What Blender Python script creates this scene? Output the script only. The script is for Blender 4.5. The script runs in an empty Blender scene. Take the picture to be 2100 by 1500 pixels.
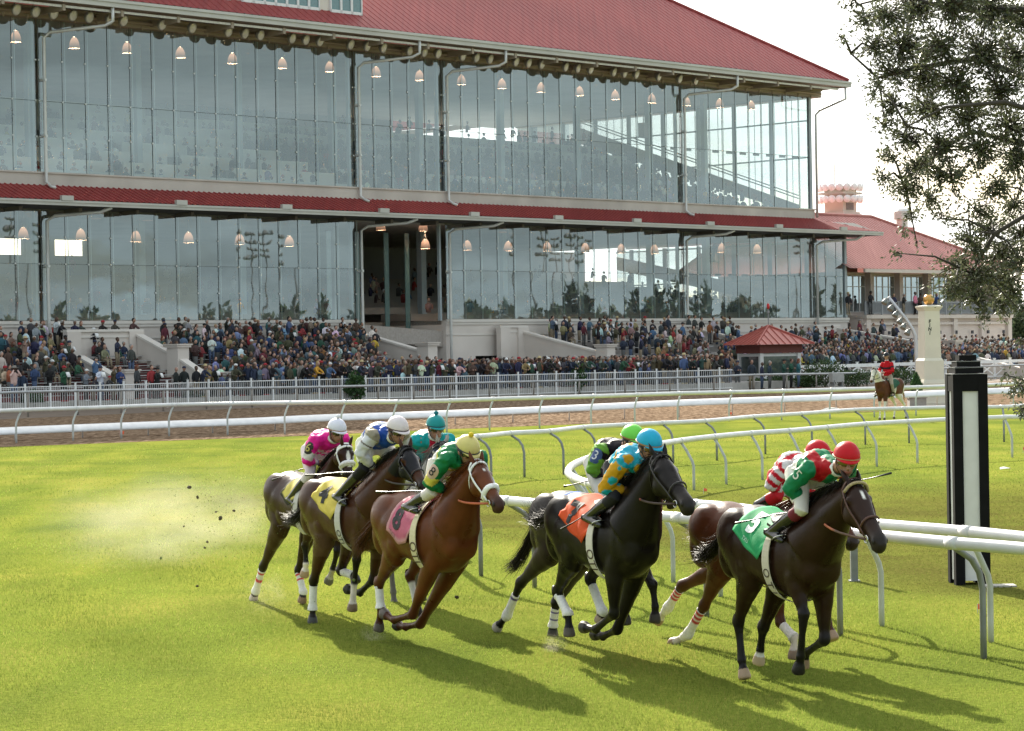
import bpy, bmesh, math, random
import numpy as np
from mathutils import Vector, Matrix, noise as mnoise
from mathutils.bvhtree import BVHTree
R = math.radians
rng = random.Random(7)
scene = bpy.context.scene
COL = scene.collection

# ------------------------------------------------------------------ camera
F_PX, CX, CY, CAM_H = 5000.0, 1050.0, 750.0, 2.87      # 2100 x 1500 photograph
PITCH, ROLL = math.atan(30 / 5000.0), R(1.0)
cfw = Vector((0, math.cos(PITCH), -math.sin(PITCH)))
r0 = Vector((1, 0, 0)); u0 = r0.cross(cfw)
crt = r0 * math.cos(ROLL) - u0 * math.sin(ROLL)
cup = r0 * math.sin(ROLL) + u0 * math.cos(ROLL)
CAMP = Vector((0, 0, CAM_H))
def ray(px, py):
    return (cfw + crt * ((px - CX) / F_PX) + cup * ((CY - py) / F_PX))
def P(px, py, Z):                      # the point seen at that pixel, Z metres ahead
    return CAMP + ray(px, py) * Z
def G(px, py, z=0.0):                  # the same on a level plane
    d = ray(px, py); return CAMP + d * ((z - CAM_H) / d.z)
def proj(p):
    v = Vector(p) - CAMP; z = v.dot(cfw)
    return (CX + F_PX * v.dot(crt) / z, CY - F_PX * v.dot(cup) / z, z)

cam_d = bpy.data.cameras.new('camera'); cam = bpy.data.objects.new('camera', cam_d); COL.objects.link(cam)
cam_d.sensor_width = 36; cam_d.lens = 36 * F_PX / 2100; cam_d.clip_end = 6000; cam_d.clip_start = 0.3
M = Matrix.Identity(4)
for i in range(3):
    M[i][0] = crt[i]; M[i][1] = cup[i]; M[i][2] = -cfw[i]; M[i][3] = CAMP[i]
cam.matrix_world = M; scene.camera = cam

# ------------------------------------------------------------------ materials
def new_mat(name):
    m = bpy.data.materials.new(name); m.use_nodes = True
    nt = m.node_tree; b = nt.nodes['Principled BSDF']; return m, nt, b
def setin(b, **k):
    for a, v in k.items():
        a = a.replace('_', ' ')
        if a in b.inputs: b.inputs[a].default_value = v
def nd(nt, t, **k):
    n = nt.nodes.new(t)
    for a, v in k.items(): setattr(n, a, v)
    return n
def ramp(nt, stops):
    n = nt.nodes.new('ShaderNodeValToRGB'); cr = n.color_ramp
    while len(cr.elements) < len(stops): cr.elements.new(0.5)
    for e, (p, c) in zip(cr.elements, stops):
        e.position = p; e.color = (*c, 1) if len(c) == 3 else c
    return n
_mats = {}
def mat(name, col, rough=0.6, var=0.12, scale=6.0, metal=0.0, bump=0.0, coat=0.0, spec=0.5, bscale=None):
    """plain material with soft mottling in object space"""
    if name in _mats: return _mats[name]
    m, nt, b = new_mat(name)
    setin(b, Roughness=rough, Metallic=metal, Coat_Weight=coat)
    b.inputs['Specular IOR Level'].default_value = spec
    tc = nd(nt, 'ShaderNodeTexCoord'); no = nd(nt, 'ShaderNodeTexNoise')
    no.inputs['Scale'].default_value = scale; no.inputs['Detail'].default_value = 5
    nt.links.new(tc.outputs['Object'], no.inputs['Vector'])
    lo = tuple(max(0, c * (1 - var)) for c in col); hi = tuple(min(1, c * (1 + var)) for c in col)
    r = ramp(nt, [(0.3, lo), (0.7, hi)])
    nt.links.new(no.outputs['Fac'], r.inputs['Fac']); nt.links.new(r.outputs['Color'], b.inputs['Base Color'])
    if bump:
        n2 = nd(nt, 'ShaderNodeTexNoise'); n2.inputs['Scale'].default_value = bscale or scale * 6; n2.inputs['Detail'].default_value = 4
        nt.links.new(tc.outputs['Object'], n2.inputs['Vector'])
        bp = nd(nt, 'ShaderNodeBump'); bp.inputs['Strength'].default_value = bump; bp.inputs['Distance'].default_value = 0.02
        nt.links.new(n2.outputs['Fac'], bp.inputs['Height']); nt.links.new(bp.outputs['Normal'], b.inputs['Normal'])
    _mats[name] = m; return m
def mat_attr(name, rough=0.5, spec=0.5, coat=0.0, sheen=0.0, var=0.25, scale=9.0, bump=0.0, bscale=60, trans=0.0, rvar=0.0):
    """material whose colour is the mesh's own 'Col' attribute (coat, cloth pattern) with mottling"""
    if name in _mats: return _mats[name]
    m, nt, b = new_mat(name)
    setin(b, Roughness=rough, Coat_Weight=coat, Sheen_Weight=sheen)
    b.inputs['Specular IOR Level'].default_value = spec
    at = nd(nt, 'ShaderNodeAttribute', attribute_name='Col')
    tc = nd(nt, 'ShaderNodeTexCoord'); no = nd(nt, 'ShaderNodeTexNoise')
    no.inputs['Scale'].default_value = scale; no.inputs['Detail'].default_value = 6
    nt.links.new(tc.outputs['Object'], no.inputs['Vector'])
    mr = nd(nt, 'ShaderNodeMapRange'); mr.inputs['From Min'].default_value = .3; mr.inputs['From Max'].default_value = .7
    mr.inputs['To Min'].default_value = 1 - var; mr.inputs['To Max'].default_value = 1 + var
    nt.links.new(no.outputs['Fac'], mr.inputs['Value'])
    mx = nd(nt, 'ShaderNodeVectorMath', operation='SCALE')
    nt.links.new(at.outputs['Color'], mx.inputs[0]); nt.links.new(mr.outputs['Result'], mx.inputs['Scale'])
    nt.links.new(mx.outputs['Vector'], b.inputs['Base Color'])
    if rvar:
        mr2 = nd(nt, 'ShaderNodeMapRange'); mr2.inputs['To Min'].default_value = rough - rvar; mr2.inputs['To Max'].default_value = rough + rvar
        mr2.inputs['From Min'].default_value = .35; mr2.inputs['From Max'].default_value = .65
        nt.links.new(no.outputs['Fac'], mr2.inputs['Value']); nt.links.new(mr2.outputs['Result'], b.inputs['Roughness'])
    if bump:
        n2 = nd(nt, 'ShaderNodeTexNoise'); n2.inputs['Scale'].default_value = bscale; n2.inputs['Detail'].default_value = 4
        nt.links.new(tc.outputs['Object'], n2.inputs['Vector'])
        bp = nd(nt, 'ShaderNodeBump'); bp.inputs['Strength'].default_value = bump; bp.inputs['Distance'].default_value = 0.01
        nt.links.new(n2.outputs['Fac'], bp.inputs['Height']); nt.links.new(bp.outputs['Normal'], b.inputs['Normal'])
    if trans:
        out = nt.nodes['Material Output']; tr = nd(nt, 'ShaderNodeBsdfTranslucent'); ms = nd(nt, 'ShaderNodeMixShader')
        ms.inputs[0].default_value = trans
        nt.links.new(mx.outputs['Vector'], tr.inputs['Color'])
        nt.links.new(b.outputs[0], ms.inputs[1]); nt.links.new(tr.outputs[0], ms.inputs[2]); nt.links.new(ms.outputs[0], out.inputs[0])
    _mats[name] = m; return m

# ------------------------------------------------------------------ mesh helpers
class MB:
    """collects geometry for ONE mesh object"""
    def __init__(s): s.v = []; s.f = []; s.mi = []; s.c = []
    def add(s, vs, fs, mi=0, col=None):
        o = len(s.v); s.v += [tuple(v) for v in vs]; s.f += [tuple(i + o for i in f) for f in fs]
        s.mi += [mi] * len(fs)
        if col is not None or s.c:
            while len(s.c) < o: s.c.append((.5, .5, .5))
            s.c += [tuple(col or (.5, .5, .5))] * len(vs)
    def box(s, c, size, rot=None, mi=0, col=None, taper=1.0):
        hx, hy, hz = [a / 2 for a in size]
        vs = [Vector((x * hx * (taper if z > 0 else 1), y * hy * (taper if z > 0 else 1), z * hz)) for z in (-1, 1) for x, y in ((-1, -1), (1, -1), (1, 1), (-1, 1))]
        if rot is not None: vs = [rot @ v for v in vs]
        c = Vector(c)
        s.add([v + c for v in vs], [(0, 3, 2, 1), (4, 5, 6, 7), (0, 1, 5, 4), (1, 2, 6, 5), (2, 3, 7, 6), (3, 0, 4, 7)], mi, col)
    def hexa(s, b4, t4, mi=0, col=None):       # bottom 4, top 4 (same winding, ccw from above)
        s.add(list(b4) + list(t4), [(0, 3, 2, 1), (4, 5, 6, 7), (0, 1, 5, 4), (1, 2, 6, 5), (2, 3, 7, 6), (3, 0, 4, 7)], mi, col)
    def tube(s, pts, r, n=8, mi=0, col=None, caps=True, flat=None, up=None):
        pts = [Vector(p) for p in pts]; m = len(pts)
        rs = r if isinstance(r, (list, tuple)) else [r] * m
        rings = []; prev = None
        for i, p in enumerate(pts):
            t = (pts[min(i + 1, m - 1)] - pts[max(i - 1, 0)])
            t = t.normalized() if t.length > 1e-9 else Vector((0, 0, 1))
            if prev is None:
                a = up if up is not None else (Vector((0, 0, 1)) if abs(t.z) < 0.9 else Vector((1, 0, 0)))
                prev = (a - t * a.dot(t)).normalized()
            else:
                q = prev - t * prev.dot(t); prev = q.normalized() if q.length > 1e-6 else prev
            b = t.cross(prev); rr = rs[i]; ra, rb = rr if isinstance(rr, (list, tuple)) else (rr, rr * (flat or 1))
            rings.append([p + prev * (math.cos(2 * math.pi * k / n) * ra) + b * (math.sin(2 * math.pi * k / n) * rb) for k in range(n)])
        vs = [v for rg in rings for v in rg]
        fs = [(i * n + k, i * n + (k + 1) % n, (i + 1) * n + (k + 1) % n, (i + 1) * n + k) for i in range(m - 1) for k in range(n)]
        if caps:
            fs.append(tuple(range(n - 1, -1, -1))); fs.append(tuple((m - 1) * n + k for k in range(n)))
        s.add(vs, fs, mi, col)
    def rings(s, rings, mi=0, col=None, caps=True, closed=True):
        n = len(rings[0]); m = len(rings)
        vs = [v for rg in rings for v in rg]
        kk = n if closed else n - 1
        fs = [(i * n + k, i * n + (k + 1) % n, (i + 1) * n + (k + 1) % n, (i + 1) * n + k) for i in range(m - 1) for k in range(kk)]
        if caps:
            fs.append(tuple(range(n - 1, -1, -1))); fs.append(tuple((m - 1) * n + k for k in range(n)))
        s.add(vs, fs, mi, col)
    def ball(s, c, r, nu=10, nv=7, mi=0, col=None, rot=None):
        c = Vector(c); rx, ry, rz = r if isinstance(r, (list, tuple)) else (r, r, r)
        vs = []; fs = []
        for j in range(1, nv):
            th = math.pi * j / nv
            for i in range(nu):
                ph = 2 * math.pi * i / nu
                v = Vector((rx * math.sin(th) * math.cos(ph), ry * math.sin(th) * math.sin(ph), rz * math.cos(th)))
                vs.append(v)
        vs += [Vector((0, 0, rz)), Vector((0, 0, -rz))]
        if rot is not None: vs = [rot @ v for v in vs]
        vs = [v + c for v in vs]
        for j in range(nv - 2):
            for i in range(nu):
                a = j * nu + i; b = j * nu + (i + 1) % nu; fs.append((a, a + nu, b + nu, b))
        T = len(vs) - 2; B = T + 1
        for i in range(nu):
            fs.append((T, i, (i + 1) % nu)); o = (nv - 2) * nu; fs.append((B, o + (i + 1) % nu, o + i))
        s.add(vs, fs, mi, col)
    def lathe(s, prof, c=(0, 0, 0), n=16, mi=0, col=None):     # prof: (r, z) bottom to top
        c = Vector(c)
        s.rings([[c + Vector((r * math.cos(2 * math.pi * k / n), r * math.sin(2 * math.pi * k / n), z)) for k in range(n)] for r, z in prof], mi, col)
    def quad(s, a, b, c, d, mi=0, col=None): s.add([a, b, c, d], [(0, 1, 2, 3)], mi, col)
    def mesh(s, name, mats, smooth=False):
        me = bpy.data.meshes.new(name); me.from_pydata(s.v, [], s.f)
        for m in (mats if isinstance(mats, (list, tuple)) else [mats]): me.materials.append(m)
        if any(s.mi): me.polygons.foreach_set('material_index', s.mi)
        if s.c:
            while len(s.c) < len(s.v): s.c.append((.5, .5, .5))
            set_col(me, np.array(s.c))
        if smooth: me.polygons.foreach_set('use_smooth', [True] * len(me.polygons))
        me.update(); return me
    def build(s, name, mats, parent=None, smooth=False, loc=None):
        o = bpy.data.objects.new(name, s.mesh(name, mats, smooth)); COL.objects.link(o)
        if parent is not None: o.parent = parent
        if loc is not None: o.location = loc
        return o
def set_col(me, arr):
    at = me.attributes.get('Col') or me.attributes.new('Col', 'FLOAT_COLOR', 'POINT')
    a = np.ones((len(arr), 4), dtype=np.float32); a[:, :3] = arr
    at.data.foreach_set('color', a.ravel())
def mesh_np(me):
    a = np.empty(len(me.vertices) * 3, dtype=np.float32); me.vertices.foreach_get('co', a); return a.reshape(-1, 3).astype(float)
def set_co(me, a): me.vertices.foreach_set('co', np.asarray(a, dtype=np.float32).ravel()); me.update()
def tag(o, label=None, cat=None, group=None, kind=None):
    if label: o['label'] = label
    if cat: o['category'] = cat
    if group: o['group'] = group
    if kind: o['kind'] = kind
    return o
def thing(name, label, cat, loc=(0, 0, 0), rz=0.0, group=None):
    o = bpy.data.objects.new(name, None); COL.objects.link(o); o.empty_display_size = .2
    o.location = loc; o.rotation_euler = (0, 0, rz); return tag(o, label, cat, group)
def part(name, mb, mats, parent, smooth=False, label=None):
    o = mb.build(name, mats, parent, smooth)
    if label: o['label'] = label
    return o
def remesh(mb, vox, smooth=4, name='m'):
    """closed overlapping pieces -> one continuous skin (mesh datablock)"""
    me = mb.mesh(name, []) if False else bpy.data.meshes.new(name)
    me.from_pydata(mb.v, [], mb.f); me.update()
    o = bpy.data.objects.new('tmp', me); COL.objects.link(o)
    md = o.modifiers.new('r', 'REMESH'); md.mode = 'VOXEL'; md.voxel_size = vox
    if smooth:
        sm = o.modifiers.new('s', 'SMOOTH'); sm.factor = 0.5; sm.iterations = smooth
    dg = bpy.context.evaluated_depsgraph_get(); dg.update()
    out = bpy.data.meshes.new_from_object(o.evaluated_get(dg)); out.name = name
    bpy.data.objects.remove(o); bpy.data.meshes.remove(me)
    out.polygons.foreach_set('use_smooth', [True] * len(out.polygons))
    return out
def link_mesh(name, me, mats, parent):
    me.materials.clear()
    for m in (mats if isinstance(mats, (list, tuple)) else [mats]): me.materials.append(m)
    o = bpy.data.objects.new(name, me); COL.objects.link(o); o.parent = parent; return o
def text_verts(s, size=1.0, res=3, bold=0.0):
    """glyph outline mesh of a string as (verts, faces), centred on the origin in XY"""
    cu = bpy.data.curves.new('t', 'FONT'); cu.body = s; cu.size = size; cu.resolution_u = res; cu.offset = bold
    cu.align_x = 'CENTER'; cu.align_y = 'CENTER'
    o = bpy.data.objects.new('t', cu); COL.objects.link(o)
    dg = bpy.context.evaluated_depsgraph_get(); dg.update()
    me = bpy.data.meshes.new_from_object(o.evaluated_get(dg))
    vs = [v.co.copy() for v in me.vertices]; fs = [tuple(p.vertices) for p in me.polygons]
    bpy.data.objects.remove(o); bpy.data.curves.remove(cu); bpy.data.meshes.remove(me)
    return vs, fs
# ------------------------------------------------------------------ horses
def smooth01(x, a, b):
    t = np.clip((x - a) / (b - a), 0, 1); return t * t * (3 - 2 * t)
TRUNK = [  # x, top, bottom, half width, squareness
    (-0.875, 1.36, 1.12, .085), (-0.835, 1.44, 1.05, .165), (-0.745, 1.525, .99, .235), (-0.62, 1.575, .965, .275), (-0.46, 1.585, .955, .29),
    (-0.28, 1.545, .935, .28), (-0.08, 1.50, .90, .285), (0.12, 1.495, .865, .285), (0.26, 1.545, .845, .265), (0.37, 1.575, .85, .235),
    (0.47, 1.55, .885, .215), (0.57, 1.44, .95, .195), (0.65, 1.33, 1.03, .155), (0.69, 1.24, 1.10, .09)]
def trunk_secs(k=4):
    out = []; T = TRUNK; m = len(T)
    for i in range(m - 1):
        p0, p1, p2, p3 = T[max(i - 1, 0)], T[i], T[i + 1], T[min(i + 2, m - 1)]
        for j in range(k):
            f = j / k; out.append(tuple(.5 * (2 * b + (c - a) * f + (2 * a - 5 * b + 4 * c - d) * f * f + (3 * b - a - 3 * c + d) * f ** 3) for a, b, c, d in zip(p0, p1, p2, p3)))
    return out + [T[-1]]
def trunk_ring(x, zt, zb, w, n=44):
    zc = (zt + zb) / 2; h = (zt - zb) / 2; out = []
    for k in range(n):
        a = 2 * math.pi * k / n; cy, sz = math.sin(a), math.cos(a)
        # slab sides, keeled back, rounder belly
        e = .86 if sz > 0 else .80
        yy = w * math.copysign(abs(cy) ** e, cy) * (1 - .18 * max(0, sz) ** 2)
        out.append(Vector((x, yy, zc + h * math.copysign(abs(sz) ** .95, sz))))
    return out
HEADS = [  # t along, top offset, bottom offset, half width (metres, head length .60)
    (-.10, -.015, -.10, .050), (-.04, .010, -.145, .066), (.05, .026, -.195, .080), (.15, .032, -.235, .092), (.27, .026, -.262, .098), (.38, .014, -.255, .092),
    (.50, .004, -.200, .074), (.62, .000, -.155, .061), (.74, -.004, -.136, .054), (.85, -.002, -.138, .057), (.93, -.010, -.146, .058), (1.00, -.030, -.142, .046), (1.035, -.06, -.115, .026)]
def head_sec(t):
    for (a, b) in zip(HEADS, HEADS[1:]):
        if a[0] <= t <= b[0]:
            k = (t - a[0]) / (b[0] - a[0]); return [a[i] + (b[i] - a[i]) * k for i in range(4)]
    return list(HEADS[-1] if t > 0 else HEADS[0])

class Horse: pass
PSI = R(-68)
def leg_tube(mb, pts, rad, n=20):
    q, r2 = [], []; m = len(pts)
    for i in range(m - 1):
        p0, p1, p2, p3 = pts[max(i - 1, 0)], pts[i], pts[i + 1], pts[min(i + 2, m - 1)]
        for j in range(3):
            f = j / 3; h = f * f * (3 - 2 * f); c = .5 * ((2 * p1) + (p2 - p0) * f + (2 * p0 - 5 * p1 + 4 * p2 - p3) * f * f + (3 * p1 - p0 - 3 * p2 + p3) * f ** 3)
            q.append(p1.lerp(p2, f).lerp(c, .4)); r2.append(tuple(a + (b - a) * h for a, b in zip(rad[i], rad[i + 1])))
    pts = q + [pts[-1]]; rad = r2 + [rad[-1]]
    """pts in space, rad = (fore-aft, lateral) per point; lateral axis is local y"""
    rings = []
    m = len(pts)
    for i, p in enumerate(pts):
        t = (pts[min(i + 1, m - 1)] - pts[max(i - 1, 0)]).normalized()
        lat = Vector((0, 1, 0)); fa = lat.cross(t).normalized(); lat = t.cross(fa).normalized()
        ra, rb = rad[i]
        rings.append([p + fa * (ra * math.cos(2 * math.pi * k / n)) + lat * (rb * math.sin(2 * math.pi * k / n)) for k in range(n)])
    mb.rings(rings)

def build_horse(spec):
    H = Horse(); H.spec = spec
    psi = spec.get('psi', PSI); sc = spec.get('scale', 1.0)
    Rm = Matrix.Rotation(psi, 4, 'Z')
    A = P(*spec['anchor']); al = Vector(spec.get('alocal', (-.5, 0, 1.585)))
    pos = A - (Rm @ (al * sc)); H.pos = pos
    root = thing(spec.get('name', 'racehorse'), spec['label'], 'horse', pos, psi, spec.get('group')); root.scale = (sc,) * 3
    H.root = root
    Mi = (Matrix.Translation(pos) @ Rm @ Matrix.Scale(sc, 4)).inverted(); H.M = Matrix.Translation(pos) @ Rm @ Matrix.Scale(sc, 4)
    ro = Mi @ CAMP; M3 = Mi.to_3x3()
    conv = spec.get('conv', lambda u, v: (u, v))
    def Q(u, v, y):
        d = M3 @ ray(*conv(u, v)); k = (y - ro.y) / d.y; return ro + d * k
    H.Q = Q
    def pt(a, y):                       # pixel pair or ('l', x, z)
        return Vector((a[1], y, a[2])) if a[0] == 'l' else Q(a[0], a[1], y)
    H.pt = pt
    pitch = spec.get('pitch', 0.0)
    piv = Vector((0.0, 0, 1.25)); Rp = Matrix.Rotation(-pitch, 3, 'Y')
    def tp(p): return piv + Rp @ (Vector(p) - piv)
    H.tp = tp
    mb = MB()
    mb.rings([[tp(p) for p in trunk_ring(*s)] for s in trunk_secs()])
    # rump muscle and shoulder masses give the barrel its relief
    for sy in (-1, 1):
        mb.ball(tp((-.60, sy * .150, 1.33)), (.27, .145, .235), 28, 18)
        mb.ball(tp((-.74, sy * .125, 1.16)), (.15, .115, .22), 24, 16)
        mb.ball(tp((.42, sy * .120, 1.22)), (.17, .105, .29), 26, 18)
        mb.ball(tp((.57, sy * .085, 1.12)), (.11, .095, .14), 22, 14)
        mb.ball(tp((-.36, sy * .16, 1.10)), (.17, .115, .17), 22, 14)
    H.tbvh = BVHTree.FromPolygons([Vector(v) for v in mb.v], mb.f)
    # neck
    hy = spec.get('head_y', 0.0)
    poll = pt(spec['poll'], hy * .6); muz = pt(spec['muzzle'], hy)
    H.poll, H.muz = poll, muz
    ax = (muz - poll); HL = ax.length; ax.normalize()
    lat = Vector((0, 1, 0)); lat = (lat - ax * lat.dot(ax)).normalized(); hup = ax.cross(lat).normalized()   # dorsal
    if hup.x < 0: hup = -hup
    fsh = max(.52, min(.66, HL)) ; H.hl = HL
    k_ = HL / .60; kw = max(.93, min(1.1, k_))
    def hp(t, off, y=0.0): return poll + ax * (t * HL) + hup * (off * kw) + lat * y
    H.hp = hp; H.hax, H.hup, H.hlat = ax, hup, lat
    wd = tp((.30, 0, 1.565)); vc = tp((.67, 0, 1.13))
    dtop = hp(-.06, -.005); vthr = hp(.16, -.235)
    cst = spec.get('crest', .10)
    dm = (wd + dtop) / 2 + Vector((-.05, 0, cst * .6)); vm = (vc + vthr) / 2 + Vector((.015, 0, -.05))
    rings = []; H.crest = []
    N = 22
    for i in range(N + 1):
        t = i / N
        d = wd * (1 - t) ** 2 + dm * 2 * t * (1 - t) + dtop * t * t
        v = vc * (1 - t) ** 2 + vm * 2 * t * (1 - t) + vthr * t * t
        c = (d + v) / 2; hh = (d - v) / 2; w = .175 * (1 - t) ** 1.2 + .082
        H.crest.append((d, hh.normalized()))
        ring = []
        for k in range(30):
            a = 2 * math.pi * k / 30; ring.append(c + hh * math.cos(a) + Vector((0, w * math.sin(a) * (1 - .35 * max(0, math.cos(a)) ** 1.5), 0)))
        rings.append(ring)
    mb.rings(rings)
    # head
    rings = []
    for (t, a, b, w) in [(tt, *head_sec(tt)[1:]) for tt in [-.10 + 1.135 * i / 34 for i in range(35)]]:
        mid = (a + b) / 2; h = (a - b) / 2; ring = []
        for k in range(26):
            an = 2 * math.pi * k / 26; cz, sy = math.cos(an), math.sin(an)
            yy = w * kw * math.copysign(abs(sy) ** .8, sy)
            if t < .5: yy *= (1 - .25 * max(0, -cz))
            ring.append(hp(t, mid + h * math.copysign(abs(cz) ** .85, cz), yy))
        rings.append(ring)
    mb.rings(rings)
    # brow ridges, cheek, nostril rims, lips
    for sy in (-1, 1):
        mb.ball(hp(.23, -.045, sy * .080 * kw), .040, 8, 6); mb.ball(hp(.30, -.16, sy * .058 * kw), (.075, .05, .085), 10, 7)
        mb.ball(hp(.90, -.048, sy * .040 * kw), .030, 8, 6)
    mb.ball(hp(.90, -.140), (.045, .036, .035), 8, 6)
    # ears
    er = spec.get('ears', .3)
    for sy in (-1, 1):
        b0 = hp(-.015, -.005, sy * .050 * kw)
        dirn = (hup * (.80 - .35 * er) - ax * (.75 + .3 * er) + lat * (sy * .22)).normalized()
        pts = [b0 - dirn * .02, b0 + dirn * .045, b0 + dirn * .085, b0 + dirn * .14]
        mb.tube(pts, [(.024, .024), (.034, .024), (.026, .018), (.005, .005)], 8)
    # legs
    bones = []
    def leg(front, side, sp):
        y = .135 * side if front else .145 * side
        yy = y * .92
        if front:
            kn, fe, to = [pt(a, yy) for a in sp[-3:]]
            el = tp((.37, y, .985)) if len(sp) < 4 else pt(sp[0], y)
            dsh = (kn - Vector((.40, y, .50)))
            if len(sp) < 4: el = el + Vector((max(-.06, min(.12, dsh.x * .18)), 0, max(0, min(.12, dsh.z * .25))))
            S = tp((.46, y * .85, 1.24))
            u = (kn - el); w = (fe - kn)
            pas = (to - fe); hd = pas.normalized(); hoof0 = to - hd * .085
            pts = [S, S.lerp(el, .55), el, el + u * .28, el + u * .6, el + u * .86, kn, kn + w * .16, kn + w * .45, kn + w * .80, fe]
            rad = [(.16, .09), (.145, .09), (.132, .092), (.108, .080), (.072, .060), (.049, .045), (.059, .054), (.043, .041), (.035, .030), (.038, .032), (.050, .044)]
            bones.append((front, side, el, kn, fe, to))
        else:
            hk, fe, to = [pt(a, yy) for a in sp[-3:]]
            st = tp((-.37, y * 1.1, 1.0)) if len(sp) < 4 else pt(sp[0], y * 1.1)
            d = hk - Vector((-.78, y, .60))
            if len(sp) < 4: st = st + Vector((max(-.16, min(.10, d.x * .35)), 0, max(-.05, min(.07, d.z * .3))))
            S = tp((-.60, y * .9, 1.28))
            u = (hk - st); w = (fe - hk); pas = (to - fe); hd = pas.normalized(); hoof0 = to - hd * .085
            bulge = Vector((-.03, 0, 0))
            pts = [S, S.lerp(st, .5) + bulge, st + bulge, st + u * .25 + bulge * .9, st + u * .55 + bulge * .4, st + u * .85, hk, hk + w * .13, hk + w * .42, hk + w * .80, fe]
            rad = [(.23, .125), (.21, .118), (.165, .105), (.130, .090), (.086, .064), (.060, .045), (.070, .055), (.050, .043), (.038, .032), (.040, .034), (.050, .044)]
            bones.append((front, side, st, hk, fe, to))
        leg_tube(mb, pts, rad)
        # pastern + hoof
        pv = hoof0 - fe
        lat2 = Vector((0, 1, 0)); fa = lat2.cross(hd).normalized()
        leg_tube(mb, [fe - pv * .25, fe + pv * .35, fe + pv * .75, hoof0], [(.040, .035), (.036, .033), (.038, .036), (.045, .043)], 16)
        leg_tube(mb, [hoof0 - hd * .012, hoof0, to - hd * .03, to], [(.045, .044), (.051, .049), (.062, .058), (.064, .060)], 18)
        # ergot / heel lump behind the fetlock, point of hock
        bk = -fa if fa.x > 0 else fa
        if not front: mb.ball(hk + (-(w.normalized()) * .03) + Vector((-.035, 0, .015)), .034, 8, 6)
    L = spec['legs']
    leg(True, -1, L['FR']); leg(True, 1, L['FL']); leg(False, -1, L['HR']); leg(False, 1, L['HL'])
    H.bones = bones
    me = remesh(mb, spec.get('vox', .0135), 11, 'horse')
    H.me = me
    # ---- coat colours (the animal's own colouring)
    co = mesh_np(me); n = len(co)
    c = spec['coat']; base = np.array(c['base'])
    col = np.tile(base, (n, 1))
    def mixc(w, cc):
        nonlocal col
        w = np.clip(w, 0, 1)[:, None]; col = col * (1 - w) + np.array(cc) * w
    if 'belly' in c: mixc(smooth01(-co[:, 2], -1.12, -.92) * .6 * (co[:, 2] > .75), c['belly'])
    head_t = ((co - np.array(poll)) @ np.array(ax)) / HL
    head_o = ((co - np.array(poll)) @ np.array(hup)) / kw
    head_y = ((co - np.array(poll)) @ np.array(lat))
    on_head = (head_t > -.25) & (head_t < 1.2) & (head_o > -.33) & (head_o < .2) & (np.abs(head_y) < .14) & (co[:, 0] > .45)
    # nearest leg bone
    best = np.full(n, 9.0); bi = np.zeros(n, int); bt = np.zeros(n)
    for i, (fr, sd, a, k, f, t_) in enumerate(bones):
        for j, (p, q) in enumerate(((a, k), (k, f), (f, t_))):
            p, q = np.array(p), np.array(q); d = q - p; tt = np.clip(((co - p) @ d) / (d @ d), 0, 1)
            ds = np.linalg.norm(co - (p + tt[:, None] * d), axis=1)
            m = ds < best; best[m] = ds[m]; bi[m] = i; bt[m] = j + tt[m]
    near = best < .085
    if 'points' in c:
        mixc(smooth01(bt, .55, 1.05) * near, c['points'])
    for leg_name, info in c.get('socks', {}).items():
        idx = ['FR', 'FL', 'HR', 'HL'].index(leg_name); up, colr = info
        m = (bi == idx) & near & (best < .075); mixc(m * smooth01(bt, up - .05, up + .05), colr)
    # hooves
    for i, (fr, sd, a, k, f, t_) in enumerate(bones):
        p, q = np.array(f), np.array(t_); d = q - p; ln = np.linalg.norm(d); s_ = ((co - p) @ d) / ln
        m = (bi == i) & near & (s_ > ln - .088) & (s_ < ln + .05); hc = c.get('hoof', (.05, .045, .04))
        if isinstance(hc, dict): hc = hc.get(['FR', 'FL', 'HR', 'HL'][i], (.05, .045, .04))
        mixc(m * 1.0, hc)
    mz = c.get('muzzle', (.02, .016, .014))
    mixc(on_head * smooth01(head_t, .70, .90) * .85, mz)
    if 'star' in c:
        t0, t1, w = c['star']; hw = w * (1 + .25 * np.sin(head_t * 20)); 
        m = on_head & (head_o > -.03)
        mixc(m * smooth01(-np.abs(head_y), -hw * 1.3, -hw * .8) * smooth01(head_t, t0 - .02, t0 + .02) * (1 - smooth01(head_t, t1 - .02, t1 + .02)), (.75, .72, .68))
    if 'hood' in c:
        m = on_head & (head_t < .56) & ~((np.abs(head_y) > .03) & (np.hypot((head_t - .27) * .6, head_o + .07) < .055))
        m = m & (head_t > -.02); mixc(m * 1.0, c['hood'])
    for fn in c.get('extra', []): fn(H, co, mixc)
    col = np.clip(col, 0, 1)
    set_col(me, col)
    cm = mat_attr('horse coat ' + c.get('finish', 'gloss'), rough=.37 if c.get('finish') != 'matt' else .55, spec=.20, coat=.0, var=.28, scale=5.0, bump=.45, bscale=8, rvar=.10)
    body = link_mesh('body', me, cm, root); H.body = body
    H.bvh = BVHTree.FromPolygons([Vector(v) for v in mesh_np(me)], [tuple(p.vertices) for p in me.polygons])
    # eyes
    for sy in (-1, 1):
        e = MB(); e.ball(hp(.235, -.070, sy * .094 * kw), .021, 10, 8); part('eye', e, mat('horse eye', (.012, .008, .006), .08, spec=.7), root, True)
        e = MB(); e.ball(hp(.915, -.055, sy * .056 * kw), (.017, .012, .024), 8, 6); part('nostril', e, mat('nostril', (.012, .008, .008), .6), root, True)
    hair(H, spec)
    bandages(H, spec)
    return H

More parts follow.
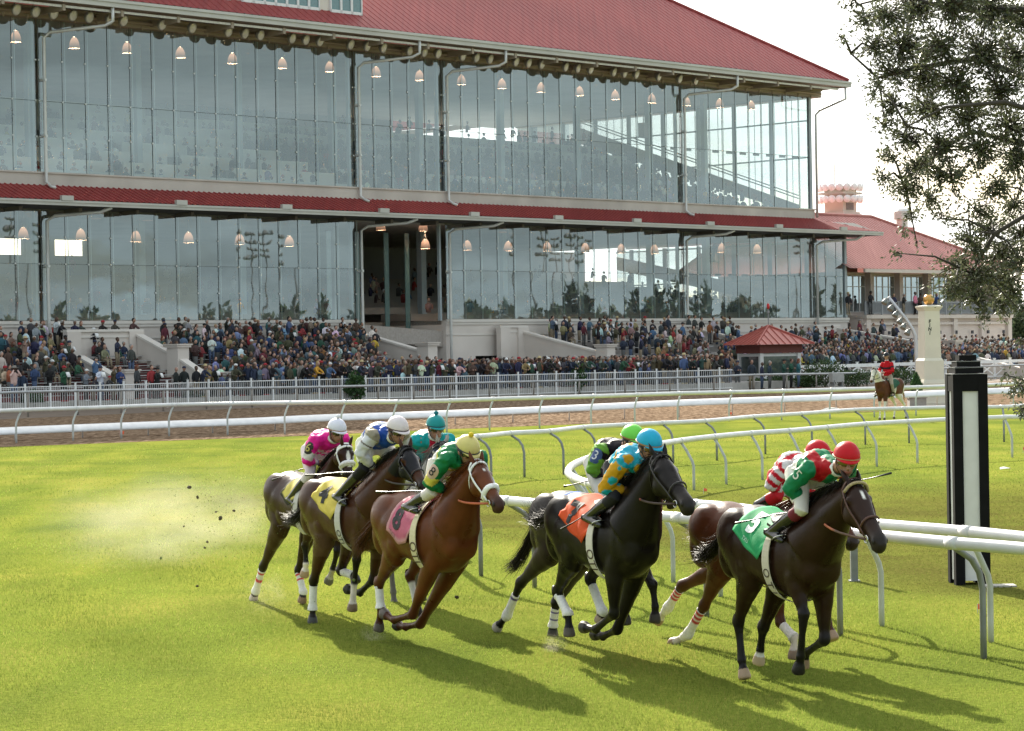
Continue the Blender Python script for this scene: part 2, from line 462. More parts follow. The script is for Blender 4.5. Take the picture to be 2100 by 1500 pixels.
def strands(mb, roots, n_seg, width, colr, rg):
    """roots: list of polyline point lists -> flat tapering ribbons"""
    for pts in roots:
        m = len(pts); side = None; vs = []
        for i, p in enumerate(pts):
            t = (pts[min(i + 1, m - 1)] - pts[max(i - 1, 0)]).normalized()
            if side is None: side = t.cross(Vector((rg.uniform(-1, 1), rg.uniform(-1, 1), rg.uniform(-1, 1)))).normalized()
            s = (side - t * side.dot(t)).normalized(); w = width * (1 - .85 * i / (m - 1)) * .5
            vs += [p - s * w, p + s * w]
        k = rg.uniform(.6, 1.35)
        mb.add(vs, [(2 * i, 2 * i + 1, 2 * i + 3, 2 * i + 2) for i in range(m - 1)], 0, tuple(min(1, c * k) for c in colr))
def hair(H, spec):
    rg = random.Random(spec.get('seed', 3)); c = spec['coat']
    hm = mat_attr('horse hair', rough=.45, spec=.25, var=.2, trans=.22)
    # mane: swept back along the crest
    mb = MB(); roots = []
    cr = H.crest
    sid = spec.get('mane_side', -1)
    lift = spec.get('mane_lift', .7)
    for i in range(spec.get('mane_n', 1000)):
        t = rg.uniform(.16, 1.0) * (len(cr) - 1); k = min(int(t), len(cr) - 2); f = t - k
        d = cr[k][0].lerp(cr[k + 1][0], f); up = cr[k][1].lerp(cr[k + 1][1], f)
        ln = rg.uniform(.14, .30) * (1.0 - .35 * (t / (len(cr) - 1)))
        back = (cr[k][0] - cr[k + 1][0]).normalized()
        p0 = d + Vector((0, rg.uniform(-.022, .022), 0)) - up * .012; y = sid * rg.uniform(.1, .8)
        l_ = rg.uniform(.1, 1.0) * lift
        pts = [p0]
        for s in range(1, 5):
            q = s / 4
            pts.append(p0 + up * (ln * l_ * q * (1.2 - .75 * q)) + back * (ln * .9 * q) + Vector((0, y * ln * q * .8, -ln * (1 - l_) * q * q * .9)) + Vector([rg.gauss(0, .006) for _ in range(3)]))
        roots.append(pts)
    for i in range(1, len(cr) - 1): mb.tube([cr[i][0] - cr[i][1] * .02, cr[i + 1][0] - cr[i + 1][1] * .02], .022, 6, 0, tuple(x * .8 for x in c['hair']))
    # forelock
    for i in range(40):
        p0 = H.hp(rg.uniform(-.05, .04), .02, rg.uniform(-.03, .03)); pts = [p0]
        dr = H.hax * rg.uniform(.05, .13) + H.hup * rg.uniform(.0, .05) + H.hlat * rg.uniform(-.05, .05) - Vector((.05 * lift, 0, 0))
        for s in range(1, 4): pts.append(p0 + dr * (s / 3) + H.hup * (.02 * math.sin(s)))
        roots.append(pts)
    strands(mb, roots, 4, .008, c['hair'], rg); part('mane', mb, hm, H.root)
    # tail
    mb = MB(); roots = []
    way = [H.pt(a, yy) if not isinstance(a, Vector) else a for a, yy in spec['tail']]
    dock = H.tp((-.845, 0, 1.435)); way = [dock + Vector((.06, 0, .0)), dock] + way
    def bez(t):
        m = len(way) - 1; x = t * m; k = min(int(x), m - 1); f = x - k
        p0 = way[max(k - 1, 0)]; p1 = way[k]; p2 = way[k + 1]; p3 = way[min(k + 2, m)]
        return 0.5 * ((2 * p1) + (p2 - p0) * f + (2 * p0 - 5 * p1 + 4 * p2 - p3) * f * f + (3 * p1 - p0 - 3 * p2 + p3) * f ** 3)
    spread = spec.get('tail_spread', .16); NT = spec.get('tail_n', 950)
    dk = MB(); dk.tube([bez(t) for t in (0, .12, .24, .36, .45)], [.042, .046, .042, .032, .010], 8)
    for i in range(NT):
        t0 = rg.uniform(.05, .42); t1 = min(1.0, t0 + rg.uniform(.40, .75)); off = Vector([rg.gauss(0, 1) for _ in range(3)]); off = off * (spread * (.30 if rg.random() > .12 else .62) / 2)
        wob = rg.uniform(0, 6); pts = []
        for s in range(7):
            q = s / 6; t = t0 + (t1 - t0) * q
            pts.append(bez(t) + off * (q ** 1.15) * (.35 + .8 * t) + off.normalized() * .018 + Vector((0, 0, .014 * math.sin(q * 6 + wob) * q)))
        roots.append(pts)
    strands(mb, roots, 6, .0062, c.get('tail_hair', c['hair']), rg)
    o = part('tail', mb, hm, H.root)
    d2 = [tuple(min(1, x * .9) for x in c['hair'])]; dk2 = MB(); dk2.add(dk.v, dk.f, 0, d2[0])
    p = dk2.build('dock', hm, o, True)
def bandages(H, spec):
    for leg_name, info in spec.get('wraps', {}).items():
        i = ['FR', 'FL', 'HR', 'HL'].index(leg_name); fr, sd, a, k, f, t_ = H.bones[i]
        t0, t1, stripes = info['t0'], info['t1'], info.get('stripes', [])
        w = f - k; pts = []; rad = []; cols = []
        N = 26
        mb = MB(); rings = []
        for j in range(N + 1):
            q = t0 + (t1 - t0) * j / N
            p = k + w * q if q <= 1 else f + (t_ - f) * (q - 1)
            base = .050 if q < .18 else (.043 if q < .75 else .043 + .012 * smooth01(np.array(q), .75, .98))
            if q > 1.05: base = .050 - .010 * min(1, (q - 1.05) / .3)
            base *= 1.03 + (.012 if j % 4 == 0 else 0)
            tdir = (w if q <= 1 else (t_ - f)).normalized(); lat = Vector((0, 1, 0)); fa = lat.cross(tdir).normalized(); lt = tdir.cross(fa)
            rings.append([p + fa * (base * math.cos(2 * math.pi * s / 14)) + lt * (base * .94 * math.sin(2 * math.pi * s / 14)) for s in range(14)])
            cc = info['col']
            for (s0, s1, sc_) in stripes:
                if s0 <= j / N <= s1: cc = sc_
            cols.append(cc)
        mb.rings(rings, 0, info['col'])
        mb.c = [cols[j] for j in range(N + 1) for s in range(14)]
        part('leg_wrap', mb, mat_attr('leg wrap', rough=.75, var=.10, scale=40), H.root, True)

def surf(H, o, d, off=.012):
    """point on the body from a ray in horse space"""
    h = H.tbvh.ray_cast(o, d)
    if h[0] is None: return None
    return h[0] - d.normalized() * off
def cloth_pt(H, x, s, off, side):
    """s = arc metres down from the spine on one side, following the barrel"""
    a = s / .30
    zc = 1.20; o = H.tp((x, 0, zc)); 
    ang = min(a, 2.3); d = Vector((0, side * math.sin(ang), math.cos(ang)))
    far = o + d * 1.2; h = surf(H, far, -d, -0.0)
    if h is None: h = o + d * .3
    return h + d * off
def tack(H, spec):
    root = H.root; T = spec['tack']
    # saddlecloth
    rg = random.Random(spec.get('seed', 1) + 5)
    cl = T['cloth']; NU, NV = 26, 36
    for_side = []
    u0_, u1_ = T.get('span', (-.34, .27))
    def vmax(u):                       # how far the cloth hangs at u in 0..1 (rear..front)
        pts = T.get('drop', [(0, .30), (.40, .42), (.70, .50), (.84, .38), (1, .12)])
        for (a, b) in zip(pts, pts[1:]):
            if a[0] <= u <= b[0]: return a[1] + (b[1] - a[1]) * (u - a[0]) / (b[0] - a[0])
        return pts[-1][1]
    def cp(u, v, off=0.0):             # v in -1..1 across (right is negative)
        x = u0_ + (u1_ - u0_) * u; s = abs(v) * vmax(u)
        wr = .007 * math.sin(u * 17 + v * 11) * abs(v) + .005 * math.sin(v * 27 + u * 9) * abs(v)
        return cloth_pt(H, x - .05 * abs(v) * (1 - u), s, .017 + off + max(-.006, wr) * T.get('wrinkle', .7) + T.get('flare', .02) * abs(v) ** 2 * (1 - u), -1 if v < 0 else 1)
    H.cp = cp
    mb = MB(); vs = [cp(i / NU, -1 + 2 * j / NV) for i in range(NU + 1) for j in range(NV + 1)]
    fs = [(i * (NV + 1) + j, (i + 1) * (NV + 1) + j, (i + 1) * (NV + 1) + j + 1, i * (NV + 1) + j + 1) for i in range(NU) for j in range(NV)]
    trim = T.get('trim')
    cols = []
    for i in range(NU + 1):
        for j in range(NV + 1):
            e = trim and (j <= 1 or j >= NV - 1 or i <= 1); cols.append(trim if e else cl)
    mb.add(vs, fs, 0, cl); mb.c = cols
    clo = part('saddlecloth', mb, mat_attr('saddlecloth', rough=.7, spec=.15, var=.10, bump=.12, bscale=35, trans=.10), root, True)
    sol = clo.modifiers.new('s', 'SOLIDIFY'); sol.thickness = .006; sol.offset = 1
    for (txt, size, u, v, rot, tc) in T.get('text', []):
        tv, tf = text_verts(txt, size, 4, .045 * size if len(txt) < 3 else 0)
        # subdivide so that it can lie on the cloth
        bm = bmesh.new(); 
        for a in tv: bm.verts.new((a.x, a.y, 0))
        bm.verts.ensure_lookup_table()
        for f in tf:
            try: bm.faces.new([bm.verts[i] for i in f])
            except ValueError: pass
        bmesh.ops.triangulate(bm, faces=bm.faces)
        for it in range(2):
            es = [e for e in bm.edges if e.calc_length() > .05]
            if es: bmesh.ops.subdivide_edges(bm, edges=es, cuts=1); bmesh.ops.triangulate(bm, faces=bm.faces)
        ca, sa = math.cos(rot), math.sin(rot); m2 = MB(); vv = []
        for w in bm.verts:
            x, y = w.co.x * ca - w.co.y * sa, w.co.x * sa + w.co.y * ca
            # glyph x runs forward on the right side, y up the flank (towards the spine)
            uu = u + x / (u1_ - u0_); vm = vmax(min(max(uu, 0), 1)); vv.append(cp(min(max(uu, 0.01), .99), v + y / vm, .012))
        bm.verts.index_update()
        m2.add(vv, [tuple(a.index for a in f.verts) for f in bm.faces])
        bm.free(); part('number' if len(txt) <= 2 else 'lettering', m2, mat('print ' + str(tc), tc, .7, .05), clo)
    # girth and overgirth strap
    def strap(x0, off, half, colr, nm, a0=-2.95, a1=2.95, lean=0.0):
        mb = MB(); rings = []
        for j in range(41):
            a = a0 + (a1 - a0) * j / 40; d = Vector((lean * abs(math.sin(a)), math.sin(a), math.cos(a))); o = H.tp((x0, 0, 1.18))
            dd = Vector((0, math.sin(a), math.cos(a)))
            ring = []
            for dx, oo in ((-half, 0), (half, 0), (half, .006), (-half, .006)):
                oc = H.tp((x0 + dx + lean * (1 - math.cos(a)) * .5, 0, 1.18)); h = surf(H, oc + dd * 1.2, -dd, 0) or oc + dd * .33
                ring.append(h + dd * (off + oo))
            rings.append(ring)
        mb.rings(rings, 0, None); return part(nm, mb, mat('strap ' + str(colr), colr, .65, .08), root)
    gx = T.get('girth_x', .20)
    g = strap(gx, .03, .045, T.get('girth', (.62, .58, .50)), 'girth')
    for (txt, size, a0, tc) in T.get('girth_text', []):
        tv, tf = text_verts(txt, size, 3); mb = MB(); vv = []
        for w in tv:                   # reads downwards along the strap, on the right side
            s = w.x; a = -(a0 + s / .34); dd = Vector((0, math.sin(a), math.cos(a)))
            oc = H.tp((gx + w.y, 0, 1.18)); h = surf(H, oc + dd * 1.2, -dd, 0) or oc + dd * .33; vv.append(h + dd * .040)
        mb.add(vv, tf); part('lettering', mb, mat('print ' + str(tc), tc, .7, .05), g)
    # saddle
    mb = MB(); rings = []
    for i in range(9):
        x = -.06 + .30 * i / 8; ring = []; w = .06 + .04 * math.sin(math.pi * i / 8)
        for k in range(9):
            s = -1 + 2 * k / 8; p = cloth_pt(H, x, abs(s) * w * 1.6, .03 + (.022 if i in (0, 8) else .004), -1 if s < 0 else 1); ring.append(p)
        rings.append(ring)
    mb.rings(rings, caps=False, closed=False); sd = part('saddle', mb, mat('saddle leather', (.018, .015, .014), .55), root, True)
    so = sd.modifiers.new('s', 'SOLIDIFY'); so.thickness = .016; so.offset = 1
    # bridle
    bc = T['bridle']; bm_ = mat('bridle ' + str(bc), bc, .5 if bc[0] < .3 else .6, .1)
    kw = max(.93, min(1.1, H.hl / .60)); bw = T.get('bridle_w', .011)
    def ringat(t, a0, a1, grow=.010, tl=0.0, n=18):
        out = []
        for k in range(n + 1):
            an = a0 + (a1 - a0) * k / n; tt = t + tl * (1 - math.cos(an)) / 2; (_, a, b, w) = head_sec(tt); mid = (a + b) / 2; h = (a - b) / 2 + grow
            cz, sy = math.cos(an), math.sin(an); yy = (w + grow) * kw * math.copysign(abs(sy) ** .8, sy)
            if tt < .5: yy *= (1 - .25 * max(0, -cz))
            out.append(H.hp(tt, mid + h * math.copysign(abs(cz) ** .85, cz), yy))
        return out
    br = MB()
    br.tube(ringat(.60, 0, 2 * math.pi, .012, .03), (bw * T.get('noseband', .9)), 6, flat=.55)
    br.tube(ringat(.06, -1.35, 1.35, .012, .10), bw, 6, flat=.55)
    br.tube(ringat(-.045, -1.5, 1.5, .012, .18), bw, 6, flat=.55)
    br.tube(ringat(.04, -math.pi, math.pi, .012, .22), bw * .8, 6, flat=.6)
    for sy in (-1, 1):
        pts = []
        for q in range(9):
            t = .06 + (.74 - .06) * q / 8; (_, a, b, w) = head_sec(t); pts.append(H.hp(t, -.05 - .055 * q / 8, sy * (w + .014) * kw))
        br.tube(pts, bw, 6, flat=.6)
    bo = part('bridle', br, bm_, root, True)
    if 'brow' in T:
        b2 = MB(); b2.tube(ringat(.075, -1.2, 1.2, .020, .10), .013, 8); part('browband', b2, mat('brow ' + str(T['brow']), T['brow'], .6, .3, 80), bo, True)
    if T.get('shadow_roll'):
        b2 = MB(); b2.tube(ringat(.60, -1.6, 1.6, .024, .03), .019, 8); part('shadow_roll', b2, mat('fleece', (.72, .70, .68), .9, .1, 60, bump=.4), bo, True)
    bits = []
    mtl = mat('steel bit', (.5, .5, .5), .25, metal=1.0)
    for sy in (-1, 1):
        c = H.hp(.80, -.105, sy * .066 * kw); bits.append(c)
        b2 = MB(); b2.tube([c + H.hax * (.03 * math.cos(a)) + H.hup * (.03 * math.sin(a)) for a in [2 * math.pi * i / 12 for i in range(13)]], .005, 5); part('bit_ring', b2, mtl, bo, True)
    H.bits = bits
    if 'blinkers' in T:                # hood with a cup behind each eye
        for sy in (-1, 1):
            c = H.hp(.25, -.07, sy * .098 * kw); b2 = MB(); rings = []
            for j in range(5):
                a = math.pi * (.5 + j / 4 * .5)
                rings.append([c + H.hax * (.055 * math.cos(2 * math.pi * k / 14) * math.sin(a)) + H.hup * (.055 * math.sin(2 * math.pi * k / 14) * math.sin(a)) + H.hlat * (sy * .035 * -math.cos(a)) for k in range(5, 14)])
            b2.rings(rings, caps=False, closed=False); b2_ = part('blinker_cup', b2, mat('blinker', T['blinkers'], .6), bo, True)
            b2_.modifiers.new('s', 'SOLIDIFY').thickness = .004
            b3 = MB(); b3.tube(rings[0], .004, 5); part('cup_rim', b3, mat('cup rim', (.6, .6, .6), .4), bo, True)
def reins(H, spec, hands):
    T = spec['tack']
    for sy, hd, bt in ((-1, hands[0], H.bits[0]), (1, hands[1], H.bits[1])):
        a, b = bt, hd; pts = []
        for i in range(13):
            q = i / 12; p = a.lerp(b, q); p = p + Vector((0, sy * .07 * math.sin(math.pi * q) * (1 if q > .3 else .9), -.035 * math.sin(math.pi * q)))
            pts.append(p)
        c1, c2 = T.get('rein', ((.10, .05, .035), (.42, .12, .06))); m = MB()
        m.tube(pts, [(.011, .004)] * 13, 6, 0, c1)
        m.c = [c2 if (k // 6) >= T.get('rein_split', 6) else c1 for k in range(len(m.v))]
        part('rein', m, mat_attr('rein', rough=.55, var=.15), H.root, True)
# ------------------------------------------------------------------ riders
SKIN = {'tan': (.36, .19, .13), 'pale': (.46, .27, .20), 'brown': (.16, .08, .05)}
def tap(mb, pts, rad, n=12):            # closed tapered limb
    mb.tube(pts, rad, n)
def build_rider(H, S):
    """S: joints in the horse's own space (right side; the left mirrors it)"""
    J = dict(hip=(.0, .10, 1.86), sho=(.42, .185, 1.95), head=(.66, 0, 1.99), elb=(.30, .27, 1.74), hand=(.54, .085, 1.635), knee=(.44, .20, 1.58),
             ank=(.02, .275, 1.40), toe=(.16, .27, 1.325))
    J.update(S.get('J', {}))
    JL = dict(J); JL.update(S.get('JL', {}))
    def R_(k): x, y, z = J[k]; return Vector((x, -y, z))
    def L_(k): x, y, z = JL[k]; return Vector((x, y, z))
    base = Vector((J['hip'][0], 0, J['hip'][2]))
    root = thing('jockey' if S.get('jockey', True) else 'mounted_rider', S['label'], 'person', H.M @ base, H.spec.get('psi', PSI), S.get('group'))
    root.name = 'person'; root.scale = H.root.scale
    def sh(m): m.v = [tuple(Vector(v) - base) for v in m.v]; return m
    def shm(me): me.transform(Matrix.Translation(-base)); return me
    hipc = (R_('hip') + L_('hip')) / 2; shoc = (R_('sho') + L_('sho')) / 2; head = Vector((J['head'][0], J['head'][1], J['head'][2]))
    spine = (shoc - hipc); slen = spine.length; sd = spine.normalized(); lat = (L_('sho') - R_('sho')).normalized(); dors = lat.cross(sd)
    if dors.z < 0 and abs(sd.z) < .9: dors = -dors
    if abs(sd.z) >= .9 and dors.x > 0: dors = -dors
    arch = S.get('arch', .055)
    def torso(mb, g, t0=-.16, t1=1.12):
        prof = [(-.20, .10, .085), (-.10, .150, .115), (.05, .165, .120), (.25, .150, .108), (.45, .155, .110), (.65, .175, .118), (.82, .190, .112), (.95, .165, .095), (1.06, .105, .075), (1.14, .062, .06)]
        rings = []
        for (t, w, d) in prof:
            if t < t0 - .001 or t > t1 + .001: continue
            c = hipc + spine * t + dors * (arch * math.sin(math.pi * max(0, min(1, t)))); rings.append([c + lat * ((w + g) * math.sin(2 * math.pi * k / 18)) + dors * ((d + g) * math.cos(2 * math.pi * k / 18)) for k in range(18)])
        mb.rings(rings)
    hf = Vector(S.get('look', (.9, 0, -.35))).normalized(); hl = Vector((0, 1, 0)); hl = (hl - hf * hl.dot(hf)).normalized(); hu = hf.cross(hl).normalized()
    hr = Matrix((hf, hl, hu)).transposed()
    def hpnt(x, y, z): return head + hf * x + hl * y + hu * z
    mb = MB(); torso(mb, -.022)
    mb.tube([shoc + sd * .02, shoc.lerp(head, .5) - hu * .02, head - hu * .03 - hf * .02], [.062, .058, .06], 10)
    mb.ball(head + hu * .01, (.098, .076, .112), 14, 10, rot=hr); mb.ball(hpnt(.035, 0, -.062), (.062, .056, .058), 12, 8, rot=hr)
    mb.ball(hpnt(.062, 0, -.098), (.030, .030, .022), 8, 6, rot=hr)
    mb.tube([hpnt(.088, 0, .012), hpnt(.104, 0, -.012), hpnt(.118, 0, -.034), hpnt(.098, 0, -.046)], [.012, .014, .019, .012], 8)
    mb.ball(hpnt(.090, 0, -.072), (.018, .028, .013), 8, 6, rot=hr)
    for s in (-1, 1):
        mb.ball(hpnt(.070, s * .034, .034), (.024, .03, .012), 8, 6, rot=hr); mb.ball(hpnt(.058, s * .046, -.022), (.028, .022, .024), 8, 6, rot=hr)
        mb.ball(hpnt(-.005, s * .080, -.012), (.022, .010, .032), 8, 6, rot=hr)
    hands = []
    for s, gt in ((-1, R_), (1, L_)):
        sho, el, ha = gt('sho'), gt('elb'), gt('hand')
        tap(mb, [sho - lat * s * .05, sho, sho.lerp(el, .4), el, el.lerp(ha, .35), ha], [.055, .055, .047, .040, .040, .026])
        # hand: palm, four curled fingers of unequal length, thumb on top
        d = (ha - el).normalized(); inw = Vector((0, -s, 0)); inw = (inw - d * inw.dot(d)).normalized(); dn = d.cross(inw); dn = dn if dn.z < 0 else -dn
        pc = ha + d * .045; mb.tube([ha, ha + d * .03, ha + d * .085], [(.024, .018), (.040, .020), (.042, .017)], 10, up=dn)
        for fi, (o, ln) in enumerate(((-.032, .92), (-.011, 1.05), (.011, 1.0), (.031, .82))):
            b0 = ha + d * .082 + dn * o; k1 = b0 + d * .022 * ln + inw * .012; k2 = k1 + inw * .028 * ln + d * .002; k3 = k2 - d * .026 * ln + inw * .004
            mb.tube([b0 - d * .015, b0, k1, k2, k3], [.0095, .0100, .0098, .0092, .0080], 7)
        th = ha + d * .035 - dn * .036; mb.tube([th + dn * .012, th + d * .022 + inw * .014, th + d * .046 + inw * .022 + dn * .006, th + d * .062 + inw * .024 + dn * .016], [.012, .0115, .0105, .008], 7)
        hands.append(pc + dn * .01)
        hp_, kn, an, to = gt('hip'), gt('knee'), gt('ank'), gt('toe')
        tap(mb, [hp_ - (kn - hp_) * .1, hp_.lerp(kn, .3), hp_.lerp(kn, .7), kn, kn.lerp(an, .25), kn.lerp(an, .55), an], [.08, .078, .062, .052, .054, .047, .032])
        fd = (to - an); ft = Vector((fd.x, fd.y, 0)).normalized()
        tap(mb, [an - ft * .02, an.lerp(to, .5), to, to + ft * .03], [.036, .036, .034, .02])
    me = shm(remesh(mb, .0088, 2, 'person')); co = mesh_np(me)
    sk = np.array(SKIN[S.get('skin', 'tan')]); col = np.tile(sk, (len(co), 1))
    rel = co + np.array(base) - np.array(head); hx, hy_, hz = rel @ np.array(hf), rel @ np.array(hl), rel @ np.array(hu)
    ish = np.linalg.norm(rel, axis=1) < .16
    lips = ish & (np.abs(hz + .072) < .010) & (hx > .085) & (np.abs(hy_) < .03); col[lips] = sk * np.array([.95, .6, .6])
    brow = ish & (np.abs(hz - .040) < .008) & (hx > .07) & (np.abs(hy_) > .012) & (np.abs(hy_) < .055); col[brow] = (.05, .035, .03)
    stub = ish & (hz < -.055) & (hx > .02) & ~lips; col[stub] = sk * .8
    set_col(me, col)
    link_mesh('body', me, mat_attr('skin', rough=.5, spec=.4, var=.08, scale=30), root)
    for s in (-1, 1):
        e = MB(); e.ball(hpnt(.083, s * .033, .014), (.012, .015, .012), 10, 8, rot=hr); part('eye', sh(e), mat('eye', (.05, .035, .03), .15), root, True)
    # hair at the nape, seen below the helmet
    e = MB(); e.ball(hpnt(-.018, 0, .012), (.092, .083, .108), 14, 10, rot=hr); o = MB(); o.add([v for v in e.v], e.f)
    keep = [f for f in e.f if all(((Vector(e.v[i]) - head).dot(hf) < .022) or ((Vector(e.v[i]) - head).dot(hu) > .075) for i in f)]
    hb = MB(); hb.add(e.v, keep); part('hair', sh(hb), mat('hair ' + str(S.get('hair', (.03, .02, .015))), S.get('hair', (.03, .02, .015)), .6, .3, 60), root, True)
    # ---- jersey (silks)
    mb = MB(); torso(mb, .012, S.get('hem', -.02), 1.06); mb.tube([shoc - sd * .06, shoc + sd * .03, shoc.lerp(head, .42) - hu * .02, shoc.lerp(head, .62) - hu * .045], [.115, .105, .078, .066], 14)
    for s, gt in ((-1, R_), (1, L_)):
        sho, el, ha = gt('sho'), gt('elb'), gt('hand')
        tap(mb, [sho - lat * s * .07 - sd * .02, sho, sho.lerp(el, .35), sho.lerp(el, .75), el, el.lerp(ha, .3), el.lerp(ha, .7), el.lerp(ha, .93)], [.075, .078, .070, .064, .060, .058, .047, .034], 14)
    me = shm(remesh(mb, .0115, 3, 'jersey')); co = mesh_np(me); cw = co + np.array(base)
    # creases: mostly across the pull of the cloth
    no = np.empty(len(me.vertices) * 3, dtype=np.float32); me.vertices.foreach_get('normal', no); no = no.reshape(-1, 3)
    sx = np.array([mnoise.noise(Vector((v[0] * 5, v[1] * 12, v[2] * 14))) + .5 * mnoise.noise(Vector((v[0] * 9 + 5, v[1] * 26, v[2] * 30))) for v in cw])
    sx = 1 - np.abs(sx) * 2.2
    co2 = co + no * (np.clip(sx, -.6, 1) * S.get('crease', .009))[:, None]; set_co(me, co2)
    T = ((cw - np.array(hipc)) @ np.array(sd)) / slen; Y = cw @ np.array(lat) - np.array(hipc) @ np.array(lat); D = (cw - np.array(hipc)) @ np.array(dors)
    best = np.full(len(co), 9.); at = np.full(len(co), -1.0)
    for s, gt in ((-1, R_), (1, L_)):
        a, k, f = np.array(gt('sho')), np.array(gt('elb')), np.array(gt('hand'))
        for j, (p, q) in enumerate(((a, k), (k, f))):
            d = q - p; tt = np.clip(((cw - p) @ d) / (d @ d), 0, 1); ds = np.linalg.norm(cw - (p + tt[:, None] * d), axis=1); m = ds < best; best[m] = ds[m]; at[m] = j + tt[m]
    Dc = D - arch * np.sin(np.pi * np.clip(T, 0, 1)); tn = np.sqrt((Y / .185) ** 2 + (Dc / .125) ** 2) + np.maximum(0, T - 1.0) * 3 + np.maximum(0, -.05 - T) * 3
    arm = (best / .072 < tn * 1.0) & (at > .03)
    col = S['silks'](dict(T=T, Y=Y, D=D, arm=arm, at=at, co=cw, n=len(co)))
    set_col(me, np.clip(col, 0, 1))
    jer = link_mesh('jersey' if S.get('jockey', True) else 'jacket', me, mat_attr('silks' if S.get('jockey', True) else 'wool', rough=.45 if S.get('jockey', True) else .8, spec=.14, sheen=.0, var=.07, scale=14, bump=.10, bscale=45, trans=.10), root)
    jb = BVHTree.FromPolygons([Vector(v) for v in mesh_np(me)], [tuple(p.vertices) for p in me.polygons])
    if 'badge' in S:                    # number on the right upper arm
        txt, pc_, tc, siz, kk = S['badge']; a, k = R_('sho'), R_('elb'); c = a.lerp(k, kk); ad = (k - a).normalized(); out = Vector(S.get('badge_out', (.55, -1, .1))); out = (out - ad * out.dot(ad)).normalized(); sd_ = ad.cross(out)
        if sd_.x < 0: sd_ = -sd_
        def onarm(x, y, off):           # x across (forward), y up the arm
            o_ = c - ad * y + sd_ * x; h = jb.ray_cast(o_ + out * .3 - base, -out)
            return (h[0] + base if h[0] is not None else o_ + out * .07) + out * off
        if pc_:
            m = MB(); n = 14; rg_ = []
            for q in range(1, 5):
                ring = []
                for i in range(n):
                    an = 2 * math.pi * i / n; ring.append(onarm(.056 * q / 4 * math.copysign(abs(math.cos(an)) ** .7, math.cos(an)), .074 * q / 4 * math.copysign(abs(math.sin(an)) ** .7, math.sin(an)), .004))
                rg_.append(ring)
            m.rings(rg_, caps=False); m.add(rg_[0], [tuple(range(n))])
            pb = part('arm_badge', sh(m), mat('badge ' + str(pc_), pc_, .6, .05), jer if False else root, True); pb.parent = jer
        tv, tf = text_verts(txt, siz, 3); m = MB(); m.add([onarm(v.x, v.y, .009) for v in tv], tf); pb = part('number', sh(m), mat('print ' + str(tc), tc, .6, .03), root); pb.parent = jer
    # ---- breeches and boots
    mb = MB(); torso(mb, .004, -.20, .06)
    for s, gt in ((-1, R_), (1, L_)):
        hp_, kn, an = gt('hip'), gt('knee'), gt('ank')
        tap(mb, [hp_ - (kn - hp_) * .12, hp_.lerp(kn, .3), hp_.lerp(kn, .7), kn, kn.lerp(an, S.get('breech', .28))], [.098, .096, .078, .064, .060], 14)
    me = shm(remesh(mb, .0115, 3, 'breeches')); co = mesh_np(me)
    bcol = np.tile(np.array(S.get('breeches', (.72, .70, .68))), (len(co), 1)); cw = co + np.array(base)
    if 'cuff' in S:
        for s, gt in ((-1, R_), (1, L_)):
            kn, an = np.array(gt('knee')), np.array(gt('ank')); d = an - kn; tt = ((cw - kn) @ d) / (d @ d); ds = np.linalg.norm(cw - (kn + np.clip(tt, 0, 1)[:, None] * d), axis=1)
            bcol[(tt > S['cuff'][0]) & (ds < .09)] = S['cuff'][1]
    set_col(me, bcol); link_mesh('breeches', me, mat_attr('breeches', rough=.6, spec=.2, var=.06, bump=.2, bscale=30), root)
    for s, gt in ((-1, R_), (1, L_)):
        kn, an, to = gt('knee'), gt('ank'), gt('toe'); fd = (to - an).normalized()
        up = (kn - an).normalized(); heel = an - fd * .045 - up * .045
        b = MB(); k0 = kn.lerp(an, S.get('breech', .28) - .06)
        tap(b, [k0, kn.lerp(an, .5), kn.lerp(an, .8), an + up * .01, an - up * .03], [.058, .057, .046, .043, .040], 14)
        tap(b, [heel, an - up * .02, an.lerp(to, .5) - up * .01, to, to + fd * .045, to + fd * .07], [.030, .043, .040, .038, .030, .014], 12)
        me = shm(remesh(b, .009, 3, 'boot')); link_mesh('boot', me, mat('boot leather', S.get('boot', (.012, .012, .013)), .22, .2, spec=.6, coat=.3), root)
        # stirrup iron belongs to the saddle
        st = MB(); c = to - up * .005; q = []
        for i in range(13):
            a = math.pi * 2 * i / 12; q.append(c + Vector((0, 1, 0)) * (.055 * math.cos(a)) + up * (.055 * math.sin(a) + .015))
        st.tube(q, .006, 6); part('stirrup', st, mat('stirrup steel', (.45, .45, .45), .25, metal=1), H.root, True)
        sl = MB(); sl.tube([q[3], Vector((.12, s * .24, 1.47))], [(.012, .003)] * 2, 6); part('stirrup_leather', sl, mat('stirrup leather', (.03, .02, .015), .5), H.root)
    # ---- helmet
    hc = head + hu * .040; rx, ry, rz = S.get('helmet_r', (.128, .108, .118))
    m = MB(); rings = []
    for j in range(9):
        th = math.pi * .5 * j / 8 * 1.06; r_ = math.sin(th); z_ = math.cos(th)
        rings.append([hc + hf * (rx * r_ * math.cos(2 * math.pi * k / 22)) + hl * (ry * r_ * math.sin(2 * math.pi * k / 22)) + hu * (rz * z_) for k in range(22)])
    m.rings(rings[1:], caps=False); m.add([hc + hu * rz] + rings[1], [(0, i + 1, (i + 1) % 22 + 1) for i in range(22)])
    hb_ = bmesh.new(); [hb_.verts.new(v) for v in m.v]; hb_.verts.ensure_lookup_table(); [hb_.faces.new([hb_.verts[i] for i in f]) for f in m.f]
